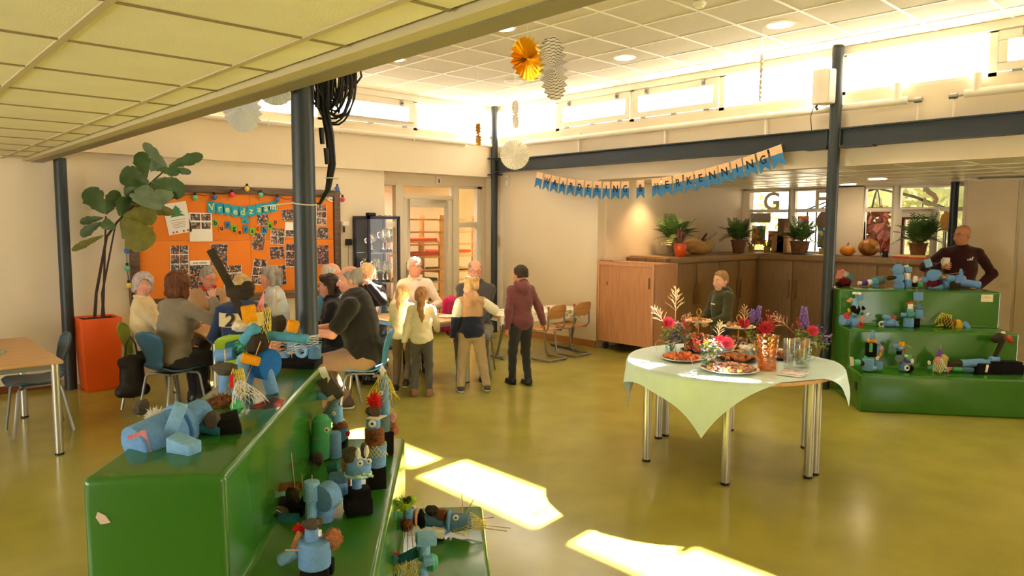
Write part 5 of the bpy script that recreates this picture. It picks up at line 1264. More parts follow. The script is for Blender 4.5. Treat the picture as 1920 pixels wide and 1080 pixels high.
SH(t, [(0.003, -0.040, 0.113), (0.020, -0.040, 0.117), (0.014, -0.040, 0.061), (0.003, -0.040, 0.061)], 'red', 'strip')
ST(t, (0.119, -0.100, 0.000), (0.147, -0.060, 0.000), 'skewer')
t = sculpt('foam_figure', 'tall foam creature on blue legs with a royal blue disc', (1.238, 2.815, 1.100), 'foam figures on the near podium')
NO(t, (0.031, -0.000, 0.000), (0.003, -0.000, 0.107), 0.0263, 'blue', 'leg')
NO(t, (-0.098, 0.050, 0.000), (-0.077, 0.050, 0.096), 0.0220, 'blue3', 'leg')
NO(t, (-0.034, 0.020, 0.125), (0.029, -0.010, 0.122), 0.0637, 'royal', 'disc')
NO(t, (-0.036, -0.000, 0.124), (-0.018, 0.000, 0.124), 0.0439, 'royal', 'disc')
CH(t, (-0.033, 0.000, 0.213), (0.053, 0.044, 0.057), 'dark', 'body')
NO(t, (-0.199, -0.000, 0.155), (-0.122, -0.000, 0.168), 0.0263, 'blue', 'arm')
NO(t, (-0.164, 0.040, 0.174), (-0.110, 0.040, 0.188), 0.0329, 'teal', 'arm')
NO(t, (-0.082, -0.040, 0.110), (-0.059, -0.030, 0.161), 0.0307, 'blue2', 'arm')
BX(t, (-0.035, -0.060, 0.154), (0.070, 0.053, 0.035), (0, 18, 25), 'orange', 'foam_block')
BX(t, (-0.058, -0.000, 0.331), (0.057, 0.053, 0.066), (0, -8, 20), 'orange', 'foam_block')
ST(t, (0.004, -0.050, 0.226), (-0.072, -0.050, 0.029), 'skewer')
ST(t, (-0.159, 0.000, 0.184), (-0.159, -0.000, 0.106), 'skewer')
NO(t, (-0.065, 0.030, 0.243), (0.172, 0.030, 0.222), 0.0198, 'teal2', 'bar')
NO(t, (-0.078, -0.020, 0.216), (-0.020, -0.020, 0.282), 0.0241, 'teal2', 'bar')
BX(t, (-0.204, 0.100, 0.498), (0.033, 0.013, 0.202), (0, -27, 0), 'dark', 'plank')
BX(t, (-0.137, 0.100, 0.348), (0.031, 0.013, 0.158), (0, -26, 0), 'dark', 'plank')
CH(t, (-0.119, 0.080, 0.411), (0.066, 0.039, 0.031), 'dark', 'leaf_chunk')
CH(t, (-0.080, 0.060, 0.437), (0.031, 0.022, 0.024), 'dark', 'leaf_chunk')
ST(t, (-0.107, 0.100, 0.291), (-0.067, 0.030, 0.190), 'skewer')
CH(t, (-0.089, -0.020, 0.281), (0.035, 0.023, 0.022), 'cream', 'shell')
NT(t, (-0.022, 0.040, 0.355), (-0.026, 0.040, 0.211), 0.0307, 0.0439, 'yellow', 'net')
SH(t, [(-0.045, 0.030, 0.341), (-0.006, 0.030, 0.420), (-0.008, 0.030, 0.341)], 'pink', 'paper_cone')
TF(t, (-0.096, 0.020, 0.191), 0.0351, 'mintnet', 'green_net', 0.80)
t = sculpt('foam_figure', 'black tray boat with white net beside the dark column', (1.591, 3.276, 1.100), 'foam figures on the near podium')
BX(t, (0.008, -0.000, 0.021), (0.226, 0.157, 0.039), (0, 3, 0), 'black', 'tray')
NO(t, (0.100, 0.000, 0.038), (0.102, -0.000, 0.107), 0.0315, 'blue3', 'tube')
RG(t, (0.044, -0.020, 0.076), 0.0236, 0.0105, 'blue2', 'foam_ring', 'y')
NO(t, (-0.070, 0.000, 0.037), (-0.030, 0.000, 0.048), 0.0262, 'blue', 'tube')
NO(t, (-0.042, 0.040, 0.094), (-0.010, 0.040, 0.094), 0.0236, 'blue2', 'tube')
NT(t, (-0.087, -0.000, 0.095), (0.128, 0.000, 0.123), 0.0472, 0.0315, 'white', 'net')
TF(t, (-0.104, 0.020, 0.086), 0.0393, 'peach', 'frayed_wool', 1.20)
CH(t, (-0.086, 0.020, 0.201), (0.045, 0.036, 0.045), 'dark', 'foam_chunk')
CH(t, (-0.118, 0.020, 0.182), (0.026, 0.019, 0.021), 'dark', 'foam_chunk')
BX(t, (-0.003, 0.000, 0.198), (0.050, 0.050, 0.050), (10, 14, 25), 'orange', 'cube')
ST(t, (-0.009, 0.000, 0.175), (-0.012, 0.000, 0.037), 'skewer')
ST(t, (-0.090, 0.030, 0.381), (-0.098, 0.030, 0.031), 'skewer')
t = sculpt('foam_figure', 'upright green foam tube with a button eye on the middle step', (1.541, 2.913, 0.733), 'foam figures on the near podium')
NO(t, (-0.010, -0.000, 0.005), (-0.001, 0.000, 0.183), 0.0437, 'mintg', 'body')
NO(t, (-0.001, -0.000, 0.181), (0.001, -0.000, 0.203), 0.0364, 'mintg', 'crown', 0.0243)
EY(t, (0.035, -0.050, 0.149), 0.0121)
CH(t, (-0.025, -0.060, 0.000), (0.041, 0.030, 0.034), 'dark', 'foot')
NO(t, (0.051, 0.020, 0.000), (0.048, 0.020, 0.118), 0.0315, 'blue', 'tube')
BX(t, (0.031, 0.020, 0.000), (0.034, 0.049, 0.039), (0, 0, 0), 'black', 'foot')
ST(t, (-0.025, -0.050, 0.107), (0.001, -0.060, 0.110), 'skewer')
NO(t, (-0.100, 0.120, 0.114), (-0.110, 0.120, 0.216), 0.0267, 'teal', 'tube')
t = sculpt('foam_figure', 'pointed grey beak figure with coir hair on the middle step', (1.689, 3.046, 0.733), 'foam figures on the near podium')
NO(t, (-0.049, -0.000, 0.134), (0.003, -0.000, 0.223), 0.0283, 'greyt', 'beak', 0.0154)
NO(t, (0.006, 0.000, 0.092), (0.003, 0.000, 0.191), 0.0257, 'blue2', 'tube')
TF(t, (0.016, -0.010, 0.090), 0.0437, 'coir', 'hair', 0.90)
CH(t, (0.033, -0.030, 0.062), (0.033, 0.027, 0.033), 'blue3', 'face')
CH(t, (0.066, -0.050, 0.073), (0.009, 0.009, 0.013), 'red', 'nose')
EY(t, (-0.003, -0.040, 0.168), 0.0090)
BX(t, (-0.034, -0.000, 0.295), (0.072, 0.062, 0.087), (0, -32, 10), 'grey', 'wedge')
SH(t, [(-0.075, -0.030, 0.384), (-0.044, -0.030, 0.392), (-0.020, -0.030, 0.333), (-0.031, -0.030, 0.312), (-0.063, -0.030, 0.343)], 'creamp', 'wedge_face')
NO(t, (-0.083, 0.000, 0.246), (-0.037, -0.000, 0.246), 0.0231, 'blue2', 'tube')
BX(t, (0.007, -0.000, 0.259), (0.041, 0.036, 0.057), (0, -38, 0), 'grey', 'block')
ST(t, (-0.009, -0.000, 0.217), (0.007, 0.000, 0.262), 'skewer')
BX(t, (0.015, -0.000, 0.013), (0.067, 0.062, 0.041), (0, 0, 0), 'black', 'foot')
t = sculpt('foam_figure', 'foam bird with red tuft, white brim and coir scarf', (1.533, 2.453, 0.733), 'foam figures on the near podium')
BX(t, (0.000, 0.000, 0.042), (0.078, 0.078, 0.091), (0, 0, 15), 'black', 'base')
NO(t, (0.001, 0.000, 0.085), (0.006, 0.000, 0.178), 0.0391, 'blue', 'body')
NT(t, (0.004, 0.000, 0.187), (0.003, 0.000, 0.134), 0.0348, 0.0456, 'yellow', 'collar')
NO(t, (-0.003, 0.000, 0.165), (-0.004, 0.000, 0.244), 0.0391, 'coir', 'scarf')
TF(t, (-0.000, -0.020, 0.221), 0.0413, 'coir', 'scarf_fringe', 0.80)
NO(t, (-0.008, 0.000, 0.235), (-0.008, 0.000, 0.288), 0.0282, 'blue', 'head')
EY(t, (-0.001, -0.055, 0.277), 0.0152)
SH(t, [(-0.025, -0.060, 0.298), (0.021, -0.060, 0.294), (0.045, 0.020, 0.289), (-0.013, 0.030, 0.289)], 'creamp', 'brim')
CH(t, (-0.003, 0.000, 0.312), (0.030, 0.023, 0.026), 'grey', 'hat')
TF(t, (-0.002, 0.000, 0.356), 0.0304, 'red', 'tuft', 1.00)
t = sculpt('foam_figure', 'tall thin blue figure under a yellow net veil', (1.802, 2.780, 0.733), 'foam figures on the near podium')
BX(t, (-0.004, -0.000, 0.056), (0.060, 0.065, 0.109), (0, 0, 15), 'black', 'base')
NO(t, (-0.011, -0.000, 0.096), (-0.010, 0.000, 0.182), 0.0298, 'greyt', 'body')
NO(t, (-0.010, 0.000, 0.177), (-0.015, -0.000, 0.363), 0.0224, 'blue', 'neck')
NT(t, (-0.018, 0.000, 0.373), (-0.017, 0.000, 0.258), 0.0149, 0.0745, 'yellow', 'veil')
LF(t, (-0.020, 0.000, 0.368), (-0.022, -0.000, 0.418), 0.0124, 'white', 'feather')
EY(t, (-0.023, -0.030, 0.293), 0.0112)
TF(t, (0.031, 0.000, 0.114), 0.0273, 'coirp', 'fringe', 1.40)
RG(t, (-0.013, -0.000, 0.107), 0.0273, 0.0062, 'mintnet', 'scarf', 'z')
CH(t, (0.027, 0.000, 0.170), (0.015, 0.015, 0.022), 'pink', 'ear')
t = sculpt('foam_figure', 'blue foam cat with dark ears and a checked green scarf', (1.336, 2.266, 0.733), 'foam figures on the near podium')
BX(t, (0.001, -0.000, 0.035), (0.095, 0.087, 0.059), (0, 0, 22), 'black', 'base')
BX(t, (0.008, 0.000, 0.079), (0.075, 0.067, 0.034), (0, 0, 22), 'black', 'base')
NO(t, (-0.002, 0.000, 0.089), (-0.001, -0.000, 0.150), 0.0177, 'blue', 'neck')
NO(t, (0.003, 0.000, 0.142), (0.007, 0.000, 0.190), 0.0453, 'blue', 'head')
EY(t, (0.029, -0.075, 0.216), 0.0108)
EY(t, (0.058, -0.065, 0.220), 0.0099)
CH(t, (-0.026, 0.000, 0.222), (0.026, 0.022, 0.030), 'grey', 'ear')
CH(t, (0.029, -0.000, 0.235), (0.018, 0.018, 0.028), 'grey', 'ear')
LF(t, (0.016, -0.050, 0.223), (0.017, -0.050, 0.266), 0.0099, 'white', 'feather')
LF(t, (0.045, -0.050, 0.229), (0.048, -0.050, 0.274), 0.0099, 'white', 'feather')
RG(t, (0.003, 0.000, 0.150), 0.0473, 0.0051, 'check', 'scarf', 'z')
NO(t, (0.030, -0.080, 0.171), (0.003, -0.080, 0.159), 0.0051, 'check', 'scarf_tail')
NO(t, (0.037, -0.080, 0.177), (0.075, -0.080, 0.169), 0.0051, 'check', 'scarf_tail')
BX(t, (-0.050, 0.050, 0.152), (0.035, 0.008, 0.142), (0, 4, 0), 'coirp', 'coir_mat')
t = sculpt('foam_figure', 'dark foam boat with two skewers and red film on the middle step', (1.169, 2.418, 0.733), 'foam figures on the near podium')
BX(t, (-0.021, -0.000, 0.024), (0.114, 0.079, 0.043), (0, 8, 0), 'black', 'hull')
CH(t, (-0.055, -0.040, 0.020), (0.033, 0.023, 0.024), 'grey', 'foam_chunk')
CH(t, (-0.012, -0.000, 0.073), (0.028, 0.021, 0.026), 'grey', 'foam_chunk')
ST(t, (-0.014, 0.000, 0.230), (0.003, -0.000, 0.016), 'skewer')
ST(t, (0.023, 0.000, 0.150), (0.028, -0.000, 0.000), 'skewer')
SH(t, [(-0.088, -0.000, 0.075), (-0.060, 0.020, 0.108), (0.005, 0.020, 0.114), (0.034, 0.000, 0.098), (-0.013, -0.020, 0.101)], 'redfilm', 'red_film')
NO(t, (-0.071, -0.020, 0.000), (0.014, -0.020, 0.000), 0.0197, 'teal', 'tube')
NO(t, (-0.046, -0.060, 0.000), (0.025, -0.060, 0.000), 0.0236, 'teal', 'tube')
NT(t, (-0.090, -0.030, 0.012), (-0.081, -0.060, 0.000), 0.0158, 0.0512, 'white', 'netting')
BX(t, (0.039, 0.000, 0.049), (0.039, 0.039, 0.035), (0, 20, 0), 'black', 'foam_block')
t = sculpt('foam_figure', 'pale blue upright tubes with a thick round disc on the middle step', (1.186, 2.256, 0.733), 'foam figures on the near podium')
NO(t, (-0.039, 0.000, 0.025), (-0.035, -0.000, 0.099), 0.0208, 'blue2', 'tube')
NO(t, (-0.036, 0.000, 0.091), (-0.034, 0.000, 0.161), 0.0284, 'blue2', 'head')
NO(t, (-0.012, 0.020, 0.011), (-0.011, 0.020, 0.090), 0.0151, 'blue2', 'tube')
NO(t, (0.004, -0.020, 0.103), (0.029, 0.030, 0.107), 0.0491, 'blue', 'disc')
NO(t, (-0.002, 0.030, 0.007), (0.005, 0.030, 0.056), 0.0340, 'blue', 'foot')
ST(t, (-0.032, 0.000, 0.184), (-0.032, 0.000, 0.159), 'skewer')
NO(t, (-0.008, 0.160, 0.107), (0.056, 0.160, 0.115), 0.0284, 'blue3', 'tube')
NO(t, (-0.028, 0.200, 0.134), (0.013, 0.200, 0.142), 0.0208, 'teal', 'tube')
NO(t, (0.036, 0.140, 0.053), (0.029, 0.140, 0.104), 0.0284, 'blue', 'tube')
CH(t, (-0.071, 0.220, 0.169), (0.026, 0.020, 0.025), 'dark', 'foam_chunk')
t = sculpt('foam_figure', 'drum shaped blue foam figure at the front of the middle step', (0.980, 1.911, 0.733), 'foam figures on the near podium')
BX(t, (-0.002, 0.000, 0.017), (0.080, 0.070, 0.061), (0, 0, 10), 'black', 'base')
NO(t, (-0.002, 0.000, 0.046), (-0.000, -0.000, 0.126), 0.0480, 'blue', 'drum')
NO(t, (-0.010, 0.000, 0.116), (-0.007, 0.000, 0.162), 0.0208, 'blue', 'neck')
CH(t, (-0.009, 0.000, 0.174), (0.024, 0.017, 0.019), 'grey', 'hat')
CH(t, (0.006, 0.020, 0.167), (0.013, 0.013, 0.019), 'grey', 'hat')
TF(t, (-0.050, 0.020, 0.150), 0.0176, 'red', 'tuft', 1.00)
TF(t, (0.049, 0.020, 0.120), 0.0336, 'coirp', 'coir_wing', 1.10)
BX(t, (-0.054, 0.000, 0.126), (0.016, 0.008, 0.054), (0, 22, 0), 'coirp', 'coir_strip')
ST(t, (-0.079, -0.030, 0.108), (-0.036, -0.030, 0.107), 'skewer')
NO(t, (-0.117, 0.030, 0.045), (-0.058, 0.030, 0.075), 0.0192, 'blue2', 'arm')
BX(t, (0.031, 0.050, 0.008), (0.022, 0.032, 0.070), (0, 0, 0), 'black', 'block')
NO(t, (0.030, -0.050, 0.160), (0.030, -0.050, 0.178), 0.0048, 'white', 'bead')
t = sculpt('foam_figure', 'small foam bird with lime green hair on the lowest step', (1.725, 2.497, 0.367), 'foam figures on the near podium')
NO(t, (-0.002, 0.000, 0.132), (-0.003, 0.000, 0.211), 0.0232, 'blue', 'body')
TF(t, (-0.021, 0.000, 0.229), 0.0348, 'lime', 'hair', 0.90)
TF(t, (0.011, -0.000, 0.246), 0.0232, 'lime', 'hair', 0.70)
CH(t, (-0.006, -0.010, 0.248), (0.021, 0.015, 0.016), 'dark', 'hat')
TF(t, (-0.009, -0.010, 0.143), 0.0371, 'coir', 'wing', 1.10)
EY(t, (0.022, -0.035, 0.227), 0.0104)
ST(t, (-0.006, 0.000, 0.115), (-0.010, 0.000, 0.000), 'skewer')
ST(t, (0.010, 0.000, 0.115), (0.016, 0.000, 0.019), 'skewer')
ST(t, (-0.025, 0.000, 0.115), (-0.030, -0.000, 0.000), 'skewer')
LF(t, (-0.048, 0.000, 0.105), (-0.047, 0.000, 0.196), 0.0162, 'mintnet', 'leaf')
CH(t, (0.026, 0.000, 0.168), (0.009, 0.020, 0.042), 'coirp', 'wing_strip')
t = sculpt('foam_figure', 'lying foam fish with whisker skewers on the lowest step', (1.974, 2.547, 0.367), 'foam figures on the near podium')
NO(t, (-0.108, 0.020, 0.065), (0.030, -0.000, 0.056), 0.0321, 'blue3', 'body')
NO(t, (0.015, 0.000, 0.056), (0.109, 0.000, 0.064), 0.0444, 'blue3', 'head', 0.0346)
RG(t, (0.005, -0.000, 0.064), 0.0420, 0.0099, 'blue', 'collar', 'x')
CH(t, (-0.123, 0.000, 0.068), (0.022, 0.026, 0.042), 'black', 'tail')
CH(t, (-0.076, 0.000, 0.114), (0.027, 0.021, 0.025), 'dark', 'fin')
TF(t, (-0.029, 0.000, 0.094), 0.0370, 'coir', 'fin', 0.90)
EY(t, (0.041, -0.050, 0.103), 0.0136)
NT(t, (0.089, 0.000, 0.062), (0.178, 0.000, 0.044), 0.0420, 0.0123, 'yellow', 'net')
NT(t, (0.027, -0.030, 0.034), (0.101, -0.030, 0.034), 0.0123, 0.0296, 'yellow', 'net')
ST(t, (0.069, 0.000, 0.087), (0.064, 0.000, 0.194), 'skewer')
ST(t, (0.079, 0.000, 0.092), (0.119, 0.000, 0.169), 'skewer')
ST(t, (0.099, 0.000, 0.069), (0.212, -0.000, 0.083), 'skewer')
ST(t, (0.099, 0.000, 0.051), (0.291, 0.000, 0.032), 'skewer')
ST(t, (0.099, 0.000, 0.041), (0.272, 0.000, 0.017), 'skewer')
BX(t, (-0.042, -0.050, 0.027), (0.059, 0.044, 0.044), (0, 10, 0), 'creamp', 'foam_block')
BX(t, (-0.031, -0.060, 0.000), (0.035, 0.030, 0.025), (0, 10, 0), 'black', 'foam_block')
NO(t, (-0.023, -0.020, 0.027), (-0.003, -0.020, 0.034), 0.0198, 'blue2', 'tube')
t = sculpt('foam_figure', 'blue T-shaped foam figure with green block on the lowest step', (1.631, 2.255, 0.367), 'foam figures on the near podium')
BX(t, (0.005, -0.000, 0.182), (0.079, 0.056, 0.043), (0, 3, 15), 'blue2', 'head')
NO(t, (-0.004, -0.000, 0.093), (-0.001, -0.000, 0.164), 0.0235, 'blue2', 'body')
BX(t, (0.019, -0.030, 0.106), (0.043, 0.038, 0.032), (0, -8, 10), 'blue2', 'foam_block')
NO(t, (-0.008, 0.000, 0.016), (-0.008, -0.000, 0.067), 0.0214, 'blue2', 'body')
CH(t, (0.030, 0.000, 0.080), (0.026, 0.025, 0.036), 'mintg', 'foam_chunk')
NO(t, (-0.109, 0.030, 0.074), (-0.027, 0.030, 0.117), 0.0214, 'teal', 'arm')
NT(t, (-0.100, 0.000, 0.088), (-0.096, -0.000, 0.015), 0.0214, 0.0513, 'yellow', 'net')
NT(t, (-0.040, 0.000, 0.089), (-0.045, 0.000, 0.009), 0.0214, 0.0385, 'yellow', 'net')
TF(t, (-0.125, 0.040, 0.091), 0.0192, 'red', 'tuft', 0.60)
NO(t, (-0.140, -0.000, 0.075), (-0.125, -0.000, 0.110), 0.0235, 'teal', 'tube')
t = sculpt('foam_figure', 'small foam figure with pink paper ears at the left end of the far top step', (8.186, 3.328, 1.120), 'foam figures on the far podium')
CH(t, (-0.008, -0.000, 0.048), (0.084, 0.053, 0.048), 'winef', 'body')
SH(t, [(-0.106, -0.000, 0.089), (-0.080, 0.000, 0.185), (-0.001, -0.000, 0.150), (-0.034, -0.000, 0.090)], 'pink', 'ear')
SH(t, [(-0.074, 0.000, 0.173), (0.034, 0.000, 0.156), (-0.027, -0.000, 0.197)], 'pink', 'ear')
TF(t, (0.011, -0.000, 0.138), 0.0299, 'white', 'tuft', 1.00)
NO(t, (0.070, -0.000, 0.042), (0.071, -0.000, 0.138), 0.0299, 'blue3', 'tube')
CH(t, (0.049, -0.000, 0.108), (0.030, 0.024, 0.030), 'mintg', 'foam_chunk')
BX(t, (-0.019, -0.000, 0.024), (0.131, 0.072, 0.042), (0, 0, 0), 'black', 'foam_block')
t = sculpt('foam_figure', 'lying foam figure in purple and teal rings on the far top step', (8.416, 3.135, 1.120), 'foam figures on the far podium')
NO(t, (-0.139, 0.000, 0.035), (-0.103, 0.000, 0.036), 0.0239, 'white', 'foam_tube')
NO(t, (-0.103, 0.000, 0.036), (-0.038, -0.000, 0.042), 0.0299, 'purple', 'foam_tube')
NO(t, (-0.038, -0.000, 0.042), (0.010, 0.000, 0.048), 0.0329, 'white', 'foam_tube')
NO(t, (0.010, 0.000, 0.048), (0.070, -0.000, 0.054), 0.0479, 'teal2', 'foam_tube')
NO(t, (0.063, 0.000, 0.066), (0.140, -0.000, 0.079), 0.0479, 'greyt', 'foam_tube')
NO(t, (0.035, 0.000, 0.018), (0.066, 0.000, 0.006), 0.0299, 'blue', 'foam_tube')
t = sculpt('foam_figure', 'foam robot with round blue discs on the far top step', (8.549, 2.846, 1.120), 'foam figures on the far podium')
NO(t, (-0.074, -0.030, 0.202), (-0.042, 0.030, 0.199), 0.0590, 'blue', 'disc')
NO(t, (-0.069, -0.030, 0.108), (-0.037, 0.030, 0.104), 0.0590, 'blue', 'disc')
NO(t, (-0.053, -0.030, 0.026), (-0.020, 0.030, 0.021), 0.0531, 'blue', 'disc')
NO(t, (0.059, -0.000, 0.006), (0.048, -0.000, 0.089), 0.0413, 'blue', 'tube')
NO(t, (0.048, -0.000, 0.089), (0.045, 0.000, 0.160), 0.0354, 'white', 'tube')
NO(t, (0.050, 0.000, 0.172), (0.047, -0.000, 0.231), 0.0413, 'blue2', 'head')
CH(t, (0.035, 0.000, 0.230), (0.029, 0.019, 0.018), 'white', 'foam_chunk')
CH(t, (-0.123, 0.000, 0.106), (0.065, 0.035, 0.024), 'dark', 'wing')
ST(t, (-0.083, -0.000, 0.242), (-0.116, -0.000, 0.295), 'skewer')
ST(t, (-0.099, 0.000, 0.200), (-0.152, 0.000, 0.200), 'skewer')
ST(t, (-0.037, -0.000, 0.248), (-0.028, -0.000, 0.301), 'skewer')
ST(t, (0.034, 0.000, 0.242), (0.054, -0.000, 0.307), 'skewer')
t = sculpt('foam_figure', 'pink and white foam creature with a mint collar on the far top step', (8.680, 2.737, 1.120), 'foam figures on the far podium')
CH(t, (-0.028, -0.000, 0.089), (0.035, 0.031, 0.041), 'white', 'head')
BX(t, (0.013, 0.000, 0.083), (0.059, 0.035, 0.030), (0, -40, 0), 'pink', 'foam_block')
NO(t, (-0.008, -0.000, 0.035), (0.046, -0.000, 0.036), 0.0354, 'mintg', 'foam_tube')
NO(t, (0.074, -0.000, 0.054), (0.088, 0.000, 0.113), 0.0472, 'blue', 'tube')
BX(t, (-0.037, -0.000, 0.029), (0.047, 0.047, 0.047), (0, 0, 0), 'black', 'foam_block')
t = sculpt('foam_figure', 'dark red foam creature with a round blue head on the far top step', (8.753, 2.588, 1.120), 'foam figures on the far podium')
NO(t, (-0.049, -0.030, 0.143), (0.033, 0.030, 0.133), 0.0645, 'blue', 'head')
CH(t, (-0.016, 0.000, 0.059), (0.070, 0.049, 0.053), 'winef', 'body')
NO(t, (-0.059, 0.000, 0.000), (0.081, -0.000, 0.012), 0.0293, 'blue', 'arm')
NO(t, (-0.072, 0.000, 0.234), (-0.100, 0.000, 0.316), 0.0352, 'blue2', 'tube')
ST(t, (-0.066, 0.000, 0.234), (-0.050, 0.000, 0.153), 'skewer')
NO(t, (0.091, 0.000, 0.042), (0.160, -0.000, 0.060), 0.0527, 'blue', 'foam_tube')
t = sculpt('foam_figure', 'lying blue foam figure with a pointed fin on the far top step', (8.908, 2.373, 1.120), 'foam figures on the far podium')
NO(t, (-0.027, -0.000, 0.070), (0.196, 0.000, 0.042), 0.0408, 'blue', 'leg')
CH(t, (-0.040, 0.000, 0.099), (0.064, 0.047, 0.052), 'blue', 'body')
CH(t, (-0.078, -0.000, 0.046), (0.058, 0.040, 0.041), 'dark', 'arm')
NO(t, (-0.169, -0.000, 0.116), (-0.088, -0.000, 0.111), 0.0349, 'blue', 'foam_tube')
CH(t, (-0.193, -0.000, 0.122), (0.023, 0.016, 0.017), 'orange', 'foam_chunk')
NO(t, (-0.008, 0.000, 0.146), (-0.013, 0.000, 0.216), 0.0233, 'blue', 'fin', 0.0116)
ST(t, (-0.229, -0.000, 0.145), (0.030, -0.000, 0.181), 'skewer')
SH(t, [(0.033, 0.000, 0.035), (0.015, 0.000, 0.152), (0.051, 0.000, 0.123), (0.056, 0.000, 0.047)], 'pink', 'strip')
t = sculpt('foam_figure', 'tall foam figure with two white eyes on the far middle step', (7.724, 3.018, 0.745), 'foam figures on the far podium')
NO(t, (-0.131, 0.000, 0.067), (-0.017, 0.040, 0.062), 0.0560, 'blue', 'drum')
NO(t, (-0.046, 0.000, 0.034), (0.032, -0.000, 0.045), 0.0504, 'blue', 'body')
CH(t, (0.003, -0.000, 0.180), (0.050, 0.040, 0.050), 'black', 'wheel')
NO(t, (0.006, -0.000, 0.124), (-0.002, -0.000, 0.293), 0.0280, 'blue2', 'neck')
BX(t, (0.036, 0.000, 0.315), (0.062, 0.056, 0.073), (0, -8, 0), 'blue', 'head')
NO(t, (-0.047, -0.030, 0.351), (-0.008, -0.030, 0.352), 0.0140, 'white', 'eye')
NO(t, (0.003, -0.030, 0.352), (0.037, -0.030, 0.346), 0.0140, 'white', 'eye')
SH(t, [(-0.101, -0.000, 0.270), (-0.042, 0.000, 0.309), (-0.023, -0.000, 0.276), (-0.067, 0.000, 0.253)], 'peach', 'wing')
RG(t, (-0.106, -0.050, 0.119), 0.0224, 0.0112, 'red', 'foam_ring', 'y')
RG(t, (0.036, -0.040, 0.023), 0.0224, 0.0112, 'red', 'foam_ring', 'y')
SH(t, [(0.028, -0.030, 0.066), (0.070, -0.030, 0.117), (0.095, -0.030, 0.067)], 'pink', 'flag')
CH(t, (0.140, 0.000, 0.125), (0.022, 0.016, 0.017), 'white', 'foam_chunk')
ST(t, (0.041, -0.000, 0.102), (0.151, 0.000, 0.125), 'skewer')
CH(t, (-0.063, -0.000, 0.169), (0.017, 0.016, 0.022), 'yellowf', 'foam_chunk')
CH(t, (0.087, -0.000, 0.192), (0.017, 0.016, 0.022), 'black', 'foam_chunk')
t = sculpt('foam_figure', 'low blue foam crab with a reddish back on the far middle step', (7.965, 2.755, 0.745), 'foam figures on the far podium')
CH(t, (-0.002, -0.000, 0.039), (0.084, 0.051, 0.045), 'blue', 'body')
CH(t, (-0.039, -0.000, 0.095), (0.045, 0.031, 0.033), 'blue', 'foam_chunk')
SH(t, [(-0.066, -0.000, 0.084), (0.061, -0.000, 0.118), (0.073, -0.000, 0.090), (-0.048, -0.000, 0.067)], 'redf', 'back')
CH(t, (0.066, -0.000, 0.023), (0.033, 0.027, 0.033), 'blue', 'claw')
RG(t, (-0.085, 0.000, 0.028), 0.0279, 0.0067, 'white', 'ring', 'y')
ST(t, (0.042, 0.000, 0.051), (0.108, -0.000, 0.062), 'skewer')
ST(t, (-0.075, -0.000, 0.050), (-0.124, 0.000, 0.028), 'skewer')
t = sculpt('foam_figure', 'two joined foam towers with skewers on the far middle step', (8.106, 2.581, 0.745), 'foam figures on the far podium')
NO(t, (-0.044, -0.000, 0.005), (-0.044, -0.000, 0.101), 0.0500, 'blue', 'body')
BX(t, (-0.029, -0.000, 0.140), (0.072, 0.056, 0.044), (0, -8, 0), 'mintg', 'foam_block')
NO(t, (-0.030, -0.000, 0.156), (-0.032, -0.000, 0.196), 0.0333, 'blue', 'foam_tube')
NO(t, (-0.032, -0.000, 0.196), (-0.035, -0.000, 0.246), 0.0250, 'white', 'foam_tube')
SH(t, [(-0.090, -0.000, 0.245), (-0.042, -0.000, 0.274), (0.002, -0.000, 0.274), (-0.007, -0.000, 0.240)], 'redf', 'hat')
NO(t, (0.056, -0.000, 0.101), (0.051, -0.000, 0.190), 0.0444, 'blue', 'foam_tube')
NO(t, (0.056, -0.000, 0.202), (0.053, -0.000, 0.252), 0.0278, 'blue3', 'foam_tube')
NO(t, (0.046, -0.000, 0.285), (0.041, -0.000, 0.368), 0.0444, 'blue', 'drum')
BX(t, (0.037, -0.000, 0.051), (0.056, 0.044, 0.100), (0, 0, 0), 'black', 'foam_block')
NO(t, (-0.123, -0.000, 0.134), (-0.079, -0.000, 0.134), 0.0222, 'blue', 'foam_tube')
ST(t, (-0.007, -0.000, 0.235), (0.106, -0.000, 0.207), 'skewer')
ST(t, (0.022, -0.000, 0.112), (0.123, -0.000, 0.090), 'skewer')
ST(t, (0.030, -0.000, 0.368), (0.016, -0.000, 0.424), 'skewer')
ST(t, (0.048, -0.000, 0.246), (0.046, -0.000, 0.291), 'skewer')
t = sculpt('foam_figure', 'foam animal under a yellow net on the far middle step', (8.435, 2.293, 0.745), 'foam figures on the far podium')
NT(t, (-0.076, -0.000, 0.145), (-0.113, -0.000, 0.016), 0.0445, 0.0946, 'yellow', 'net')
CH(t, (-0.071, 0.000, 0.056), (0.050, 0.038, 0.045), 'dark', 'head')
CH(t, (-0.014, 0.000, 0.045), (0.045, 0.036, 0.045), 'coirf', 'body')
CH(t, (0.042, 0.000, 0.034), (0.045, 0.036, 0.045), 'yellowf', 'body')
NO(t, (0.100, -0.000, 0.000), (0.143, 0.000, 0.023), 0.0501, 'blue', 'ball')
SH(t, [(-0.201, -0.000, 0.010), (-0.114, -0.000, 0.044), (-0.102, -0.000, 0.016)], 'yellowf', 'cloth')
SH(t, [(0.029, -0.000, 0.067), (0.089, -0.000, 0.079), (0.075, 0.000, 0.045)], 'coirf', 'ear')
t = sculpt('foam_figure', 'foam wizard with a blue cone hat on the far low step', (7.321, 2.683, 0.370), 'foam figures on the far podium')
NO(t, (-0.032, 0.000, 0.016), (-0.032, -0.000, 0.132), 0.0524, 'blue', 'drum')
NO(t, (0.062, -0.000, 0.027), (0.058, -0.000, 0.101), 0.0472, 'blue', 'drum')
BX(t, (-0.010, -0.000, 0.217), (0.089, 0.063, 0.136), (0, 0, 0), 'black', 'body')
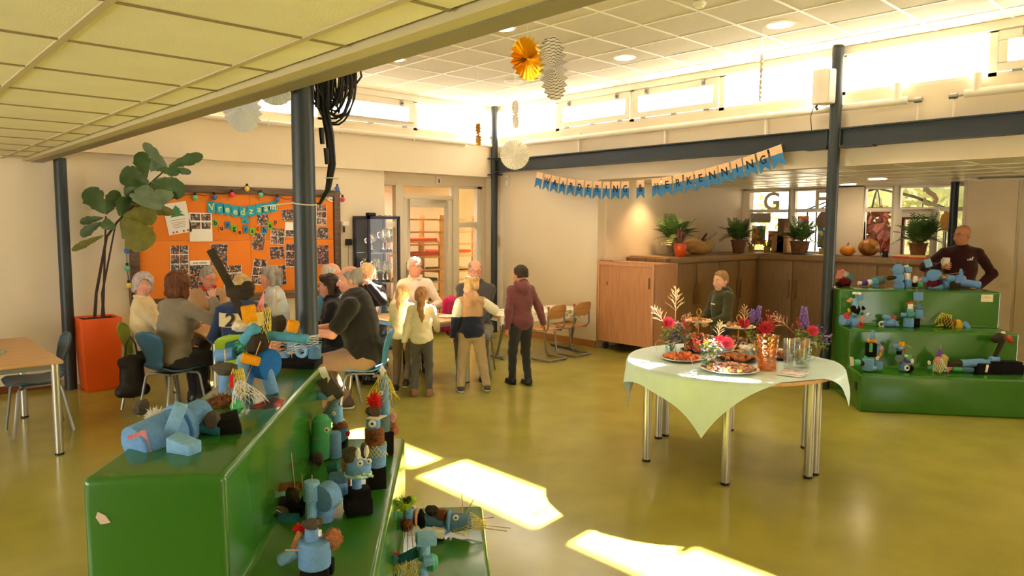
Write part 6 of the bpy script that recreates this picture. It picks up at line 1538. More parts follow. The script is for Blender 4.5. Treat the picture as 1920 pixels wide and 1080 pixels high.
NO(t, (-0.041, -0.000, 0.307), (0.032, -0.000, 0.307), 0.0183, 'orange', 'brim')
NO(t, (0.000, -0.000, 0.328), (0.001, 0.000, 0.412), 0.0262, 'blue', 'hat', 0.0157)
BX(t, (-0.036, -0.050, 0.247), (0.026, 0.016, 0.084), (0, 0, 0), 'mintg', 'foam_block')
BX(t, (-0.027, -0.000, 0.143), (0.073, 0.052, 0.026), (0, 0, 0), 'mintg', 'foam_block')
NO(t, (-0.171, -0.000, 0.089), (-0.114, 0.000, 0.090), 0.0314, 'mintg', 'foam_tube')
SH(t, [(-0.216, -0.000, 0.153), (-0.179, -0.000, 0.142), (-0.165, -0.000, 0.058), (-0.206, 0.000, 0.057)], 'creamp', 'paper')
NO(t, (-0.108, -0.000, 0.084), (-0.061, -0.000, 0.085), 0.0262, 'dark', 'foam_tube')
NO(t, (0.073, -0.020, 0.237), (0.094, 0.020, 0.230), 0.0262, 'pink', 'disc')
CH(t, (0.057, -0.000, 0.138), (0.021, 0.017, 0.021), 'white', 'foam_chunk')
NO(t, (0.054, -0.000, 0.196), (0.055, 0.000, 0.276), 0.0262, 'blue', 'foam_tube')
CH(t, (0.081, 0.000, 0.175), (0.016, 0.015, 0.021), 'orange', 'foam_chunk')
NO(t, (-0.011, -0.050, 0.052), (0.020, -0.050, 0.042), 0.0210, 'blue2', 'foam_tube')
t = sculpt('foam_figure', 'foam figure with white pompoms and an orange cube on the far low step', (7.579, 2.453, 0.370), 'foam figures on the far podium')
NO(t, (-0.012, 0.000, 0.016), (-0.005, 0.000, 0.090), 0.0524, 'blue', 'body')
NO(t, (-0.009, -0.060, 0.044), (0.029, -0.020, 0.036), 0.0367, 'black', 'wheel')
RG(t, (-0.020, -0.060, 0.049), 0.0210, 0.0079, 'white', 'hub', 'y')
CH(t, (0.002, 0.000, 0.149), (0.021, 0.017, 0.021), 'white', 'pompom')
CH(t, (0.052, 0.000, 0.107), (0.024, 0.019, 0.024), 'white', 'pompom')
NO(t, (-0.134, 0.000, 0.249), (-0.088, 0.000, 0.265), 0.0236, 'blue', 'arm')
NO(t, (-0.096, 0.000, 0.228), (-0.044, 0.000, 0.233), 0.0236, 'blue', 'arm')
BX(t, (-0.052, 0.000, 0.275), (0.037, 0.037, 0.042), (0, 0, 20), 'orange', 'cube')
CH(t, (-0.073, 0.000, 0.185), (0.026, 0.021, 0.026), 'black', 'foam_chunk')
NO(t, (-0.086, -0.020, 0.136), (-0.049, 0.020, 0.129), 0.0367, 'greyt', 'disc')
SH(t, [(-0.038, 0.000, 0.223), (-0.003, 0.000, 0.239), (-0.021, 0.000, 0.186)], 'redf', 'feather')
ST(t, (-0.015, 0.000, 0.270), (0.050, 0.000, 0.239), 'skewer')
BX(t, (0.013, 0.000, 0.143), (0.063, 0.042, 0.031), (0, -20, 0), 'mintg', 'foam_block')
BX(t, (0.004, 0.000, 0.112), (0.063, 0.042, 0.026), (0, 30, 0), 'purple', 'foam_block')
t = sculpt('foam_figure', 'foam bride with lace veil and purple hat on the far low step', (7.804, 2.218, 0.370), 'foam figures on the far podium')
CH(t, (-0.006, 0.000, 0.095), (0.063, 0.061, 0.089), 'limef', 'hair')
NT(t, (-0.027, -0.030, 0.143), (-0.031, -0.050, 0.016), 0.0262, 0.0680, 'white', 'lace_veil')
NO(t, (-0.010, 0.000, 0.159), (-0.003, 0.000, 0.228), 0.0366, 'purple', 'hat', 0.0105)
NO(t, (0.040, -0.000, 0.117), (0.042, 0.000, 0.164), 0.0209, 'orange', 'tube')
CH(t, (-0.111, 0.000, 0.095), (0.016, 0.015, 0.021), 'white', 'foam_chunk')
BX(t, (-0.082, 0.000, 0.053), (0.063, 0.031, 0.026), (0, -35, 0), 'mintg', 'foam_block')
CH(t, (-0.058, -0.050, 0.126), (0.021, 0.021, 0.031), 'pink', 'face')
ST(t, (-0.003, 0.000, 0.228), (-0.006, 0.000, 0.270), 'skewer')
t = sculpt('foam_figure', 'long lying foam figure with a raised grey arm on the far low step', (8.073, 1.911, 0.370), 'foam figures on the far podium')
BX(t, (0.055, -0.000, 0.042), (0.302, 0.135, 0.125), (0, 1, 0), 'black', 'base')
BX(t, (0.186, -0.000, 0.101), (0.302, 0.104, 0.042), (0, 1, 0), 'black', 'base')
BX(t, (0.258, -0.000, 0.043), (0.177, 0.125, 0.104), (0, 1, 0), 'black', 'base')
NO(t, (-0.364, -0.000, 0.093), (-0.229, -0.000, 0.099), 0.0312, 'dark', 'leg')
NO(t, (-0.229, -0.000, 0.099), (-0.136, -0.000, 0.100), 0.0364, 'blue', 'body')
NO(t, (-0.136, -0.000, 0.100), (-0.017, -0.000, 0.111), 0.0390, 'blue', 'body')
NO(t, (-0.022, 0.000, 0.105), (0.062, -0.000, 0.095), 0.0364, 'blue', 'shoulder')
NO(t, (0.049, -0.000, 0.137), (0.132, -0.000, 0.138), 0.0312, 'blue', 'collar')
NO(t, (-0.309, -0.000, 0.046), (-0.226, -0.000, 0.041), 0.0234, 'mintg', 'arm')
NO(t, (-0.226, -0.000, 0.046), (-0.111, -0.000, 0.031), 0.0260, 'blue3', 'arm')
SH(t, [(-0.372, -0.000, 0.062), (-0.332, -0.000, 0.083), (-0.299, -0.000, 0.051), (-0.339, -0.000, 0.020)], 'pink', 'star')
BX(t, (0.130, -0.000, 0.248), (0.036, 0.031, 0.187), (0, 22, 0), 'dark', 'arm')
CH(t, (0.129, -0.000, 0.347), (0.068, 0.046, 0.047), 'dark', 'head')
CH(t, (0.212, -0.000, 0.348), (0.042, 0.029, 0.031), 'redf', 'flower')
CH(t, (0.239, -0.000, 0.322), (0.026, 0.021, 0.026), 'redf', 'flower')
CH(t, (0.162, -0.000, 0.400), (0.021, 0.015, 0.016), 'white', 'foam_chunk')
NO(t, (-0.033, -0.080, 0.027), (-0.022, -0.080, 0.100), 0.0104, 'creamp', 'stick')
# ================================================================ PLANTS, TROPHIES, NICHE, TABLE
LEAFG = mat('leaf_dark_green', S(62, 92, 44), .45, noise=(12, .25)); LEAFY = mat('leaf_olive', S(112, 112, 40), .5, noise=(12, .25)); LEAFB = mat('leaf_bluegreen', S(104, 126, 96), .5, noise=(12, .2)); BARK = mat('bark_purple', S(62, 42, 36), .8, noise=(40, .4), bump=(60, .6)); SOIL = mat('soil', S(58, 40, 26), .95, noise=(60, .5), bump=(80, 1.0))
t = thing('potted_fig_tree', 'tall fiddle leaf fig in a square orange planter beside the notice board', 'plant')
px0, px1, py0, py1 = 1.775, 2.165, 8.50, 8.88
POTM = mat('planter_orange', S(232, 88, 18), .4, noise=(3, .05))
q = MB(); e = .03
q.add([(px0 + e, py0 + e, 0), (px1 - e, py0 + e, 0), (px1 - e, py1 - e, 0), (px0 + e, py1 - e, 0), (px0, py0, .78), (px1, py0, .78), (px1, py1, .78), (px0, py1, .78), (px0 + .02, py0 + .02, .78), (px1 - .02, py0 + .02, .78), (px1 - .02, py1 - .02, .78), (px0 + .02, py1 - .02, .78), (px0 + .02, py0 + .02, .74), (px1 - .02, py0 + .02, .74), (px1 - .02, py1 - .02, .74), (px0 + .02, py1 - .02, .74)],
      [(0, 1, 5, 4), (1, 2, 6, 5), (2, 3, 7, 6), (3, 0, 4, 7), (4, 5, 9, 8), (5, 6, 10, 9), (6, 7, 11, 10), (7, 4, 8, 11), (8, 9, 13, 12), (9, 10, 14, 13), (10, 11, 15, 14), (11, 8, 12, 15), (3, 2, 1, 0)])
q.build('planter', POTM, t, bev=.005)
MB().surf(lambda u, v: (px0 + .02 + u * (px1 - px0 - .04), py0 + .02 + v * (py1 - py0 - .04), .757 + .012 * math.sin(u * 17 + v * 5) * math.sin(v * 13)), 14, 14).build('soil', SOIL, t)
def fig_leaf(a, b, w, m, par):
    a = V(a); b = V(b); d = b - a; L = d.length; d.normalize()
    s_ = d.cross(V((0, 1, 0.15)));  s_ = s_.normalized() if s_.length > 1e-3 else V((1, 0, 0)); nn = s_.cross(d).normalized()
    def fn(u, v):
        x = (u - .5) * 2; sh = (math.sin(PI * min(1, v * .96 + .02)) ** .6) * (.55 + .75 * v ** 1.2) * (1 - .12 * math.exp(-((v - .42) / .1) ** 2))
        p = a + d * (L * v) + s_ * (x * w * 1.15 * sh * (1 + .07 * math.sin(v * 23) + .05 * math.sin(v * 41 + x))) + nn * (.10 * w * abs(x) + .05 * L * math.sin(PI * v) + .03 * w * math.sin(v * 14 + x * 3)); return p
    o = MB().surf(fn, 10, 16).build('leaf', m, par, ang=80)
    MB().tube([fn(.5, i / 8) + nn * .003 for i in range(9)], [.004 - .003 * i / 8 for i in range(9)], 4).build('midrib', mat('rib_pale', S(150, 152, 96), .5), o)
LEAVES = [((2.699, 8.55, 2.411), (2.478, 8.6, 2.667), 0.055),
          ((2.715, 8.55, 2.42), (3.074, 8.5, 2.564), 0.064),
          ((2.683, 8.55, 2.402), (2.532, 8.65, 2.488), 0.091),
          ((2.472, 8.55, 2.27), (2.402, 8.45, 2.555), 0.082),
          ((2.508, 8.55, 2.223), (2.184, 8.4, 2.312), 0.110),
          ((2.492, 8.55, 2.214), (2.425, 8.35, 1.96), 0.164),
          ((2.524, 8.55, 2.24), (2.847, 8.45, 2.134), 0.110),
          ((2.586, 8.55, 2.275), (2.852, 8.6, 2.239), 0.055),
          ((2.715, 8.55, 2.404), (2.919, 8.45, 2.36), 0.037),
          ((2.59, 8.55, 2.389), (2.807, 8.5, 2.349), 0.046),
          ((2.492, 8.55, 2.206), (2.251, 8.5, 2.069), 0.101),
          ((2.566, 8.55, 2.16), (2.664, 8.43, 2.03), 0.101),
          ((2.211, 8.55, 1.831), (2.438, 8.4, 1.528), 0.155),
          ((2.227, 8.55, 1.863), (2.556, 8.5, 1.867), 0.110),
          ((2.334, 8.55, 1.993), (2.792, 8.65, 1.903), 0.055),
          ((2.198, 8.55, 1.863), (2.277, 8.6, 2.072), 0.073),
          ((2.056, 8.55, 1.893), (1.89, 8.5, 2.15), 0.101),
          ((2.056, 8.55, 1.885), (2.215, 8.63, 2.135), 0.073),
          ((2.04, 8.55, 1.846), (1.797, 8.45, 1.798), 0.041),
          ((2.024, 8.55, 1.799), (1.797, 8.45, 1.661), 0.050),
          ((2.033, 8.55, 1.658), (1.731, 8.55, 1.507), 0.037),
          ((2.069, 8.55, 1.846), (2.067, 8.45, 1.721), 0.073)]
TRUNKS = [[(1.99, 8.58, 0.786), (2.014, 8.58, 1.04), (2.069, 8.58, 1.862)], [(1.919, 8.58, 0.792), (1.944, 8.58, 1.044), (2.067, 8.58, 1.641), (2.174, 8.58, 1.799), (2.342, 8.58, 1.977), (2.501, 8.58, 2.208), (2.709, 8.58, 2.405)], [(2.004, 8.58, 0.785), (2.0, 8.58, 1.041), (2.15, 8.58, 1.736)]]
for i, (a, b, w_) in enumerate(LEAVES): fig_leaf(a, b, w_, LEAFY if i in (12, 13, 14, 20) else LEAFB if i in (0, 2, 5, 11, 7) else LEAFG, t)
for i, tr in enumerate(TRUNKS):
    n_ = len(tr); MB().tube(tr, [.017 - .009 * k_ / (n_ - 1) for k_ in range(n_)], 8).build('trunk', BARK, t)

# trophy cabinet
t = thing('trophy_cabinet', 'narrow dark blue glass cabinet full of silver trophies', 'display cabinet', (5.3, 8.6, 0))
CB = mat('cabinet_navy', S(30, 32, 62), .45)
for x in (0, .49):
    for y in (0, .37): MB().bb((x, y, 0), (x + .035, y + .035, 1.9)).build('post', CB, t)
for z in (0, 1.86): MB().bb((0, 0, z), (.525, .405, z + .04)).build('panel', CB, t)
MB().bb((0.035, .39, .04), (.49, .405, 1.86)).build('back_panel', mat('cab_back', S(92, 92, 100), .5), t, smooth=False)
for a, b in (((.035, .004, .04), (.49, .01, 1.86)), ((.004, .035, .04), (.01, .37, 1.86)), ((.515, .035, .04), (.521, .37, 1.86))): MB().bb(a, b).build('pane', glass('cabinet_pane', refl=.012), t, smooth=False)
for z in (.5, .95, 1.38): MB().bb((.03, .02, z), (.495, .38, z + .008)).build('glass_shelf', glass('shelf_glass', (.85, .95, .92, 1), .06), t, smooth=False)
rn = random.Random(5)
shl = {.508: 'lowest', .958: 'middle', 1.388: 'top'}
pos = ('left', 'second from left', 'middle', 'right')
for z in shl:
    for i, x in enumerate((.10, .21, .33, .43)):
        k_ = rn.uniform(.75, 1.2); h = .3 * k_; y = rn.uniform(.12, .26)
        tt = thing('trophy_cup', 'silver trophy cup on the %s glass shelf, %s one' % (shl[z], pos[i]), 'trophy', (5.3 + x, 8.6 + y, z), 0, 'trophies in the blue cabinet')
        MB().lathe([(.04 * k_, 0), (.04 * k_, .03 * k_), (.03 * k_, .04 * k_)], 14).build('base', mat('trophy_base', S(40, 34, 30), .3), tt)
        MB().lathe([(.028 * k_, .04 * k_), (.01 * k_, .07 * k_), (.009 * k_, .12 * k_), (.018 * k_, .13 * k_), (.045 * k_, .17 * k_), (.055 * k_, .22 * k_), (.05 * k_, h * .97), (.055 * k_, h), (.045 * k_, h * .97), (.03 * k_, .18 * k_)], 16).build('cup', WSTEEL, tt)
        for s_ in (-1, 1): MB().tube([(s_ * .045 * k_, 0, .18 * k_), (s_ * .08 * k_, 0, .2 * k_), (s_ * .085 * k_, 0, .25 * k_), (s_ * .05 * k_, 0, .27 * k_)], .005, 5).build('handle', WSTEEL, tt)
o = MB().box((5.42, 8.72, 1.925), (.12, .1, .05)).build('label_printer', BLACK, bev=.015); tag(o, 'small black device on top of the trophy cabinet', 'device')
o = MB().surf(lambda u, v: (5.58 + u * .22, 8.66 + v * .2, 1.906 + .012 * math.sin(u * 9 + v * 4) ** 2), 10, 8).build('paper_sheet', WHITE); tag(o, 'crumpled white paper on top of the trophy cabinet', 'paper')

# racks in the store room
RW = wood('rack_pine', S(222, 166, 106), S(204, 146, 88), (8, 8, 1.5)); OPAD = fabric('pad_orange', S(222, 92, 48)); GPAD = fabric('pad_green', S(84, 112, 90))
def rack(label, x, y, w, d, h, lev):
    t = thing('wooden_rack', label, 'rack', (x, y, 0), 0, 'wooden racks in the store room')
    for a in (0, w):
        for b in (0, d): MB().bb((a - .03, b - .02, 0), (a + .03, b + .02, h)).build('post', RW, t)
    for z in [q * h / 9 + .12 for q in range(9)]:
        MB().bb((0, -.02, z), (w, .01, z + .03)).build('rail', RW, t)
    for z in lev:
        MB().bb((0, 0, z - .03), (w, d, z)).build('shelf', RW, t)
        tt = MB().bb((.03, .03, z), (w - .03, d - .03, z + .05)).build('mattress', OPAD if z > 1 else GPAD, t, bev=.015)
rack('pine rack with orange pads seen through the door pane', 7.0, 10.1, .68, .6, 1.95, (.45, .8, 1.25, 1.5))
rack('pine rack with a green pad seen through the right side pane', 7.80, 10.2, .72, .6, 1.95, (.5, .95, 1.28))
rack('pine rack seen through the left side pane', 5.75, 10.3, .8, .6, 1.9, (.6, 1.0, 1.4))

# ferns
FERN = mat('fern_green', S(86, 122, 60), .5, noise=(20, .3)); FERN2 = mat('fern_light', S(130, 146, 84), .5, noise=(20, .3)); WICK = mat('basket_wicker', S(128, 84, 52), .8, noise=(30, .35), bump=(90, 1.0)); WICK2 = mat('basket_grey', S(130, 112, 92), .8, noise=(30, .35), bump=(90, 1.0))
def frond(L, droop, w):
    q = MB(); pts = []
    for i in range(12):
        f = i / 11; pts.append(V((L * f * (.55 + .25 * droop * f), 0, L * (f * .85 - droop * f * f * .8))))
    q.tube(pts, [.004 * (1 - .8 * i / 11) for i in range(12)], 4)
    for i in range(2, 12):
        for s_ in (-1, 1):
            p = pts[i]; f = i / 11; ln = w * (1 - abs(f - .5) * 1.1)
            d = (pts[i] - pts[i - 1]).normalized(); y = V((0, s_, 0)); e = p + d * ln * .55 + y * ln; m_ = p + d * ln * .5 + y * ln * .45 + V((0, 0, .008))
            q.add([p - d * .008, m_ - d * ln * .22, e, m_ + d * ln * .18, p + d * .018], [(0, 1, 2, 3, 4)])
    return q
def fern(label, loc, H, n, baskm, seed, m=None, taper=(.085, .125, .22), name='potted_fern', cat='plant'):
    t = thing(name, label, cat, loc, 0, 'ferns on the niche worktops'); rn = random.Random(seed)
    r0, r1, h = taper
    b = MB().lathe([(r0, 0)] + [(r0 + (r1 - r0) * f, h * f) for f in np.linspace(.06, 1, 12)] + [(r1 + .008, h), (r1 + .008, h - .015), (r1 - .015, h - .01), (r1 - .02, h - .04), (0, h - .04)], 22, mod=lambda a, z: 1 + .02 * math.sin(a * 22 + (z * 260))).build('basket', baskm, t)
    for s_ in (-1, 1): MB().tube([(s_ * r1 * .98, -.03, h - .01), (s_ * (r1 + .035), -.02, h + .035), (s_ * (r1 + .035), .02, h + .035), (s_ * r1 * .98, .03, h - .01)], .007, 5).build('basket_handle', baskm, t)
    kinds = [frond(H, dr, H * .24).mesh('frond', mm) for dr, mm in ((.15, m or FERN), (.5, m or FERN), (.95, FERN2))]
    for i in range(n):
        o = obj('frond', kinds[rn.choice((0, 0, 1, 1, 2))], t, (rn.uniform(-.03, .03), rn.uniform(-.03, .03), h - .04), (0, rn.uniform(-.35, .15), rn.uniform(0, 2 * PI))); k_ = rn.uniform(.65, 1.1); o.scale = (k_, k_, k_)
fern('bushy fern in a grey basket behind the orange ribbed pot', (9.22, 6.30, ZT), .46, 44, WICK2, 1)
fern('upright fern in a tapered wicker basket at the window end of the niche wall', (11.0, 6.24, ZT), .44, 36, WICK, 2)
fern('fern in a wicker basket in front of the niche window with the letter G', (11.5, 5.42, ZT + .012), .44, 40, WICK, 3, taper=(.12, .155, .2))
fern('broad fern in a wicker basket next to the bald man', (11.42, 3.62, ZT), .5, 50, WICK, 4)
# orange ribbed pot with heather
t = thing('heather_pot', 'orange ribbed pot with purple heather on the niche worktop', 'plant', (9.06, 6.08, ZT))
MB().lathe([(.06, 0), (.075, .03), (.085, .1), (.09, .19), (.085, .2), (.075, .18), (0, .17)], 40, mod=lambda a, z: 1 + .05 * abs(math.sin(a * 10))).build('pot', mat('pot_orange', S(222, 84, 22), .3), t)
HE = mat('heather', S(140, 96, 92), .8, noise=(60, .3)); rn = random.Random(8)
for i in range(26):
    a = rn.uniform(0, 2 * PI); r_ = rn.uniform(.02, .11); h = rn.uniform(.16, .26)
    MB().tube([(0, 0, .17), (r_ * .5 * math.cos(a), r_ * .5 * math.sin(a), .17 + h * .5), (r_ * math.cos(a), r_ * math.sin(a), .17 + h)], [.004, .013, .005], 5).build('heather_stem', HE, t)
# jute bag with rolled things
t = thing('jute_bag', 'jute bag with bottles lying on the niche worktop', 'bag', (10.0, 6.36, ZT))
g = SD().el((0, 0, .10), (.30, .16, .11), k=.05).el((-.16, 0, .17), (.15, .12, .09), k=.06).el((.2, -.02, .16), (.11, .1, .08), k=.05); g.half((0, 0, .004), (0, 0, -1))
blob('sack', g, .012, mat('jute', S(204, 166, 112), .9, noise=(40, .2), bump=(240, .6)), t, lambda X, Y, Z: .008 * np.sin(X * 40 + Z * 20) * np.sin(Y * 30 + Z * 35))
for a, b, c_ in (((.05, 0, .2), (.16, -.03, .33), S(92, 50, 26)), ((.18, 0, .2), (.42, -.05, .34), S(180, 160, 140)), ((.0, .02, .2), (.12, .04, .36), S(206, 180, 150))): MB().cyl(a, b, .022, .017, n=12).build('bottle', mat('bottle_%d' % int(c_[0] * 999), c_, .3), t, bev=.003)
for a, b in (((-.3, -.06, .06), (-.12, -.1, .15)), ((-.28, 0, .03), (-.1, -.13, .12))): MB().tube([a, b], .009, 5).build('stick', STICK, t)
# pumpkins
def pumpkin(label, loc, r, z, spots):
    t = thing('pumpkin', label, 'pumpkin', loc, 0, 'pumpkins on the niche worktop')
    MB().sph((0, 0, z), (r, r, z), 40, 14, fn=lambda d: 1 - .06 * abs(math.cos(5 * math.atan2(d.y, d.x))) ** 3).build('body', mat('pumpkin_orange', S(222, 136, 30), .4, noise=(5, .15)) if not spots else mat('pumpkin_mottled', S(214, 140, 40), .4, noise=(9, .6), c2=S(90, 62, 24)), t, ang=80)
    MB().tube([(0, 0, 1.9 * z), (.01, 0, 1.9 * z + .03), (.03, 0, 1.9 * z + .045)], [.016, .011, .013], 7).build('stem', mat('stem_dry', S(120, 96, 56), .8), t)
pumpkin('small smooth orange pumpkin on the niche worktop', (11.42, 4.62, ZT), .115, .08, False)
pumpkin('large mottled orange pumpkin on the niche worktop', (11.62, 4.38, ZT), .155, .135, True)
o = MB().surf(lambda u, v: (11.2 + v * .45, 4.9 - u * 1.0, ZT + .003 + .004 * math.sin(u * 9 + v * 4)), 20, 8).build('table_runner', fabric('runner_red', S(112, 38, 40))); tag(o, 'dark red cloth under the pumpkins', 'cloth')
t = thing('black_mug', 'black mug on the niche worktop', 'mug', (11.3, 4.02, ZT)); MB().lathe([(.035, 0), (.04, .01), (.04, .1), (.036, .1), (.034, .015), (0, .012)], 20).build('body', BLACK, t); MB().tube([(0, .038, .08), (0, .065, .075), (0, .065, .035), (0, .038, .025)], .006, 6).build('handle', BLACK, t)
t = thing('biscuit_box', 'yellow and red flat box on the niche worktop', 'box', (11.28, 3.86, ZT), rad(-88)); MB().bb((-.04, -.1, 0), (.42, .1, .05)).build('carton', mat('box_yellow', S(236, 196, 110), .5), t, bev=.003); MB().bb((-.04, -.101, .006), (.2, -.099, .03)).build('stripe', mat('box_red', S(196, 40, 40), .5), t, smooth=False); MB().bb((.0, -.13, .0), (.5, -.104, .022)).build('cover', mat('box_red', S(196, 40, 40), .5), t)
t = thing('serving_tray', 'dark tray under the fern before the niche window', 'tray', (11.5, 5.42, ZT)); MB().lathe([(0, .001), (.24, .001), (.26, .012), (.25, .012), (.235, .006), (0, .006)], 28).build('dish', mat('tray_blue', S(34, 40, 60), .4), t)
o = MB().bb((11.2, 4.98, ZT), (11.5, 5.16, ZT + .006)).build('paper_stack', WHITE); tag(o, 'flat stack of white paper on the niche worktop', 'paper')
# letters and paper art in the niche windows
CARD = mat('card_beige', S(214, 196, 160), .8)
def wletter(c_, y, z, size, label):
    o = obj('window_letter', glyph(c_, size, CARD, .004)); o.location = (12.05, y, z); o.rotation_euler = (rad(90), 0, rad(-90)); tag(o, label, 'letter', 'letters hung in the niche windows')
wletter('G', 6.22, 2.2, .44, 'large beige card letter G in the niche window'); wletter('F', 5.36, 2.22, .44, 'large beige card letter F beside the loudspeaker column'); wletter('S', 3.68, 2.26, .5, 'large beige card letter S in the right niche window')
def art(label, y, z, w_, h_, seed):
    o = MB().box((0, 0, 0), (.004, w_, h_)).build('window_picture', print_mat('art_%d' % seed, 16, [S(240, 210, 70), S(226, 80, 50), S(70, 150, 190), S(250, 240, 230), S(240, 150, 60), S(100, 170, 110)], seed), smooth=False); o.location = (12.056, y, z); tag(o, label, 'drawing', 'paper pictures in the niche windows')
art('colourful paper picture in the left niche window', 6.45, 1.62, .26, .34, 3); art('yellow paper picture in the left niche window near the mullion', 6.12, 1.55, .3, .3, 5); art('orange and red paper picture in the second niche window', 5.64, 1.86, .2, .2, 8); art('striped paper picture low in the second niche window', 5.28, 1.6, .2, .34, 9)
o = MB().box((12.05, 6.42, 1.93), (.006, .38, .17)).build('window_sign', mat('sign_grey', S(168, 160, 146), .8)); tag(o, 'plain grey paper panel at the top of the left niche window', 'sign')
for c_, y, z, r_ in ((S(120, 40, 44), 5.98, 1.82, .06), (S(70, 150, 160), 5.98, 1.70, .07)):
    o = MB().cyl((12.045, y, z), (12.055, y, z), r_, n=20).build('paper_disc', mat('disc_%d' % int(r_ * 100), c_, .8)); tag(o, ('dark red' if r_ < .065 else 'turquoise') + ' paper disc in the left niche window', 'paper disc')
o = MB().prism([(.17 * math.cos(a), .2 * math.sin(a)) for a in np.linspace(0, PI, 13)] + [(-.15, -.1), (.15, -.1)], .006, (12.05, 5.24, 1.86), (0, 1, 0), (0, 0, 1)).build('paper_dome', mat('dome_brown', S(132, 104, 88), .8)); tag(o, 'brown paper dome in the second niche window', 'paper decoration')
o = MB().prism([(.09 * math.cos(a), .15 * math.sin(a)) for a in np.linspace(0, 2 * PI, 19)[:-1]], .006, (12.05, 3.45, 1.86), (0, 1, 0), (0, 0, 1)).build('paper_oval', mat('oval_peach', S(236, 178, 96), .8)); tag(o, 'peach paper oval in the right niche window', 'paper decoration')
def box(label, y0, y1, z0, z1, c_):
    o = MB().bb((11.82, y0, z0), (11.98, y1, z1)).build('cardboard_box', mat('carton_%d' % int(z1 * 100), c_, .85), bev=.004); tag(o, label, 'box')
box('tall narrow cardboard box on the window sill', 5.98, 5.86, 1.33, 1.92, S(128, 92, 62)); box('wide cardboard box on the window sill behind the fern', 6.08, 5.80, 1.0, 1.62, S(176, 132, 88))
# dry plants on the sill
def sill_plant(label, y, seed, c_, h):
    t = thing('sill_plant', label, 'plant', (11.9, y, 1.33), 0, 'plants on the niche window sill'); rn = random.Random(seed)
    MB().lathe([(.05, 0), (.065, .09), (.06, .09), (0, .08)], 14).build('pot', mat('pot_mustard', S(196, 150, 40), .5), t)
    for i in range(18):
        a = rn.uniform(0, 2 * PI); r_ = rn.uniform(.03, .13); e = V((r_ * .5 * math.cos(a), r_ * math.sin(a), rn.uniform(.6, 1) * h)); MB().tube([(0, 0, .08), e * .6, e], [.003, .006, .002], 4).build('stalk', FERN, t)
        if i % 2: MB().sph(e, (.014, .014, .014), 6, 5).build('blossom', mat('blossom_%s' % seed, c_, .7), t)
sill_plant('red flowering plant at the left of the niche sill', 6.5, 1, S(196, 60, 40), .24); sill_plant('orange flowering plant on the niche sill by the tray', 6.2, 2, S(206, 96, 40), .22); sill_plant('tall grassy plant on the niche sill beside the column', 5.22, 3, S(150, 110, 60), .3); sill_plant('dark red flowering plant on the sill behind the pumpkins', 4.45, 4, S(120, 34, 34), .34)
# garden
struct('ground', bx((12.2, -8, -.2), (40, 22, -.1)), mat('garden_ground', S(168, 158, 132), .95, noise=(2, .3)), smooth=False)
def shrub(label, loc, r, seed, m):
    t = thing('garden_shrub', label, 'shrub', loc, 0, 'shrubs in the garden'); rn = random.Random(seed)
    MB().tube([(0, 0, 0), (0, 0, r[2])], .06, 6).build('stem', BARK, t)
    q = MB()
    for i in range(420):
        z = rn.uniform(-1, 1); a = rn.uniform(0, 2 * PI); s_ = math.sqrt(1 - z * z); k_ = rn.uniform(.7, 1.05); p = V((s_ * math.cos(a) * r[0] * k_, s_ * math.sin(a) * r[1] * k_, r[2] + z * r[2] * k_))
        e = V((rn.uniform(-1, 1), rn.uniform(-1, 1), rn.uniform(-1, 1))).normalized() * .16; f = e.cross(V((rn.uniform(-1, 1), rn.uniform(-1, 1), .3))).normalized() * .07
        q.add([p - e, p + f, p + e, p - f], [(0, 1, 2, 3)])
    tag(q.build('foliage', m, t, smooth=False), kind='stuff')
HG = mat('hedge_green', S(196, 204, 140), .8, noise=(6, .3)); HY = mat('hedge_yellow', S(222, 214, 130), .8, noise=(6, .3))
shrub('yellow green shrub outside the left niche window', (17.5, 10.6, 0), (1.6, 1.8, 1.5), 1, HY); shrub('green shrub outside the niche windows, middle one', (19, 6.6, 0), (1.5, 1.7, 1.4), 2, HG); shrub('red brown shrub outside the third niche window', (14.0, 5.25, 0), (.5, .5, 1.05), 3, mat('hedge_red', S(150, 70, 56), .8))
t = thing('garden_house', 'pale garden building with blue window frames outside the niche', 'building', (21, 4, 0))
MB().bb((0, -5, 0), (.2, 5, 3.6)).build('wall', mat('render_pale', S(226, 216, 200), .9), t)
BF = mat('frame_blue', S(44, 74, 104), .5)
for y in (-3.4, -1.6, .2, 2.0, 3.8):
    w_ = MB().bb((-.06, y - .6, 1.7), (0, y + .6, 1.78)).bb((-.06, y - .6, 3.0), (0, y + .6, 3.08)).bb((-.06, y - .6, 1.7), (0, y - .52, 3.08)).bb((-.06, y + .52, 1.7), (0, y + .6, 3.08)).build('window_frame', BF, t, smooth=False)
    MB().bb((-.03, y - .52, 1.78), (-.02, y + .52, 3.0)).build('pane', mat('pane_green', S(176, 190, 140), .1, noise=(2, .3)), w_, smooth=False)
t = thing('gazebo_frame', 'dark metal gazebo frame in the garden outside the third window', 'gazebo', (16.5, 6.1, 0))
for a in range(6):
    c_, s_ = math.cos(a * PI / 3 + .3), math.sin(a * PI / 3 + .3)
    MB().tube([(1.5 * c_, 1.5 * s_, 0), (1.5 * c_, 1.5 * s_, 2.15)], .02, 5).build('post', BLACK, t); MB().tube([(1.5 * c_, 1.5 * s_, 2.15), (.8 * c_, .8 * s_, 2.42), (0, 0, 2.6)], .018, 5).build('rib', BLACK, t)
MB().lathe([(0, 2.6), (.03, 2.65), (.02, 2.72), (0, 2.8)], 8).build('finial', BLACK, t); MB().tube([(1.5 * math.cos(a), 1.5 * math.sin(a), 2.15) for a in np.linspace(0, 2 * PI, 25)[:-1]], .016, 5, closed=True).build('ring', BLACK, t)
